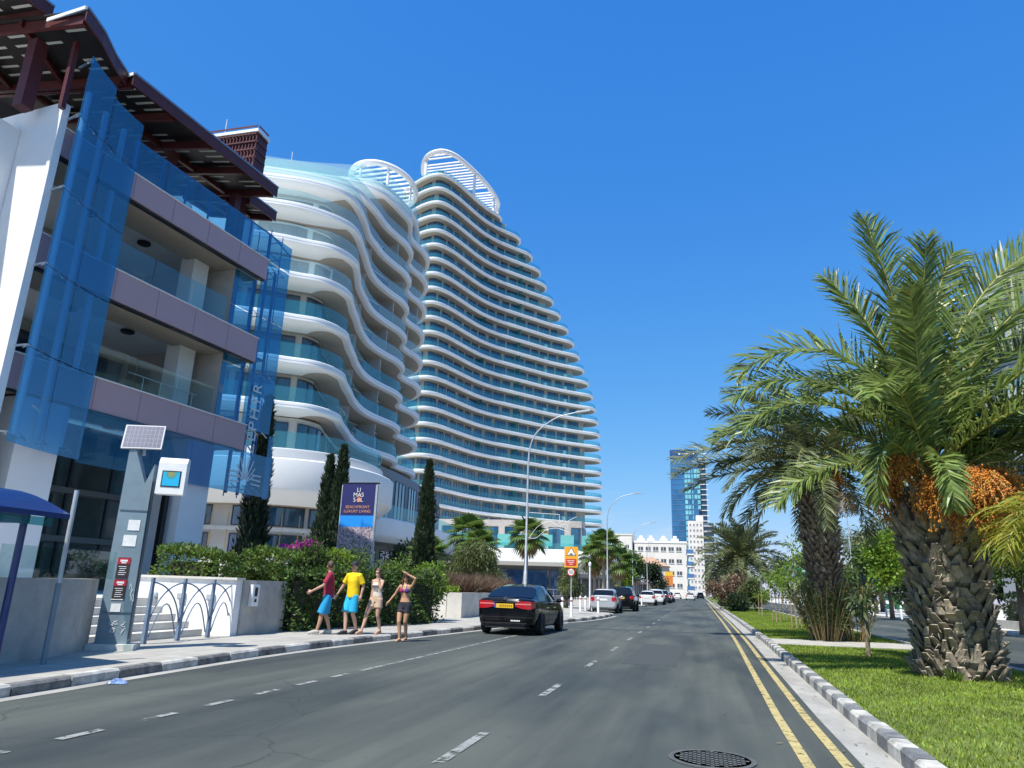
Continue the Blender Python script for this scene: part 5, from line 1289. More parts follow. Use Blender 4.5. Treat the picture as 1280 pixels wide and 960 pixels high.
# raised planter with brown grasses behind the black car
t = thing('planter_wall', 'long pale concrete planter wall behind the black saloon car', 'wall', (-11, 36, .12))
b = MB(); b.prism([(-14, 29.6), (-9.55, 29.6), (-9.4, 44), (-9.65, 44), (-9.8, 29.85), (-14, 29.85)], .1, 1.12); b.build('wall', CONCL, t)
b = MB()
for x in (-13, -11.6, -10.2): b.box(x, 29.59, .62, .012, .02, 1.0)
b.build('wall_joint', mat('joint_dark', (.2, .19, .17), .8), t)
b = MB(); b.prism([(-14, 29.86), (-9.82, 29.86), (-9.66, 44), (-14, 44)], .1, 1.03); structure(b.build('planter_soil', EARTH))
L_BROWN = leafmat('brown_grass_leaf', (.17, .115, .075), tr=.2, island=.4, hue=.03)
def tuft(x, y, z, r, h, m, label, seed, n=500, name='grass_clump', cat='grass clump', group=None):
    rg = np.random.default_rng(seed); t = np.zeros((n, 3)); a = rg.random(n) * 2 * PI; rr = r * .35 * np.sqrt(rg.random(n)); P = np.column_stack([x + rr * np.cos(a), y + rr * np.sin(a), np.full(n, z)])
    D = np.column_stack([np.cos(a) * .55, np.sin(a) * .55, np.ones(n)]) + rg.normal(0, .25, (n, 3)); o = quads_mesh(name, leaf_quads(P, D, rg.normal(size=(n, 3)), h * (.6 + .6 * rg.random(n)), np.full(n, .03)), m); solo(o, label, cat, group); return o
for i, (x, y) in enumerate(((-11.9, 31.0), (-10.9, 31.2), (-10.3, 32.4), (-11.4, 32.8), (-10.2, 34), (-12.4, 33.4), (-10.4, 36), (-11.3, 35), (-10.3, 38))):
    tuft(x, y, 1.03, 1.0, .95, L_BROWN, 'brown ornamental grass clump in the raised planter behind the black car', 80 + i, 650, group='brown grasses in the raised planter')
hedge('low_hedge', [(-13.8, 29.9), (-9.85, 29.9), (-9.85, 30.4), (-13.8, 30.4)], 1.0, 1.2, L_LIME, 90, 260, .09, 'low strip of yellow-green ground cover along the planter edge', 'hedge', mcore=FOLCORE, wob=.04)
# cypresses
def cypress(x, y, z, h, r, label, seed, n=5200, twin=False):
    rg = np.random.default_rng(seed); t = thing('cypress_tree', label, 'cypress', (x, y, z)); Q = []
    for (dx, hh, rr, nn) in (((-.32, h * .93, r * .72, n // 2), (.34, h, r * .72, n // 2)) if twin else ((0, h, r, n),)):
        u = rg.random(nn) ** .8; a = rg.random(nn) * 2 * PI; pr = rr * np.minimum(1, (u / .12) ** .5) * (1 - u) ** .62 * (1 + .16 * np.sin(a * 3 + u * 21) + .1 * rg.normal(size=nn)) * np.sqrt(.45 + .55 * rg.random(nn))
        P = np.column_stack([x + dx + pr * np.cos(a), y + pr * np.sin(a), z + .15 + u * hh]); D = np.column_stack([np.cos(a) * .35, np.sin(a) * .35, np.ones(nn)]) + rg.normal(0, .22, (nn, 3))
        Q.append(leaf_quads(P, D, np.column_stack([np.cos(a), np.sin(a), np.zeros(nn)]) + rg.normal(0, .5, (nn, 3)), .30 * (.6 + .7 * rg.random(nn)), np.full(nn, .10)))
        core = MB(); core.lathe([(.05, 0.1), (rr * .72, hh * .12), (rr * .62, hh * .4), (rr * .3, hh * .75), (.02, hh * .97)], (x + dx, y, z + .1), 12)
        if dx <= 0: cb = core
        else: cb.add(core.v, core.f)
    quads_mesh('crown', np.concatenate(Q), L_CYP, t); cb.build('inner_foliage', FOLCORE, t)
    b = MB(); b.tube([(x, y, z), (x, y, z + h * .4)], .1, 8); b.build('trunk', BARK, t)
cypress(-18.0, 27.0, .5, 8.3, .66, 'dark cypress half hidden by the bottom corner of the blue glass screen', 101, 6500)
cypress(-16.6, 31.0, .5, 6.9, .86, 'twin-topped dark cypress just left of the blue billboard', 102, 8000, True)
cypress(-13.6, 35.5, .3, 7.1, .62, 'tall narrow cypress standing alone right of the four walkers', 103, 7000)
cypress(-13.35, 34.3, .3, 3.2, .6, 'short dark cypress at the foot of the tall narrow one', 104, 2600)
# fan palms
def fan_palm(x, y, z, h, l, label, seed, n=26, group='fan palms in front of the hotel towers', skirt=True, rt=.16):
    rg = np.random.default_rng(seed); t = thing('fan_palm', label, 'palm tree', (x, y, z), group)
    b = MB(); bend = rg.normal(0, .12, 2); P = [(x + bend[0] * (u ** 2), y + bend[1] * u, z + h * u) for u in np.linspace(0, 1, 9)]; b.tube(P, [rt * 1.35 - rt * .45 * u for u in np.linspace(0, 1, 9)], 10); b.build('trunk', BARKP, t, smooth=True)
    c = np.array(P[-1]); Q = []; pb = MB(); Qd = []
    for i in range(n + (10 if skirt else 0)):
        dead = i >= n; u = (i + .5) / n; el = R(-35 + 115 * u ** .9) if not dead else R(-70); az = i * 2.39996; d = np.array([math.cos(az) * math.cos(el), math.sin(az) * math.cos(el), math.sin(el)])
        pl = l * .55 * (1 if not dead else .5); B = c + d * pl; pb.tube([c, B], .018, 4, cap=False); s = np.array([-math.sin(az), math.cos(az), 0]); up = np.cross(d, s); up = up if up[2] > 0 else -up
        d2 = d * .8 - np.array([0, 0, .35]); d2 /= np.linalg.norm(d2); tip = l * .62 * rg.uniform(.85, 1.1)
        for k in range(17):
            a = R(-115 + 230 * k / 16); D = d2 * math.cos(a) + s * math.sin(a); D /= np.linalg.norm(D); ll = tip * (1 - .25 * abs(a) / 2); w = .05 * l; Nn = up; S = np.cross(D, Nn); S /= np.linalg.norm(S) + 1e-9
            Mi = B + D * ll * .6; T = B + D * ll + np.array([0, 0, -ll * .22]); (Qd if dead else Q).append([B, Mi + S * w, T, Mi - S * w])
    quads_mesh('crown', np.array(Q), L_FAN, t); pb.build('leaf_stalks', RACHIS, t)
    if Qd: quads_mesh('dry_skirt', np.array(Qd), STRAW, t)
    return t
fan_palm(-18.3, 58, .1, 5.2, 2.1, 'fan palm with a bright crown above the round olive tree', 111)
fan_palm(-16.6, 56, .1, 4.2, 1.8, 'smaller fan palm leaning beside the brightest one', 112)
fan_palm(-14.0, 60, .1, 5.4, 1.9, 'slim fan palm immediately behind the first lamp post', 113)
fan_palm(-17.6, 47, .1, 3.0, 1.7, 'low fan palm with broad leaves beside the tall narrow cypress', 114, 20, skirt=False)
fan_palm(-9.6, 77, .1, 5.6, 2.2, 'dark fan palm with a dry skirt right behind the second lamp post', 115, 30)
fan_palm(-10.9, 80, .1, 4.6, 2.1, 'fan palm left of the second lamp post, crown lower than its neighbour', 116, 28)
fan_palm(-9.5, 92, .1, 4.6, 2.3, 'fan palm over the parked cars, in front of the awning shops', 117, 28)
# trees
def tree(x, y, z, h, rad, m, label, seed, n=5000, size=.2, aspect=.5, droop=.3, clumps=12, trunk=.35, rt=.14, cat='tree', name='street_tree', flat=.85, mb=BARK, group=None, jitter=.8, zlo=.45):
    rg = np.random.default_rng(seed); t = thing(name, label, cat, (x, y, z), group); cs = []; rs_ = []
    for i in range(clumps):
        a = rg.random() * 2 * PI; rr = rad * .68 * math.sqrt(rg.random()); u = rg.uniform(zlo, .9); k = 1 - .5 * max(0, (u - .6) / .3); cs.append((x + rr * k * math.cos(a), y + rr * k * math.sin(a), z + h * u)); rs_.append(rad * rg.uniform(.28, .5))
    p, d = cloud(rg, cs, rs_, n, flat, .3); leaves(rg, p, d, size, aspect, droop, jitter, 'crown', m, t)
    b = MB(); base = np.array([x, y, z]); fork = base + np.array([rg.normal(0, .1), rg.normal(0, .1), h * trunk]); b.tube([base, (base + fork) / 2 + rg.normal(0, .04, 3), fork], [rt * 1.3, rt, rt * .85], 9)
    for c in cs[:8]: c = np.array(c); b.tube(spline([fork, (fork + c) / 2 + rg.normal(0, h * .03, 3), c], 4), [rt * .55 - rt * .45 * i / 8 for i in range(9)], 6)
    b.build('trunk', mb, t, smooth=True); return t
tree(-14.6, 48, .1, 4.3, 2.3, L_OLIVE, 'round pale olive tree with hanging leaves behind the roof of the black car', 121, 9000, .26, .22, 1.1, 16, .3, zlo=.3)
tree(-15.8, 50, .1, 3.6, 1.7, L_MID, 'shorter bushy tree touching the round olive one on its left', 122, 5000, .22, .3, .8, 10, .3, zlo=.3)
tree(-9.3, 53, .1, 3.1, 1.5, L_OLIVE, 'weeping light green tree behind the orange warning sign', 123, 5200, .24, .2, 1.3, 12, .25, zlo=.3)
tree(-9.2, 106, .1, 6.6, 2.8, L_MID, 'leafy street tree among the lamp posts, ahead of the low tiled house', 124, 5200, .34, .5, .3, 12)
tree(-9.6, 98, .1, 4.2, 2.2, L_LIME, 'light green street tree low over the parked cars', 125, 3600, .32, .5, .3, 10)
tree(-8.0, 128, .1, 6.0, 2.6, L_DARK, 'dark street tree next to the orange signboard', 126, 3600, .36, .5, .3, 10)
tree(-7.5, 260, .1, 12, 2.0, L_DARK, 'narrow dark tree at the far end of the street', 127, 2500, .7, .5, .3, 10)
tree(-24, 60, .1, 4.5, 3.0, L_DARK, 'dark bushy tree in the shade of the curved podium', 128, 5000, .3, .5, .2, 12)
# right-hand side
tree(13.5, 60, .1, 6.6, 2.1, L_LIME, 'clipped bright lime-green tree, like a cube, left of the big palm trunk', 131, 7000, .24, .6, .1, 16, .3, flat=1.0, zlo=.42)
tree(13.8, 38, .1, 5.4, 2.5, L_MID, 'leaning street tree with a whitewashed foot at the right edge', 132, 7500, .2, .6, .1, 14, .42, rt=.15, mb=BARK)
for i, (x, y, h, r_) in enumerate(((19, 88, 12, 4.2), (17, 100, 11, 4), (23, 95, 12, 5), (18.5, 118, 11, 4.5))):
    tree(x, y, .1, h, r_, (L_OLIVE, L_GREY, L_OLIVE, L_DARK)[i], ('tall brownish gum tree behind the right-hand street lamp', 'grey-green gum tree left of the right-hand street lamp', 'broad gum tree between the street lamp and the lime tree', 'dark tree behind the grey-green gum')[i], 140 + i, 4200, .5, .25, .9, 14, .35, .25, zlo=.3)
for i, (x, y, h, r_, m_) in enumerate(((16.2, 66, 6.5, 3.0, L_DARK), (15.6, 75, 6.0, 2.8, L_MID), (17.5, 84, 7.5, 3.4, L_OLIVE), (15.8, 110, 7, 3.2, L_MID), (18, 135, 9, 4.2, L_OLIVE), (16, 160, 9, 4, L_DARK), (17.2, 52, 5.2, 2.4, L_DARK))):
    tree(x, y, .1, h, r_, m_, ('dark leafy tree just behind the lime-green tree', 'mid green tree between the lime-green tree and the street lamp', 'olive tree at the foot of the right-hand street lamp', 'green tree behind the blue signboard', 'olive-grey tree beyond the advertising board', 'dark tree farthest along the far pavement', 'low dark tree over the garden hedge')[i], 210 + i, 4200, .36, .5, .3, 13, .3, zlo=.25)
hedge('garden_hedge', [(14.9, 27), (16.4, 27), (17.4, 46), (15.9, 46)], .13, 1.75, L_DARK, 150, 90, .16, 'dark garden hedge across the far road at the right', mcore=FOLCORE)
t = thing('garden_wall', 'low stone garden wall under the dark hedge across the far road', 'wall', (15, 34, .1)); b = MB(); b.prism([(14.6, 26), (15.5, 46.5), (15.75, 46.5), (14.85, 26)], .1, .55); b.build('wall', CONC, t)
# saplings with stakes on the lawn
def sapling(x, y, h, m, label, seed, n=420, rad=.55, stakes=2):
    rg = np.random.default_rng(seed); t = thing('staked_sapling', label, 'sapling', (x, y, .1), 'staked saplings on the lawn')
    b = MB(); b.tube([(x, y, .1), (x + .03, y, h * .5), (x, y + .04, h * .95)], [.03, .022, .008], 6); b.build('trunk', BARKP, t)
    for k in range(stakes): b = MB(); a = k * PI + .4; b.tube([(x + .22 * math.cos(a), y + .22 * math.sin(a), .1), (x + .2 * math.cos(a), y + .2 * math.sin(a), 1.5)], .022, 6); b.build('stake', TIMBER, t)
    c = [(x + rg.normal(0, rad * .5), y + rg.normal(0, rad * .5), h * rg.uniform(.45, 1.0)) for _ in range(10)]; p, d = cloud(rg, c, [rad * .55] * 10, n, 1.2, .1); leaves(rg, p, d, .16, .4, .3, .8, 'crown', m, t)
sapling(3.95, 34.3, 3.9, L_LIME, 'tall feathery staked sapling left of the second date palm', 161, 700, .75)
sapling(4.7, 39.5, 3.2, L_MID, 'thin staked sapling just behind the tall feathery one', 162)
sapling(3.85, 42, 2.6, L_LIME, 'short staked sapling with yellow-green leaves in the middle of the row', 163, 500, .6)
sapling(4.9, 47, 2.8, L_MID, 'slight staked sapling nearer the far kerb', 164)
sapling(3.9, 52, 2.7, L_LIME, 'staked sapling closest to the bushy date palm', 165, 450)
t = thing('bare_sapling', 'young mottled stem with a few drooping leaves, left of the nearest palm trunk', 'sapling', (3.78, 19.5, .1)); rg = np.random.default_rng(5)
b = MB(); b.tube([(3.78, 19.5, .1), (3.8, 19.5, .8), (3.74, 19.52, 1.5)], [.055, .05, .035], 8); b.build('trunk', mat('mottled_bark', (.24, .20, .12), .9, nscale=12, namt=.6), t)
p, d = cloud(rg, [(3.74, 19.5, 1.45), (3.7, 19.45, 1.2)], [.35, .22], 130, 1, .2); leaves(rg, p, d, .2, .35, .9, .6, 'crown', L_OLEAN, t)
# oleander at the foot of the second palm, banana-like plant beside it
def canes(x, y, z, r, h, m, label, seed, n=34, name='oleander_bush', cat='shrub', ll=.17, per=46):
    rg = np.random.default_rng(seed); t = thing(name, label, cat, (x, y, z)); b = MB(); Q = []
    for i in range(n):
        a = rg.random() * 2 * PI; rr = r * rg.uniform(.3, 1); B = np.array([x + .45 * rr * math.cos(a), y + .45 * rr * math.sin(a), z]); T = np.array([x + rr * 1.25 * math.cos(a), y + rr * 1.25 * math.sin(a), z + h * rg.uniform(.65, 1.05)])
        P = spline([B, (B + T) / 2 + np.array([0, 0, .12 * h]), T], 6); b.tube(P[::2], .012, 4); P = np.array(P); k = per; f = .25 + .75 * rg.random(k); L0 = np.array([P[min(int(v * 12), 12)] for v in f]) + rg.normal(0, .02, (k, 3)); d = nrm(T - B); D = rg.normal(0, .8, (k, 3)) + d * 1.0
        Q.append(leaf_quads(L0, D, rg.normal(size=(k, 3)), ll * (.7 + .6 * rg.random(k)), np.full(k, ll * .2)))
    quads_mesh('foliage', np.concatenate(Q), m, t); b.build('canes', mat('cane_bark', (.30, .22, .09), .8, nscale=5, namt=.3), t); return t
canes(3.75, 25.35, .1, .95, 1.75, L_OLEAN, 'oleander bush with many upright canes around the slender palm trunk', 171, 60)
canes(4.75, 25.7, .1, .7, 1.7, L_OLEAN, 'leafy oleander right of the slender palm trunk', 172, 30)
def banana(x, y, z, h, label, seed):
    rg = np.random.default_rng(seed); t = thing('broad_leaf_plant', label, 'plant', (x, y, z)); Q = []; b = MB()
    for i in range(16):
        az = i * 2.4; el = R(40 + 40 * rg.random()); d = np.array([math.cos(az) * math.cos(el), math.sin(az) * math.cos(el), math.sin(el)]); B = np.array([x, y, z + h * (.25 + .5 * rg.random())]); p1 = B + d * .45; b.tube([B - (0, 0, .4), B, p1], .018, 5)
        s = np.array([-math.sin(az), math.cos(az), 0]); w = .11; T = p1 + d * .55 - np.array([0, 0, .18]); m_ = (p1 + T) / 2 + np.array([0, 0, .06]); Q += [[p1, m_ + s * w, T, m_], [p1, m_, T, m_ - s * w]]
    quads_mesh('leaves', np.array(Q), L_GREY, t); b.tube([(x, y, z), (x, y, z + h * .7)], .04, 6); b.build('stem', BARKP, t)
banana(5.6, 28.5, .1, 2.1, 'grey-green broad-leaved plant between the two near palm trunks', 175)
banana(5.2, 30, .1, 2.3, 'taller broad-leaved plant behind the oleander', 176)
# yellow-green young palm reaching in from the right edge
t = thing('young_palm', 'young palm with arching yellow-green leaves at the right edge, beside the big trunk', 'palm tree', (5.7, 13.4, .1)); rg = np.random.default_rng(9); Q = []; b = MB()
for i in range(30):
    az = R(110 + 190 * rg.random()) if i < 22 else R(360 * rg.random()); el = R(rg.uniform(25, 75)); B = np.array([5.7, 13.4, 2.35]); L_ = rg.uniform(1.1, 1.7); pts, q = frond(rg, B, az, el, L_, R(rg.uniform(90, 130)), nl=22, lf=1.15, vee=.05, wid=.022); Q.append(q); b.tube(pts[::3], .009, 4)
cr = quads_mesh('crown', np.concatenate(Q), L_YEL, t); b.build('rachis', RACHIS, cr); b = MB(); b.tube([(5.7, 13.4, .1), (5.7, 13.4, 2.4)], .09, 9); b.build('trunk', BARKP, t)
# flowering shrubs and low bushes along the far median
shrub(2.7, 69, .1, 1.6, 3.0, leafmat('pinkish_oleander', (.19, .13, .085), tr=.25, island=.5, hue=.05), 'oleander with pinkish flowers left of the bushy date palm', 181, 3000, .26)
shrub(4.5, 66, .1, 1.4, 2.6, L_OLIVE, 'olive-green shrub below the bushy date palm', 182, 2600, .24)
ball_bush(2.9, 63, .75, .7, L_DARK, 'low dark rounded bush at the kerb by the bushy date palm', 183, 1600, .2)
ball_bush(2.7, 88, .6, .55, L_DARK, 'small dark bush near the triangular sign', 184, 900, .2)
shrub(2.8, 84, .1, .9, 1.6, L_LIME, 'light green shrub beside the triangular sign', 185, 1200, .22)
shrub(3.6, 105, .1, 2.4, 3.2, L_MID, 'wide green shrubbery at the end of the lawn', 186, 2600, .34)
shrub(6.0, 46, .1, .0001 + .6, 1.0, L_MID, 'small green shrub on the far edge of the lawn', 187, 700, .14)
for i, (x, y) in enumerate(((17.4, 60), (18.5, 66))): shrub(x, y, .1, 1.3, 2.2, L_DARK, ('dark shrub under the lime tree', 'dark shrub beside the green bins')[i], 190 + i, 1800, .22)
# a few fallen leaves and tufts
o = tuft(4.15, 14.62, .1, .3, .22, L_HEDGE2, 'small weed tuft at the foot of the nearest palm', 195, 60, 'weed_tuft', 'weed')
rg = np.random.default_rng(77); n = 90; P = np.column_stack([rg.uniform(-1.5, 1.7, n), rg.uniform(6, 22, n), np.full(n, .016)]); P[:50, 0] = rg.uniform(1.2, 1.66, 50)
o = quads_mesh('dead_leaves', leaf_quads(P, np.column_stack([rg.normal(size=(n, 2)), np.zeros(n)]), np.tile([0, 0, 1.], (n, 1)) + rg.normal(0, .2, (n, 3)), rg.uniform(.03, .09, n), rg.uniform(.015, .03, n)), mat('dead_leaf', (.13, .10, .05), .9, island=.5)); o['kind'] = 'stuff'; tag(o, 'scattered dead leaves in the right gutter', 'leaves')
# ------------------------------------------------------------------ street furniture
def lamp(x, y, h, arm, dirx, label, r=.08):
    t = thing('street_lamp', label, 'street lamp', (x, y, .12), 'tall street lamps')
    b = MB(); b.tube([(x, y, .12), (x, y, 2.2), (x, y, 2.25), (x, y, h * .72)], [r * 1.25, r * 1.15, r * .8, r * .62], 12); b.build('post', GALV, t, smooth='auto')
    P = spline([V3(x, y, h * .72), V3(x + dirx * .08, y, h * .82), V3(x + dirx * .45, y, h * .9), V3(x + dirx * arm * .55, y, h * .97), V3(x + dirx * arm, y, h)], 5); b = MB(); b.tube(P, [r * .62 - r * .3 * i / (len(P) - 1) for i in range(len(P))], 10); b.build('arm', GALV, t, smooth='auto')
    b = MB(); e = P[-1]; b.frame_box(e + V3(dirx * -.05, -.12, -.06), (dirx * .75, 0, .09), (0, .24, 0), (0, 0, .09)); b.build('lamp_head', GALV, t); return t
lamp(-8.6, 37, 10.5, 2.6, 1, 'tall curved street lamp rising behind the black saloon car')
lamp(-8.25, 69, 10.3, 2.5, 1, 'curved street lamp behind the parked silver hatchback')
lamp(-8.25, 96, 10, 2.4, 1, 'third curved street lamp, above the parked cars')
lamp(-7.9, 118, 9, .4, 1, 'straight pale lamp post in front of the low tiled house')
lamp(14.4, 78, 11.5, 2.6, -1, 'street lamp across the far road, between the two palm trunks')
# lit-season decoration bolted to the first lamp
t = thing('wire_star', 'wire star decoration with a curl bolted to the lamp post behind the black car', 'decoration', (-7.6, 37.1, 4.1))
b = MB(); pts = lambda x, z: (-8.6 + x, 37.12, z)
b.tube([pts(.1, 5.2), pts(1.7, 5.1)], .012, 5); b.tube([pts(1.7, 5.1), pts(1.72, 4.7)], .012, 5)
b.tube(spline([V3(*pts(.1, 3.9)), V3(*pts(.6, 4.5)), V3(*pts(1.2, 4.75)), V3(*pts(1.75, 4.5)), V3(*pts(2.2, 4.8)), V3(*pts(2.6, 5.0))], 5), .012, 5)
b.tube(spline([V3(*pts(.1, 3.9)), V3(*pts(.5, 3.9)), V3(*pts(1.0, 4.3)), V3(*pts(1.6, 4.4)), V3(*pts(2.2, 4.2))], 5), .012, 5)
S = [pts(1.95 + (.36 if i % 2 == 0 else .15) * math.sin(i * PI / 5), 4.62 + (.36 if i % 2 == 0 else .15) * math.cos(i * PI / 5)) for i in range(10)]
b.tube(S, .013, 5, closed=True); b.build('wire', WHITEP, t)
# orange hump warning with a 50 limit below
t = thing('warning_sign', 'orange road hump warning board with a round 50 limit sign below it', 'road sign', (-6.75, 40, .12))
b = MB(); b.tube([(-6.75, 40.06, .12), (-6.75, 40.06, 3.6)], .035, 10); b.build('post', GALV, t)
b = MB(); b.box(-6.75, 40, 3.1, .74, .03, 1.1); o = b.build('orange_board', mat('sign_orange', (.80, .36, .02), .5), t)
tri = lambda r, y, m, z0=3.32: MB().add([(-6.75 - r, y, z0 - r * .55), (-6.75 + r, y, z0 - r * .55), (-6.75, y, z0 + r * 1.15), (-6.75 - r, y + .006, z0 - r * .55), (-6.75 + r, y + .006, z0 - r * .55), (-6.75, y + .006, z0 + r * 1.15)], [(0, 1, 2), (5, 4, 3), (0, 3, 4, 1), (1, 4, 5, 2), (2, 5, 3, 0)])
tri(.27, 39.976, 0).build('triangle_border', BLACKM, o); tri(.225, 39.969, 0).build('triangle', WHITEP, o)
b = MB(); b.add([(-6.75 + x, 39.962, 3.225 + z) for x, z in ((-.13, 0), (.13, 0), (.06, .045), (.03, .075), (-.03, .075), (-.06, .045))], [(0, 1, 2, 3, 4, 5)]); b.build('hump_symbol', BLACKM, o)
b = MB(); b.box(-6.75, 39.98, 2.82, .58, .012, .36); o2 = b.build('red_panel', mat('sign_red', (.50, .03, .02), .5), t)
b = MB()
for z, w in ((2.91, .46), (2.82, .4), (2.72, .2)):
    for k in range(int(w / .06)): b.box(-6.75 - w / 2 + .06 * k + .03, 39.971, z, .042, .006, .05 if k % 3 else .035)
b.build('small_lettering', mat('pale_sign_ink', (.72, .66, .56), .6), o2)
b = MB(); b.lathe([(.21, 0), (.21, .02)], (-6.75, 39.97, 2.3), 28, axis='y'); o = b.build('limit_disc', mat('sign_red_ring', (.55, .03, .03), .5), t)
b = MB(); b.lathe([(.16, 0), (.16, .006)], (-6.75, 39.963, 2.3), 28, axis='y'); b.build('limit_face', WHITEP, o)
text('limit_number', '50', .24, (-6.75, 39.955, 2.3), (1, 0, 0), (0, 0, 1), BLACKM, o, .003)
# bollards
def bollard(x, y, label, group='white bollards at the pavement edge', h=.95):
    t = thing('bollard', label, 'bollard', (x, y, .12), group); b = MB(); b.lathe([(.07, 0), (.07, .8), (.06, .86), (.035, .9), (0.001, .92)], (x, y, .12), 14); b.build('post', WHITEP, t, smooth='auto')
    b = MB(); b.lathe([(.073, .70), (.073, .77)], (x, y, .12), 14); b.build('band', mat('bollard_band', (.30, .05, .04), .5), t)
for i, (x, y, l) in enumerate(((-6.3, 34.9, 'white bollard right beside the front wing of the black saloon'), (-6.15, 36.6, 'second white bollard past the black saloon, under the orange sign'), (-7.2, 46.2, 'leftmost of three white bollards left of the silver hatchback'), (-7.0, 47.0, 'middle of three white bollards left of the silver hatchback'), (-6.8, 48.5, 'white bollard close to the left flank of the silver hatchback'), (-5.75, 43.6, 'white bollard in front of the silver hatchback tail'), (-5.6, 75, 'far white bollard by the second group of parked cars'))): bollard(x, y, l)
for i in range(14): bollard(13.6 + .02 * i, 49 + 4.5 * i, 'white bollard in the row along the far pavement', 'white bollards along the far pavement')
# brown post barrier and low wall behind the bollards
t = thing('boundary_wall', 'low grey wall with a rail in front of the hotel podium', 'wall', (-10, 52, .12)); b = MB(); b.box(-10.6, 52, .5, .3, 22, .8); b.build('wall', CONC, t); b = MB(); b.tube([(-10.4, 42, 1.35), (-10.4, 63, 1.35)], .03, 6)
for k in range(8): b.tube([(-10.4, 42 + 3 * k, .9), (-10.4, 42 + 3 * k, 1.35)], .025, 6)
b.build('rail', GALV, t)
t = thing('lantern_post', 'pale post with a small lantern left of the second lamp post', 'post', (-8.3, 58, .12)); b = MB(); b.tube([(-8.3, 58, .12), (-8.3, 58, 3.2)], .06, 8); b.build('post', WHITEP, t); b = MB(); b.lathe([(.1, 0), (.12, .2), (.03, .34)], (-8.3, 58, 3.2), 10); b.build('lantern', WHITEP, t)
# billboard
t = thing('billboard', 'navy billboard with white and copper lettering over a coastline picture, above the big hedge', 'billboard', (-15.2, 30, .2))
X0, X1, YB = -15.62, -14.0, 30.0; Z0, Z1 = 2.6, 5.72; cx = (X0 + X1) / 2
b = MB(); b.frame_box((X0, YB, Z0), (X1 - X0, .05, 0), (0, .14, 0), (0, 0, Z1 - Z0)); o = b.build('panel', mat('billboard_navy', (.018, .022, .12), .5), t)
b = MB(); b.frame_box((X1 + .0, YB + .03, .2), (.09, 0, 0), (0, .12, 0), (0, 0, Z1 - .25)); b.frame_box((X0 - .05, YB + .02, .2), (.05, 0, 0), (0, .12, 0), (0, 0, Z1 - .25)); b.build('post', GALV, t)
b = MB(); b.frame_box((X0 - .02, YB - .01, Z1), (X1 - X0 + .14, .05, 0), (0, .17, 0), (0, 0, .05)); b.build('top_rail', BLACKM, t)
def tx(s, size, dx, z, m): return text('lettering', s, size, (cx + dx, YB + .02 - .012, z), (1, .031, 0), (0, 0, 1), m, o, .004)
PALE = mat('billboard_white', (.72, .70, .68), .5); COPPER = mat('billboard_copper', (.60, .30, .20), .5)
for s, z in (('LI', 5.43), ('MAS', 5.205), ('S   L', 4.98)): tx(s, .27, 0, z, PALE)
b = MB(); b.lathe([(.10, 0), (.10, .01)], (cx + .03, YB + .0, 4.98), 24, axis='y'); b.build('sun_disc', COPPER, o)
b = MB(); b.lathe([(.10, 0), (.10, .004)], (cx + .03, YB + .012, 5.15), 24, axis='y'); b.build('sun_ring', mat('billboard_rust', (.30, .07, .08), .5), o)
tx('BEACHFRONT', .18, 0, 4.66, COPPER); tx('LUXURY LIVING', .18, 0, 4.47, COPPER)
pm = mat('coast_picture', (.5, .5, .5), .5)
def coast(m):
    nt = m.node_tree; N = nt.nodes; L = nt.links; b = N['Principled BSDF']; tc = N.new('ShaderNodeTexCoord'); s = N.new('ShaderNodeSeparateXYZ'); L.new(tc.outputs['Generated'], s.inputs[0])
    nz = N.new('ShaderNodeTexNoise'); nz.inputs['Scale'].default_value = 22; nz.inputs['Detail'].default_value = 6; L.new(tc.outputs['Generated'], nz.inputs['Vector'])
    r1 = N.new('ShaderNodeValToRGB'); e = r1.color_ramp.elements; e[0].position = .38; e[0].color = (.09, .08, .07, 1); e[1].position = .62; e[1].color = (.55, .45, .52, 1); L.new(nz.outputs['Fac'], r1.inputs['Fac'])
    ad = N.new('ShaderNodeMath'); ad.operation = 'MULTIPLY_ADD'; ad.inputs[1].default_value = .10; L.new(nz.outputs['Fac'], ad.inputs[0]); L.new(s.outputs['Z'], ad.inputs[2])
    r2 = N.new('ShaderNodeValToRGB'); r2.color_ramp.interpolation = 'CONSTANT'; e = r2.color_ramp.elements; e[0].position = 0; e[0].color = (0, 0, 0, 1); e[1].position = .75; e[1].color = (1, 1, 1, 1); L.new(ad.outputs[0], r2.inputs['Fac'])
    mx = N.new('ShaderNodeMixRGB'); L.new(r2.outputs['Color'], mx.inputs['Fac']); L.new(r1.outputs['Color'], mx.inputs['Color1']); mx.inputs['Color2'].default_value = (.01, .26, .72, 1); L.new(mx.outputs['Color'], b.inputs['Base Color'])
coast(pm)
b = MB(); b.frame_box((X0 + .005, YB - .016, Z0 + .02), (X1 - X0 - .01, .05, 0), (0, .012, 0), (0, 0, 1.66)); b.build('picture', pm, o)
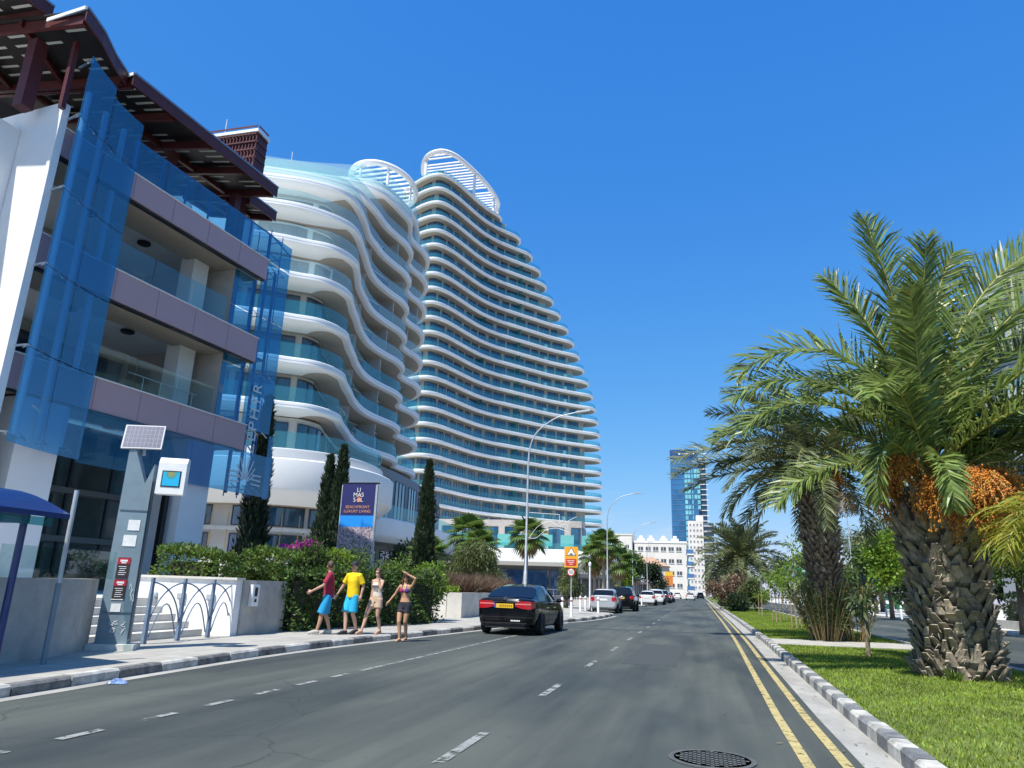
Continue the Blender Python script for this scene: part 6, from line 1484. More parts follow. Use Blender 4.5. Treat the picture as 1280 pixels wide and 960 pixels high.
# right-hand far signs, bins
t = thing('triangular_sign', 'white triangular warning sign at the kerb by the far shrubs', 'road sign', (2.5, 92, .12)); b = MB(); b.tube([(2.5, 92, .12), (2.5, 92, 2.2)], .04, 8); b.build('post', GALV, t)
b = MB(); b.add([(2.0, 91.95, 2.0), (3.0, 91.95, 2.0), (2.5, 91.95, 2.95), (2.0, 91.99, 2.0), (3.0, 91.99, 2.0), (2.5, 91.99, 2.95)], [(0, 1, 2), (5, 4, 3), (0, 3, 4, 1), (1, 4, 5, 2), (2, 5, 3, 0)]); o = b.build('plate', mat('sign_pink_edge', (.55, .12, .10), .5), t); b = MB(); b.poly([(2.14, 91.94, 2.08), (2.86, 91.94, 2.08), (2.5, 91.94, 2.76)]); b.build('face', WHITEP, o)
def board(name, x, y, z, w, h, m, label, legs=True, marks=None):
    t = thing(name, label, 'sign', (x, y, .12)); b = MB(); b.box(x, y, z, w, .12, h); o = b.build('board', m, t)
    b = MB(); 
    for dx in (-w * .35, w * .35): b.box(x + dx, y + .1, (z - h / 2 + .12) / 2 + .06, .1, .08, z - h / 2 - .05)
    b.build('post', GALV, t)
    if marks:
        b = MB()
        for (dx, dz, ww, hh) in marks: b.box(x + dx, y - .065, z + dz, ww, .02, hh)
        b.build('marks', WHITEP, o)
board('advertising_board', 14.9, 126, 4.6, 3.6, 3.4, mat('board_grey_blue', (.20, .26, .34), .6, nscale=1, namt=.5), 'pale blue-grey advertising board behind the saplings', marks=[(0, -1.2, 3.0, .6)])
board('blue_signboard', 15.4, 112, 4.6, 2.6, 2.8, mat('sign_blue', (.02, .06, .36), .5), 'royal blue signboard just left of the slender palm trunk', marks=[(.7, .3, .8, .12), (.7, -.1, .8, .12), (.6, 1.0, .9, .5)])
board('green_road_sign', 13.2, 104, 4.6, 1.4, .9, mat('sign_green', (.02, .22, .14), .5), 'green road sign among the sapling leaves', marks=[(0, .1, .6, .1)])
GB = mat('green_bin', (.015, .13, .07), .5)
for i, x in enumerate((22.9, 24.5)):
    t = thing('rubbish_bin', ('left of the two green wheeled bins across the far road', 'right of the two green wheeled bins across the far road')[i], 'bin', (x, 104, .13), 'green bins'); b = MB(); b.box(x, 104, 1.0, 1.3, 1.1, 1.5, taper=1.08); b.build('body', GB, t); b = MB(); b.box(x, 103.95, 1.82, 1.48, 1.25, .16); b.build('lid', GB, t); b = MB(); b.box(x, 103.4, 1.1, .5, .03, .4); b.build('sticker', WHITEP, t)
    b = MB(); [b.lathe([(.12, -.04), (.12, .04)], (x + dx, 103.6, .25), 10, axis='x') for dx in (-.5, .5)]; b.build('wheels', BLACKM, t)

# ------------------------------------------------------------------ cars
TYRE = mat('tyre_rubber', (.018, .018, .019), .85); RIM = mat('alloy_rim', (.52, .53, .55), .35, metal=.6)
CARGL = mat('tinted_car_glass', (.006, .010, .018), .05, spec=.35)
TAIL = mat('tail_lamp_red', (.42, .012, .02), .15, coat=1.0); TAILB = mat('tail_lamp_bright', (.72, .22, .20), .2, coat=1.0)
CHROME = mat('chrome', (.75, .76, .78), .12, metal=1.); TRIMB = mat('black_trim', (.015, .015, .016), .55)
PLATEY = mat('yellow_plate', (.75, .47, .02), .5); PLATEW = mat('white_plate', (.75, .75, .72), .5)
def lerp_sec(tab, y): a = np.array(tab, float); return [np.interp(y, a[:, 0], a[:, i]) for i in range(1, a.shape[1])]
def car(name, label, paint, body, house, L_, W_, wb_, wr, plate, detail=True, group='cars on the left side of the street', lampz=(.78, .98), lampw=.42, spare=None, taxi=False):
    """body: (y, zbottom, zshoulder, halfwidth); house: (y, zroof, half base, half top); y runs back to front"""
    t = thing(name, label, 'car', (0, 0, 0), group); hw = W_ / 2
    def bsec(y):
        zb, zs, w = lerp_sec(body, y)
        return [(0, y, zb), (w * .80, y, zb), (w * .94, y, zb + .07), (w * .995, y, zb + .35 * (zs - zb)), (w, y, zb + .58 * (zs - zb)), (w * .985, y, zb + .84 * (zs - zb)), (w * .95, y, zs - .02), (w * .88, y, zs + .015), (w * .5, y, zs + .042), (0, y, zs + .055)]
    ys = np.unique(np.concatenate([np.linspace(body[0][0], body[-1][0], 44), [b_[0] for b_ in body]]))
    b = MB(); rows = [bsec(y) for y in ys]; full = [[(-x, y_, z) for x, y_, z in r[::-1][:-1]] + r for r in rows]; full = [[(x, y_, z) for (x, y_, z) in r] for r in full]
    b.loft(full, close=False); n = len(full[0]); b.f = [f[::-1] for f in b.f]
    b.add(full[0], [tuple(range(n))], 0); b.add(full[-1], [tuple(range(n))[::-1]], 0)
    bo = b.build('body', paint, t, smooth='auto')
    def hsec(y):
        zt, wb2, wt = lerp_sec(house, y); zs = lerp_sec(body, y)[1] - .03; h = max(.012, zt - zs)
        return [(wb2, y, zs), (wb2 - (wb2 - wt) * .45, y, zs + .5 * h), (wt + .02, y, zs + .86 * h), (wt * .88, y, zs + .97 * h), (wt * .45, y, zs + h), (0, y, zs + h * 1.005)]
    hy = np.unique(np.concatenate([np.linspace(house[0][0], house[-1][0], 30), [h_[0] for h_ in house]])); rows = [hsec(y) for y in hy]
    b = MB(); full = [r + [(-x, y_, z) for x, y_, z in r[::-1][1:]] for r in rows]; b.loft(full); b.build('cabin', paint, t, smooth='auto')
    def gpatch(nm, y0, y1, i0, i1, m, off=.008, sides=(1,), ny=12, shrink=0):
        for sg in sides:
            g = []
            for y in np.linspace(y0, y1, ny):
                s = hsec(y); pts = []
                for v in np.linspace(i0, i1, 7): k = min(int(v), len(s) - 2); a = v - k; pts.append(np.array(s[k]) * (1 - a) + np.array(s[k + 1]) * a)
                g.append(pts)
            G = np.array(g); du = np.gradient(G, axis=0); dv = np.gradient(G, axis=1); Nn = np.cross(du, dv); Nn /= np.linalg.norm(Nn, axis=2, keepdims=True) + 1e-9
            cen = np.array([0, (house[0][0] + house[-1][0]) / 2, .6]); Nn *= np.sign(np.sum(Nn * (G - cen), axis=2, keepdims=True)); G = G + Nn * off; G[:, :, 0] *= sg
            b = MB(); b.loft([[tuple(p) for p in r] for r in G]); b.build(nm, m, t, smooth=True)
    yr0, yr1 = house[0][0], house[1][0]   # sloping rear screen
    def screen(nm, ya, yb, m):
        g = []
        for y in np.linspace(ya, yb, 8):
            s = hsec(y); fr = (y - yr0) / (yr1 - yr0) if y < (yr0 + house[-1][0]) / 2 else (house[-1][0] - y) / (house[-1][0] - house[-2][0]); w = (s[0][0] - .07) * (1 - fr) + (s[2][0] - .03) * fr; zt = s[4][2]; zc = s[2][2]; g.append([(w * u, y, zt - (zt - zc) * .4 * abs(u) ** 3) for u in np.linspace(-1, 1, 9)])
        G = np.array(g); du = np.gradient(G, axis=0); dv = np.gradient(G, axis=1); Nn = np.cross(dv, du); Nn /= np.linalg.norm(Nn, axis=2, keepdims=True) + 1e-9; Nn *= np.sign(Nn[:, :, 2:3] + 1e-6); G = G + Nn * .012
        b = MB(); b.loft([[tuple(p) for p in r] for r in G]); b.build(nm, m, t, smooth=True)
    screen('rear_window', yr0 + (yr1 - yr0) * .10, yr0 + (yr1 - yr0) * .90, CARGL)
    yf0, yf1 = house[-2][0], house[-1][0]; screen('windscreen', yf0 + (yf1 - yf0) * .08, yf0 + (yf1 - yf0) * .92, CARGL)
    a0 = yr1 - (yr1 - yr0) * .35; a1 = yf0 + (yf1 - yf0) * .42; mid = (a0 + a1) / 2 - .05
    for sg in (1, -1):
        gpatch('side_window', a0 + .02, mid - .04, .18, 1.75, CARGL, sides=(sg,)); gpatch('side_window', mid + .04, a1, .18, 1.75, CARGL, sides=(sg,))
    # wheels in dark arches
    for y in (-wb_ / 2, wb_ / 2):
        for sg in (1, -1):
            w = lerp_sec(body, y)[2]
            b = MB(); b.lathe([(wr * 1.17, -.30), (wr * 1.17, .004)], (0, 0, 0), 26, axis='x'); b.v = [(sg * (w - .012 + x * 1.0), y + yy, max(wr * .55, wr + zz)) for x, yy, zz in b.v]; b.build('wheel_arch', TRIMB, t)
            b = MB(); b.lathe([(wr * .62, -.10), (wr * .92, -.11), (wr, -.08), (wr, .08), (wr * .92, .105), (wr * .64, .10)], (0, 0, 0), 26, axis='x'); b.v = [(sg * (w - .05 + x), y + yy, wr + zz) for x, yy, zz in b.v]; wo = b.build('wheel', TYRE, t, smooth='auto')
            b = MB(); b.lathe([(wr * .64, 0), (wr * .64, .03)], (0, 0, 0), 26, axis='x'); b.v = [(sg * (w - .05 + x), y + yy, wr + zz) for x, yy, zz in b.v]; b.v = [(x + sg * .035, yy, zz) for x, yy, zz in b.v]; rb_ = MB(); rb_.add(b.v, b.f, 1)
            for k in range(7):
                a = 2 * PI * k / 7; c_, s_ = math.cos(a), math.sin(a); q = MB(); q.box(wr * .33, 0, 0, wr * .62, wr * .17, .03)
                rb_.add([(sg * (w + .031 + z), y + (x * c_ - yy * s_), wr + (x * s_ + yy * c_)) for x, yy, z in q.v], q.f, 0)
            ring = MB(); ring.lathe([(wr * .66, 0), (wr * .66, .02), (wr * .58, .02), (wr * .58, 0)], (0, 0, 0), 26, axis='x'); rb_.add([(sg * (w + .03 + x), y + yy, wr + zz) for x, yy, zz in ring.v], ring.f, 0)
            rb_.build('rim', [RIM, TRIMB], wo)
    # tail lamps follow the corner of the body
    for sg in (1, -1):
        ya = body[0][0]; b = MB(); z0, z1 = lampz
        def sx(y, z): zb, zs, w = lerp_sec(body, y); f = (z - zb) / (zs - zb); return w * np.interp(f, [.07, .35, .58, .84, 1], [.94, .995, 1, .985, .93])
        ring = []
        path = [(sx(ya, 0.9) - lampw * .95, ya), (sx(ya, .9) - lampw * .5, ya), (sx(ya, .9) - .03, ya)] + [(sx(ya + d, .9), ya + d) for d in (.05, .14, .26)]
        P = [np.array(p) for p in path]; O = []
        for i in range(len(P)): tt = nrm(P[min(i + 1, len(P) - 1)] - P[max(0, i - 1)]); O.append(P[i] + .018 * np.array([tt[1], -tt[0]]))
        zt = [z1 - .03, z1, z1, z1 - .005, z1 - .01, z1 - .04]; zb_ = [z0 + .07, z0 + .02, z0, z0, z0 + .02, z0 + .07]
        b.loft([[(sg * p[0], p[1], z) for p, z in zip(O, zb_)], [(sg * p[0], p[1], z) for p, z in zip(O, zt)]]); b.loft([[(sg * p[0], p[1], z) for p, z in zip(O, zt)], [(sg * p[0], p[1], z) for p, z in zip(P, zt)]]); b.loft([[(sg * p[0], p[1], z) for p, z in zip(O, zb_)], [(sg * p[0], p[1], z) for p, z in zip(P, zb_)]])
        lo = b.build('tail_lamp', TAIL, t)
        if detail:
            b = MB(); b.loft([[(sg * p[0], p[1] - .004, z0 + .55 * (z1 - z0)) for p in O[:4]], [(sg * p[0], p[1] - .004, z0 + .70 * (z1 - z0)) for p in O[:4]]]); b.build('lamp_strip', TAILB, lo)
    ya = body[0][0]; zp = (lampz[0] + lampz[1]) / 2 - .03
    b = MB(); b.box(0, ya - .012, zp, .54, .02, .125); po = b.build('number_plate', plate, t)
    if detail:
        b = MB()
        for k in range(7): b.box(-.15 + .062 * k, ya - .024, zp, .035, .004, .065)
        b.build('plate_characters', mat('plate_ink', (.22, .10, .02), .6), po); b = MB(); b.box(-.30, ya - .013, zp - .0, .06, .02, .125); b.build('plate_band', mat('plate_blue', (.02, .10, .40), .5), po)
        b = MB(); b.box(0, ya - .013, lampz[1] - .03, .86, .03, .018); b.build('chrome_strip', CHROME, t)
        b = MB(); b.lathe([(.055, 0), (.055, .012)], (0, ya - .03 + .02, lampz[1] + .07), 18, axis='y'); b.build('badge', CHROME, t)
        b = MB()
        for k in range(6): b.box(.22 + .05 * k, ya - .012, .43, .035, .006, .04)
        b.build('bumper_lettering', WHITEP, t)
        b = MB(); b.box(0, ya - .006, .53, hw * 1.86, .012, .018); b.box(0, ya - .004, .36, hw * 1.5, .02, .03); b.build('bumper_crease', TRIMB, t)
    b = MB(); b.box(0, ya + .12, .27, hw * 1.35, .16, .12); b.build('rear_valance', TRIMB, t)
    for sg in (1, -1):
        b = MB(); y = a1 - .12; w = lerp_sec(body, y)[2]; z = lerp_sec(body, y)[1] + .06; b.ball((sg * (w + .10), y, z), .1, 10, 8, scale=(1.05, .6, .72)); b.tube([(sg * (w - .1), y, z - .05), (sg * (w + .06), y, z - .02)], .02, 6); b.build('wing_mirror', paint, t, smooth=True)
    if detail:
        for sg in (1, -1):
            b = MB()
            for y in (mid, mid + 1.08, mid - .95):
                P = []
                for z in np.linspace(.32, lerp_sec(body, y)[1] - .03, 7): P.append((sg * (sxb(body, y, z) + .0015), y, z))
                b.tube(P, .004, 4)
            b.build('door_gap', TRIMB, t); b = MB()
            for y in (mid - .2, mid + .85): b.box(sg * (sxb(body, y, .8) + .012), y, .80, .025, .2, .03)
            b.build('door_handle', CHROME, t)
    return t
def sxb(body, y, z): zb, zs, w = lerp_sec(body, y); f = (z - zb) / (zs - zb); return w * np.interp(f, [.07, .35, .58, .84, 1], [.94, .995, 1, .985, .93])
BLK = mat('black_car_paint', (.004, .005, .007), .09, spec=.4)
SALOON_B = [(-2.44, .42, .95, .72), (-2.40, .33, 1.01, .81), (-2.32, .28, 1.035, .865), (-2.15, .25, 1.05, .91), (-1.8, .22, 1.05, .925), (-1, .20, .99, .93), (0, .20, .96, .93), (1.0, .20, .95, .925), (1.7, .22, .90, .91), (2.2, .24, .80, .86), (2.42, .30, .68, .72)]
SALOON_H = [(-2.0, 1.06, .82, .70), (-1.1, 1.44, .83, .61), (-.2, 1.51, .84, .62), (.35, 1.47, .84, .60), (1.45, .97, .82, .62)]
c1_ = car('saloon_car', 'shiny black saloon car pulling out past the walkers', BLK, SALOON_B, SALOON_H, 4.85, 1.86, 2.87, .335, PLATEY, lampz=(.77, 1.0), lampw=.38)
c1_.location = (-5.74, 24.75, 0); c1_.rotation_euler = (0, 0, R(-1.5))
HATCH_B = [(-1.95, .38, .98, .76), (-1.9, .28, 1.0, .83), (-1.5, .22, 1.0, .86), (0, .2, .97, .865), (1.2, .2, .94, .85), (1.7, .24, .84, .80), (1.95, .32, .70, .66)]
HATCH_H = [(-1.86, 1.05, .74, .60), (-1.5, 1.47, .77, .58), (-.5, 1.53, .78, .585), (.1, 1.51, .78, .58), (1.15, .98, .76, .60)]
SILVER = mat('silver_car_paint', (.50, .51, .53), .3, metal=.4, coat=.8); WHITEC = mat('white_car_paint', (.72, .72, .72), .3, coat=.8); DARKC = mat('dark_grey_car_paint', (.03, .035, .042), .25, coat=.9); NAVYC = mat('navy_car_paint', (.012, .02, .05), .2, coat=.9); REDC = mat('dark_red_car_paint', (.12, .02, .03), .25, coat=.8)
SUV_B = [(-2.25, .45, 1.05, .82), (-2.2, .32, 1.08, .90), (-1.7, .28, 1.10, .93), (0, .26, 1.08, .935), (1.4, .28, 1.05, .92), (2.0, .32, .95, .86), (2.25, .4, .8, .72)]
SUV_H = [(-2.1, 1.15, .82, .66), (-1.75, 1.66, .84, .65), (-.5, 1.74, .85, .655), (.2, 1.71, .85, .65), (1.25, 1.10, .83, .66)]
h = car('hatchback', 'silver hatchback parked behind the white bollards', SILVER, HATCH_B, HATCH_H, 3.9, 1.72, 2.45, .30, PLATEW, lampz=(.72, 1.0), lampw=.2, detail=False); h.location = (-6.05, 50.2, 0)
s = car('off_road_car', 'tall black off-road car parked right of the silver hatchback', BLK, SUV_B, SUV_H, 4.5, 1.88, 2.7, .37, PLATEY, lampz=(.85, 1.08), lampw=.18, detail=False); s.location = (-5.55, 56.6, 0)
def clone(src, paint, loc, label, rz=0, name=None):
    r = dup(src, loc, rz, label)
    for c in kids(r):
        if c.name.split('.')[0] in ('body', 'cabin', 'wing_mirror'): c.data = c.data.copy(); c.data.materials[0] = paint
    return r
clone(s, DARKC, (-6.4, 63.6, 0), 'dark grey off-road car parked in front of the tall black one')
clone(h, WHITEC, (-5.5, 83, 0), 'white hatchback parked beyond the second pavement nose')
clone(s, WHITEC, (-5.0, 90.5, 0), 'white off-road car parked past the white hatchback')
clone(h, REDC, (-5.2, 97, 0), 'dark red hatchback in the line of parked cars')
clone(s, DARKC, (-4.9, 104, 0), 'dark grey off-road car in the middle of the parked line')
clone(h, SILVER, (-4.8, 111, 0), 'silver hatchback further up the parked line')
clone(h, NAVYC, (-4.7, 118, 0), 'navy hatchback at the front of the parked line')
clone(h, WHITEC, (-1.95, 158, 0), 'white hatchback driving away in the left lane')
clone(s, NAVYC, (-3.2, 205, 0), 'dark off-road car far ahead on the left'); clone(s, DARKC, (.1, 215, 0), 'dark off-road car far ahead in the right lane'); clone(h, WHITEC, (-5.4, 190, 0), 'pale hatchback parked far up the street'); clone(h, WHITEC, (4.6, 330, 0), 'white hatchback at the far bend')
# ------------------------------------------------------------------ people
def skinmat(n, c): 
    m = mat(n, c, .5, nscale=9, namt=.06); m.node_tree.nodes['Principled BSDF'].inputs['Subsurface Weight'].default_value = .08; return m
def remesh(o, vox, sm=2):
    r = o.modifiers.new('remesh', 'REMESH'); r.mode = 'VOXEL'; r.voxel_size = vox; r.use_smooth_shade = True
    s = o.modifiers.new('smooth', 'SMOOTH'); s.iterations = sm; s.factor = .5
    return o
def ell_loft(b, secs, n=20):
    """closed loft of horizontal ellipses (cx, cy, z, rx, ry)"""
    rows = [[(cx + rx * math.cos(2 * PI * k / n), cy + ry * math.sin(2 * PI * k / n), z) for k in range(n)] for cx, cy, z, rx, ry in secs]
    b.loft(rows, close=True, capends=True)
def limb(b, pts, rr, n=12):
    P = spline([np.array(p, float) for p in pts], 5); t = np.linspace(0, 1, len(P)); r = np.interp(t, np.linspace(0, 1, len(rr)), rr); b.tube(P, list(r), n); b.ball(P[0], rr[0], 10, 8); b.ball(P[-1], rr[-1], 10, 8)
def hand(b, w, e, side, curl=.5, palm_n=None):
    """palm, four bent fingers of different length and a thumb; w wrist, e elbow"""
    w = np.array(w, float); d = nrm(w - np.array(e, float)); s = np.array([0, 1., 0]) - d * d[1]; s = nrm(s); nn = np.cross(d, s) * side
    P = w + d * .05; b.tube([w - d * .01, w + d * .03, w + d * .085], [.026, .034, .036], 8)
    for i in range(-1, 2): b.ball(w + d * .06 + s * i * .022, .02, 8, 6)
    for i, (o, l) in enumerate(((-.032, .062), (-.011, .078), (.011, .083), (.032, .074))):
        a = w + d * .085 + s * o; m = a + (d * (1 - .25 * curl) - nn * .45 * curl) * l * .5; t = m + (d * (1 - .7 * curl) - nn * 1.1 * curl) * l * .5; b.tube([a - d * .02, a, m, t], [.0105, .0105, .0095, .008], 6); b.ball(t, .008, 6, 4)
    a = w + d * .03 + s * .03; m = a + (d * .55 + s * .75 - nn * .25) * .035; t = m + (d * .9 + s * .15 - nn * .35) * .035; b.tube([w + d * .02 + s * .012, a, m, t], [.014, .0125, .011, .009], 6)
def rotz(p, a, c): x, y, z = p; return (c[0] + (x - c[0]) * math.cos(a) - (y - c[1]) * math.sin(a), c[1] + (x - c[0]) * math.sin(a) + (y - c[1]) * math.cos(a), z)
def person(label, loc, rz, H, legs, arms, skin, hairc, female=False, turn=0, tilt=0, top=None, bottom=None, shoes=None, hair='short', cap=None, shades=False, curl=.5, bust=0):
    k = H / 1.75; t = thing('person', label, 'person', (0, 0, 0), None)
    sw = .175 if female else .195; hipw = .155 if female else .15; ws = .118 if female else .145
    hd = V3(0, .02 + tilt, 1.63)
    b = MB()
    ell_loft(b, [(0, -.01, .84, hipw * .8, .09), (0, -.015, .92, hipw, .118), (0, -.005, 1.0, hipw * .93, .108), (0, 0, 1.10, ws, .092), (0, .005, 1.22, ws * 1.12, .10), (0, .005, 1.32, sw * .88, .108), (0, 0, 1.40, sw * .93, .09), (0, -.005, 1.445, sw * .62, .068), (0, 0, 1.475, .062, .058), (0, .005, 1.53, .052, .054), (0, .008, 1.58, .052, .055)])
    if bust:
        for sg in (-1, 1): b.ball((sg * .075, .085, 1.285), .062, 12, 8, scale=(1, .85, .95))
    for sg, (hp, kn, an, toe) in zip((-1, 1), legs):
        limb(b, [hp, (np.array(hp) + np.array(kn)) / 2 + V3(sg * .01, .012, 0), kn], [.088 if not female else .086, .076, .054]); limb(b, [kn, np.array(kn) * .62 + np.array(an) * .38 + V3(0, -.018, 0), an], [.052, .053, .034])
        an = np.array(an, float); f = nrm(np.array(toe) - an * V3(1, 1, 1)); b.tube([an + V3(0, -.035, -.035), an + V3(0, 0, -.02), (an + np.array(toe)) / 2 + V3(0, 0, -.008), np.array(toe)], [.034, .038, .036, .026], 10); b.ball(an + V3(0, -.04, -.045), .032, 10, 8); b.ball(toe, .03, 10, 8, scale=(1.25, 1, .72))
    for sg, (s, e, w) in zip((-1, 1), arms):
        limb(b, [s, (np.array(s) + np.array(e)) / 2 + V3(sg * .008, 0, 0), e], [.050 if not female else .042, .045 if not female else .037, .037 if not female else .031]); limb(b, [e, np.array(e) * .6 + np.array(w) * .4, w], [.037 if not female else .031, .036 if not female else .030, .024 if not female else .021]); hand(b, w, e, sg, curl)
    h = MB(); hr = .098
    h.ball(hd + V3(0, -.012, .018), hr, 18, 12, scale=(.80, .98, 1.08)); h.ball(hd + V3(0, .022, -.055), .066, 14, 10, scale=(.86, .95, 1.0)); h.ball(hd + V3(0, .058, -.095), .026, 10, 8, scale=(1.1, .8, .8))
    h.tube([hd + V3(0, .082, .018), hd + V3(0, .104, -.028), hd + V3(0, .09, -.036)], [.010, .016, .012], 8)
    for sg in (-1, 1): h.ball(hd + V3(sg * .082, -.01, -.012), .028, 10, 8, scale=(.35, .7, 1.05)); h.ball(hd + V3(sg * .034, .072, .026), .018, 8, 6, scale=(1.2, .6, .5))
    h.tube([hd + V3(-.024, .082, -.062), hd + V3(0, .088, -.062), hd + V3(.024, .082, -.062)], [.006, .01, .006], 6)
    hv = [rotz(p, turn, hd) for p in h.v]; b.add(hv, h.f)
    o = b.build('body', skin, t); remesh(o, .0085, 3)
    fe = lambda p: rotz(tuple(hd + V3(*p)), turn, hd)
    if not shades:
        for sg in (-1, 1): e = MB(); e.ball(fe((sg * .032, .078, .004)), .011, 10, 8, scale=(1.2, .8, .7)); e.build('eye', mat('eye_dark', (.03, .022, .018), .2), t, smooth=True)
    else:
        e = MB()
        for sg in (-1, 1): e.ball(fe((sg * .034, .083, .004)), .026, 12, 8, scale=(1.0, .55, .85))
        e.tube([fe((-.085, .0, .012)), fe((-.06, .075, .01)), fe((.06, .075, .01)), fe((.085, .0, .012))], .006, 6); e.build('sunglasses', BLACKM, t, smooth=True)
    m_ = MB(); m_.tube([fe((-.022, .091, -.062)), fe((0, .099, -.06)), fe((.022, .091, -.062))], [.003, .006, .003], 6); m_.build('mouth', mat('lip', (.36, .13, .11), .5), t, smooth=True)
    # hair
    hb = MB()
    if hair == 'short': hb.ball(hd + V3(0, -.022, .032), hr * 1.03, 18, 12, scale=(.84, .98, 1.04)); 
    else:
        hb.ball(hd + V3(0, -.024, .028), hr * 1.08, 18, 12, scale=(.86, 1.0, 1.06)); hb.ball(hd + V3(0, -.07, -.06), .085, 14, 10, scale=(1.0, .6, 1.4))
        if hair == 'long':
            for sg in (-1, 0, 1): hb.tube([hd + V3(sg * .06, -.05, 0), hd + V3(sg * .075, -.05, -.13), hd + V3(sg * .07, -.055, -.27)], [.045, .04, .02], 8)
            hb.tube([hd + V3(-.078, .0, .02), hd + V3(-.085, .02, -.1), hd + V3(-.08, .05, -.24)], [.02, .022, .012], 8); hb.tube([hd + V3(.078, .0, .02), hd + V3(.085, .02, -.1), hd + V3(.08, .05, -.24)], [.02, .022, .012], 8)
        else: hb.tube([hd + V3(0, -.09, .03), hd + V3(0, -.14, -.02), hd + V3(0, -.12, -.14)], [.035, .032, .014], 8)
    hb.v = [rotz(p, turn, hd) for p in hb.v]; ho = hb.build('hair', hairc, t); remesh(ho, .010, 1)
    if cap:
        cb = MB(); c0 = hd + V3(0, -.012, .045); cb.ball(c0, hr * 1.10, 18, 10, scale=(.86, 1.0, .92)); cb.v = [(x, y, max(z, c0[2] + .004)) for x, y, z in cb.v]
        cb.loft([[(x, hd[1] + .07 + yy, hd[2] + .052 - .10 * yy) for x, yy in ((-.068, 0), (-.06, .055), (-.03, .085), (0, .092), (.03, .085), (.06, .055), (.068, 0))], [(x, hd[1] + .07, hd[2] + .062) for x in (-.068, -.05, -.025, 0, .025, .05, .068)]])
        cb.v = [rotz(p, turn, hd) for p in cb.v]; cb.build('cap', cap, t, smooth='auto')
    # clothes
    if top:
        kind, m = top; cb = MB()
        if kind == 'tee':
            ell_loft(cb, [(0, -.01, .87, .178, .142), (0, -.005, .98, .175, .138), (0, 0, 1.12, .168, .132), (0, .006, 1.27, .182, .132), (0, 0, 1.39, .196, .112), (0, -.004, 1.45, .145, .085), (0, 0, 1.485, .074, .070)])
            for sg, (s, e, w) in zip((-1, 1), arms): s = np.array(s, float); e = np.array(e, float); cb.tube([s + V3(-sg * .06, 0, .0), s, s + (e - s) * .35, s + (e - s) * .80], [.07, .070, .068, .074], 12)
            remesh(cb.build('shirt', m, t), .011, 3)
        elif kind == 'tank':
            ell_loft(cb, [(0, -.01, 1.0, .152, .122), (0, 0, 1.1, .138, .108), (0, .006, 1.2, .146, .116), (0, .014, 1.29, .150, .142), (0, .004, 1.36, .128, .108)])
            for sg in (-1, 1): cb.tube([(sg * .085, .085, 1.34), (sg * .085, .05, 1.44), (sg * .085, -.03, 1.455), (sg * .085, -.085, 1.36)], .016, 6)
            remesh(cb.build('tank_top', m[0], t), .010, 2)
            pr = MB()
            for i in range(4): pr.box(-.06 + .04 * i, .155, 1.262, .026, .03, .05)
            for i in range(2): pr.box(-.03 + .04 * i, .15, 1.205, .03, .012, .008)
            pr.build('shirt_print', m[1], t)
        elif kind == 'bikini':
            for sg, mm in ((-1, m[0]), (1, m[1])): q = MB(); q.ball((sg * .075, .094, 1.283), .069, 14, 10, scale=(1.02, .86, .92)); q.build('bikini_cup', mm, t, smooth=True)
            for sg in (-1, 1): cb.tube([(sg * .075, .13, 1.34), (sg * .06, .09, 1.43), (sg * .045, 0, 1.495), (0, -.06, 1.48)], .006, 6)
            cb.tube([(ws * 1.2 * math.cos(a), .005 + .112 * math.sin(a), 1.262) for a in np.linspace(0, 2 * PI, 24, endpoint=False)], .008, 6, closed=True); cb.build('bikini_strap', m[0], t)
    if bottom:
        m, zt, ln, rl = bottom; cb = MB(); ell_loft(cb, [(0, -.012, .84, .168, .132), (0, -.014, .93, .172, .136), (0, -.008, zt, .160 if not female else .148, .122)])
        for sg, (hp, kn, an, toe) in zip((-1, 1), legs): hp = np.array(hp, float); kn = np.array(kn, float); cb.tube([hp + V3(0, 0, .03), hp + (kn - hp) * .3, hp + (kn - hp) * ln], [.100, rl, rl + .006], 14)
        remesh(cb.build('shorts', m, t), .011, 3)
    if shoes:
        kind, m = shoes
        for hp, kn, an, toe in legs:
            an = np.array(an, float); toe = np.array(toe, float); q = MB(); s = V3(0, 0, 1)
            if kind == 'shoe': q.tube([an + V3(0, -.05, -.03), an + V3(0, 0, -.025), (an + toe) / 2 + V3(0, 0, -.006), toe + V3(0, .015, -.002)], [.040, .047, .043, .030], 10); q.ball(toe + V3(0, .012, 0), .036, 10, 8, scale=(1.2, 1.1, .8))
            lo = min(an[2] - .085, toe[2] - .032); d = nrm(toe - an); q.tube([an + V3(0, -.055, -.068), (an + toe) / 2 + V3(0, 0, -.042), toe + V3(0, .04, -.022)], [.035, .036, .034], 8)
            q.v = [(x, y, z) for x, y, z in q.v]
            if kind == 'sandal':
                q.tube([toe + V3(-.042, -.03, -.02), toe + V3(-.02, -.04, .026), toe + V3(.02, -.04, .026), toe + V3(.042, -.03, -.02)], .009, 6)
            so = q.build('shoe' if kind == 'shoe' else 'sandal', m, t); remesh(so, .010, 2)
    for o in kids(t): pass
    t.scale = (k, k, k); t.location = loc; t.rotation_euler = (0, 0, rz); return t
SK1 = skinmat('skin_tan', (.46, .255, .17)); SK2 = skinmat('skin_light', (.52, .31, .215)); SK3 = skinmat('skin_golden', (.48, .27, .15))
HB = mat('brown_hair', (.085, .05, .03), .6, nscale=40, namt=.4); HD = mat('dark_brown_hair', (.035, .02, .014), .5, nscale=40, namt=.4); HR = mat('reddish_hair', (.10, .04, .025), .5, nscale=40, namt=.4)
def cloth(n, c): return mat(n, c, .8, nscale=7, namt=.12, bump=.35, bscale=9)
LB = cloth('sky_blue_shorts', (.012, .30, .56))
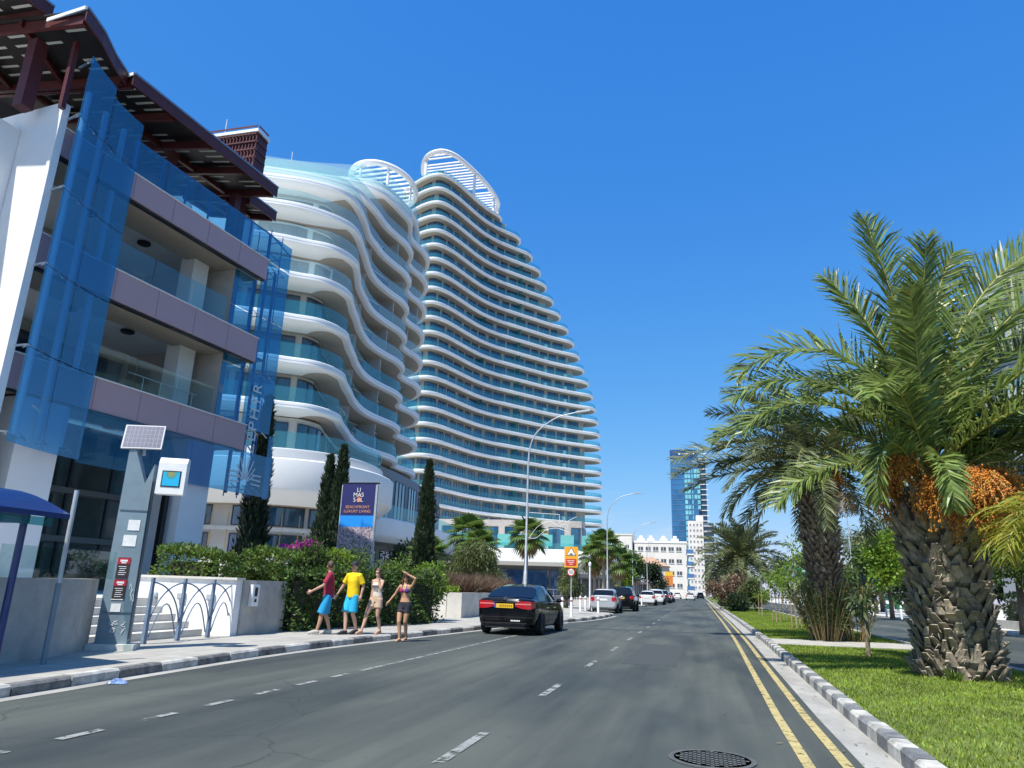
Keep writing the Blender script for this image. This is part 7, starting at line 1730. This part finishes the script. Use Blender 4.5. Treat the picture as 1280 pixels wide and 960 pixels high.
def leg(x, ky, kz, ay, az, ty, tz, sp=0): return ((x, -.0, .90), (x * 1.05 + sp * .5, ky, kz), (x * 1.0 + sp, ay, az), (x * 1.08 + sp, ty, tz))
person('man in a dark red t-shirt and bright blue shorts striding with his face turned away', (-9.15, 17.35, .12), R(118), 1.78,
       [leg(-.09, .13, .49, .20, .095, .37, .04), leg(.09, .04, .49, -.10, .10, .07, .035)],
       [((-.20, 0, 1.41), (-.25, .14, 1.16), (-.24, .40, 1.02)), ((.20, 0, 1.41), (.25, -.10, 1.14), (.25, .0, .90))], SK1, HB, turn=R(-70), top=('tee', cloth('dark_red_cotton', (.27, .015, .045))), bottom=(LB, .99, 1.0, .104), shoes=('shoe', cloth('grey_canvas', (.42, .40, .36))), curl=.9)
person('man in a yellow t-shirt, blue shorts and a dark cap walking towards the camera', (-8.72, 17.85, .12), R(160), 1.80,
       [leg(-.09, .04, .49, -.12, .11, .06, .035), leg(.09, .17, .50, .18, .09, .35, .035, -.11)],
       [((-.20, 0, 1.41), (-.25, -.10, 1.16), (-.24, -.05, .93)), ((.20, 0, 1.41), (.32, .03, 1.17), (.42, .12, .95))], SK2, HD, turn=R(12), top=('tee', cloth('yellow_cotton', (.78, .56, .005))), bottom=(cloth('turquoise_shorts', (.012, .36, .58)), .98, .92, .102), shoes=('shoe', cloth('black_trainer', (.025, .025, .028))), cap=cloth('dark_cap', (.02, .022, .035)), curl=.5)
person('woman in a pale printed tank top and tan shorts holding a hand to her face', (-8.22, 18.25, .12), R(168), 1.66,
       [leg(-.085, .03, .49, -.12, .12, .06, .035), leg(.085, .22, .52, .34, .10, .52, .05, .10)],
       [((-.165, 0, 1.40), (-.20, .14, 1.20), (-.085, .15, 1.50)), ((.165, 0, 1.40), (.21, -.06, 1.16), (.22, -.02, .94))], SK2, HB, female=True, turn=R(10), top=('tank', (cloth('pale_cotton', (.62, .56, .50)), mat('print_grey', (.12, .13, .17), .8))), bottom=(cloth('tan_shorts', (.50, .36, .25)), 1.02, .52, .108), shoes=('sandal', cloth('tan_leather', (.40, .25, .17))), hair='tied', bust=1, curl=.8)
person('woman in a purple bikini top and black shorts shading her eyes at the road edge', (-7.3, 17.95, 0), R(176), 1.68,
       [leg(-.085, .05, .50, -.10, .11, .07, .035, .05), leg(.085, .16, .50, .12, .085, .28, .028, -.05)],
       [((-.165, 0, 1.40), (-.29, .06, 1.60), (-.06, .13, 1.715)), ((.165, 0, 1.40), (.30, .0, 1.20), (.43, .08, 1.0))], SK3, HR, female=True, turn=R(18), top=('bikini', (cloth('purple_cloth', (.07, .03, .16)), cloth('crimson_cloth', (.30, .02, .09)))), bottom=(cloth('black_shorts', (.014, .016, .025)), 1.0, .45, .104), hair='long', shades=True, bust=1, curl=.4)
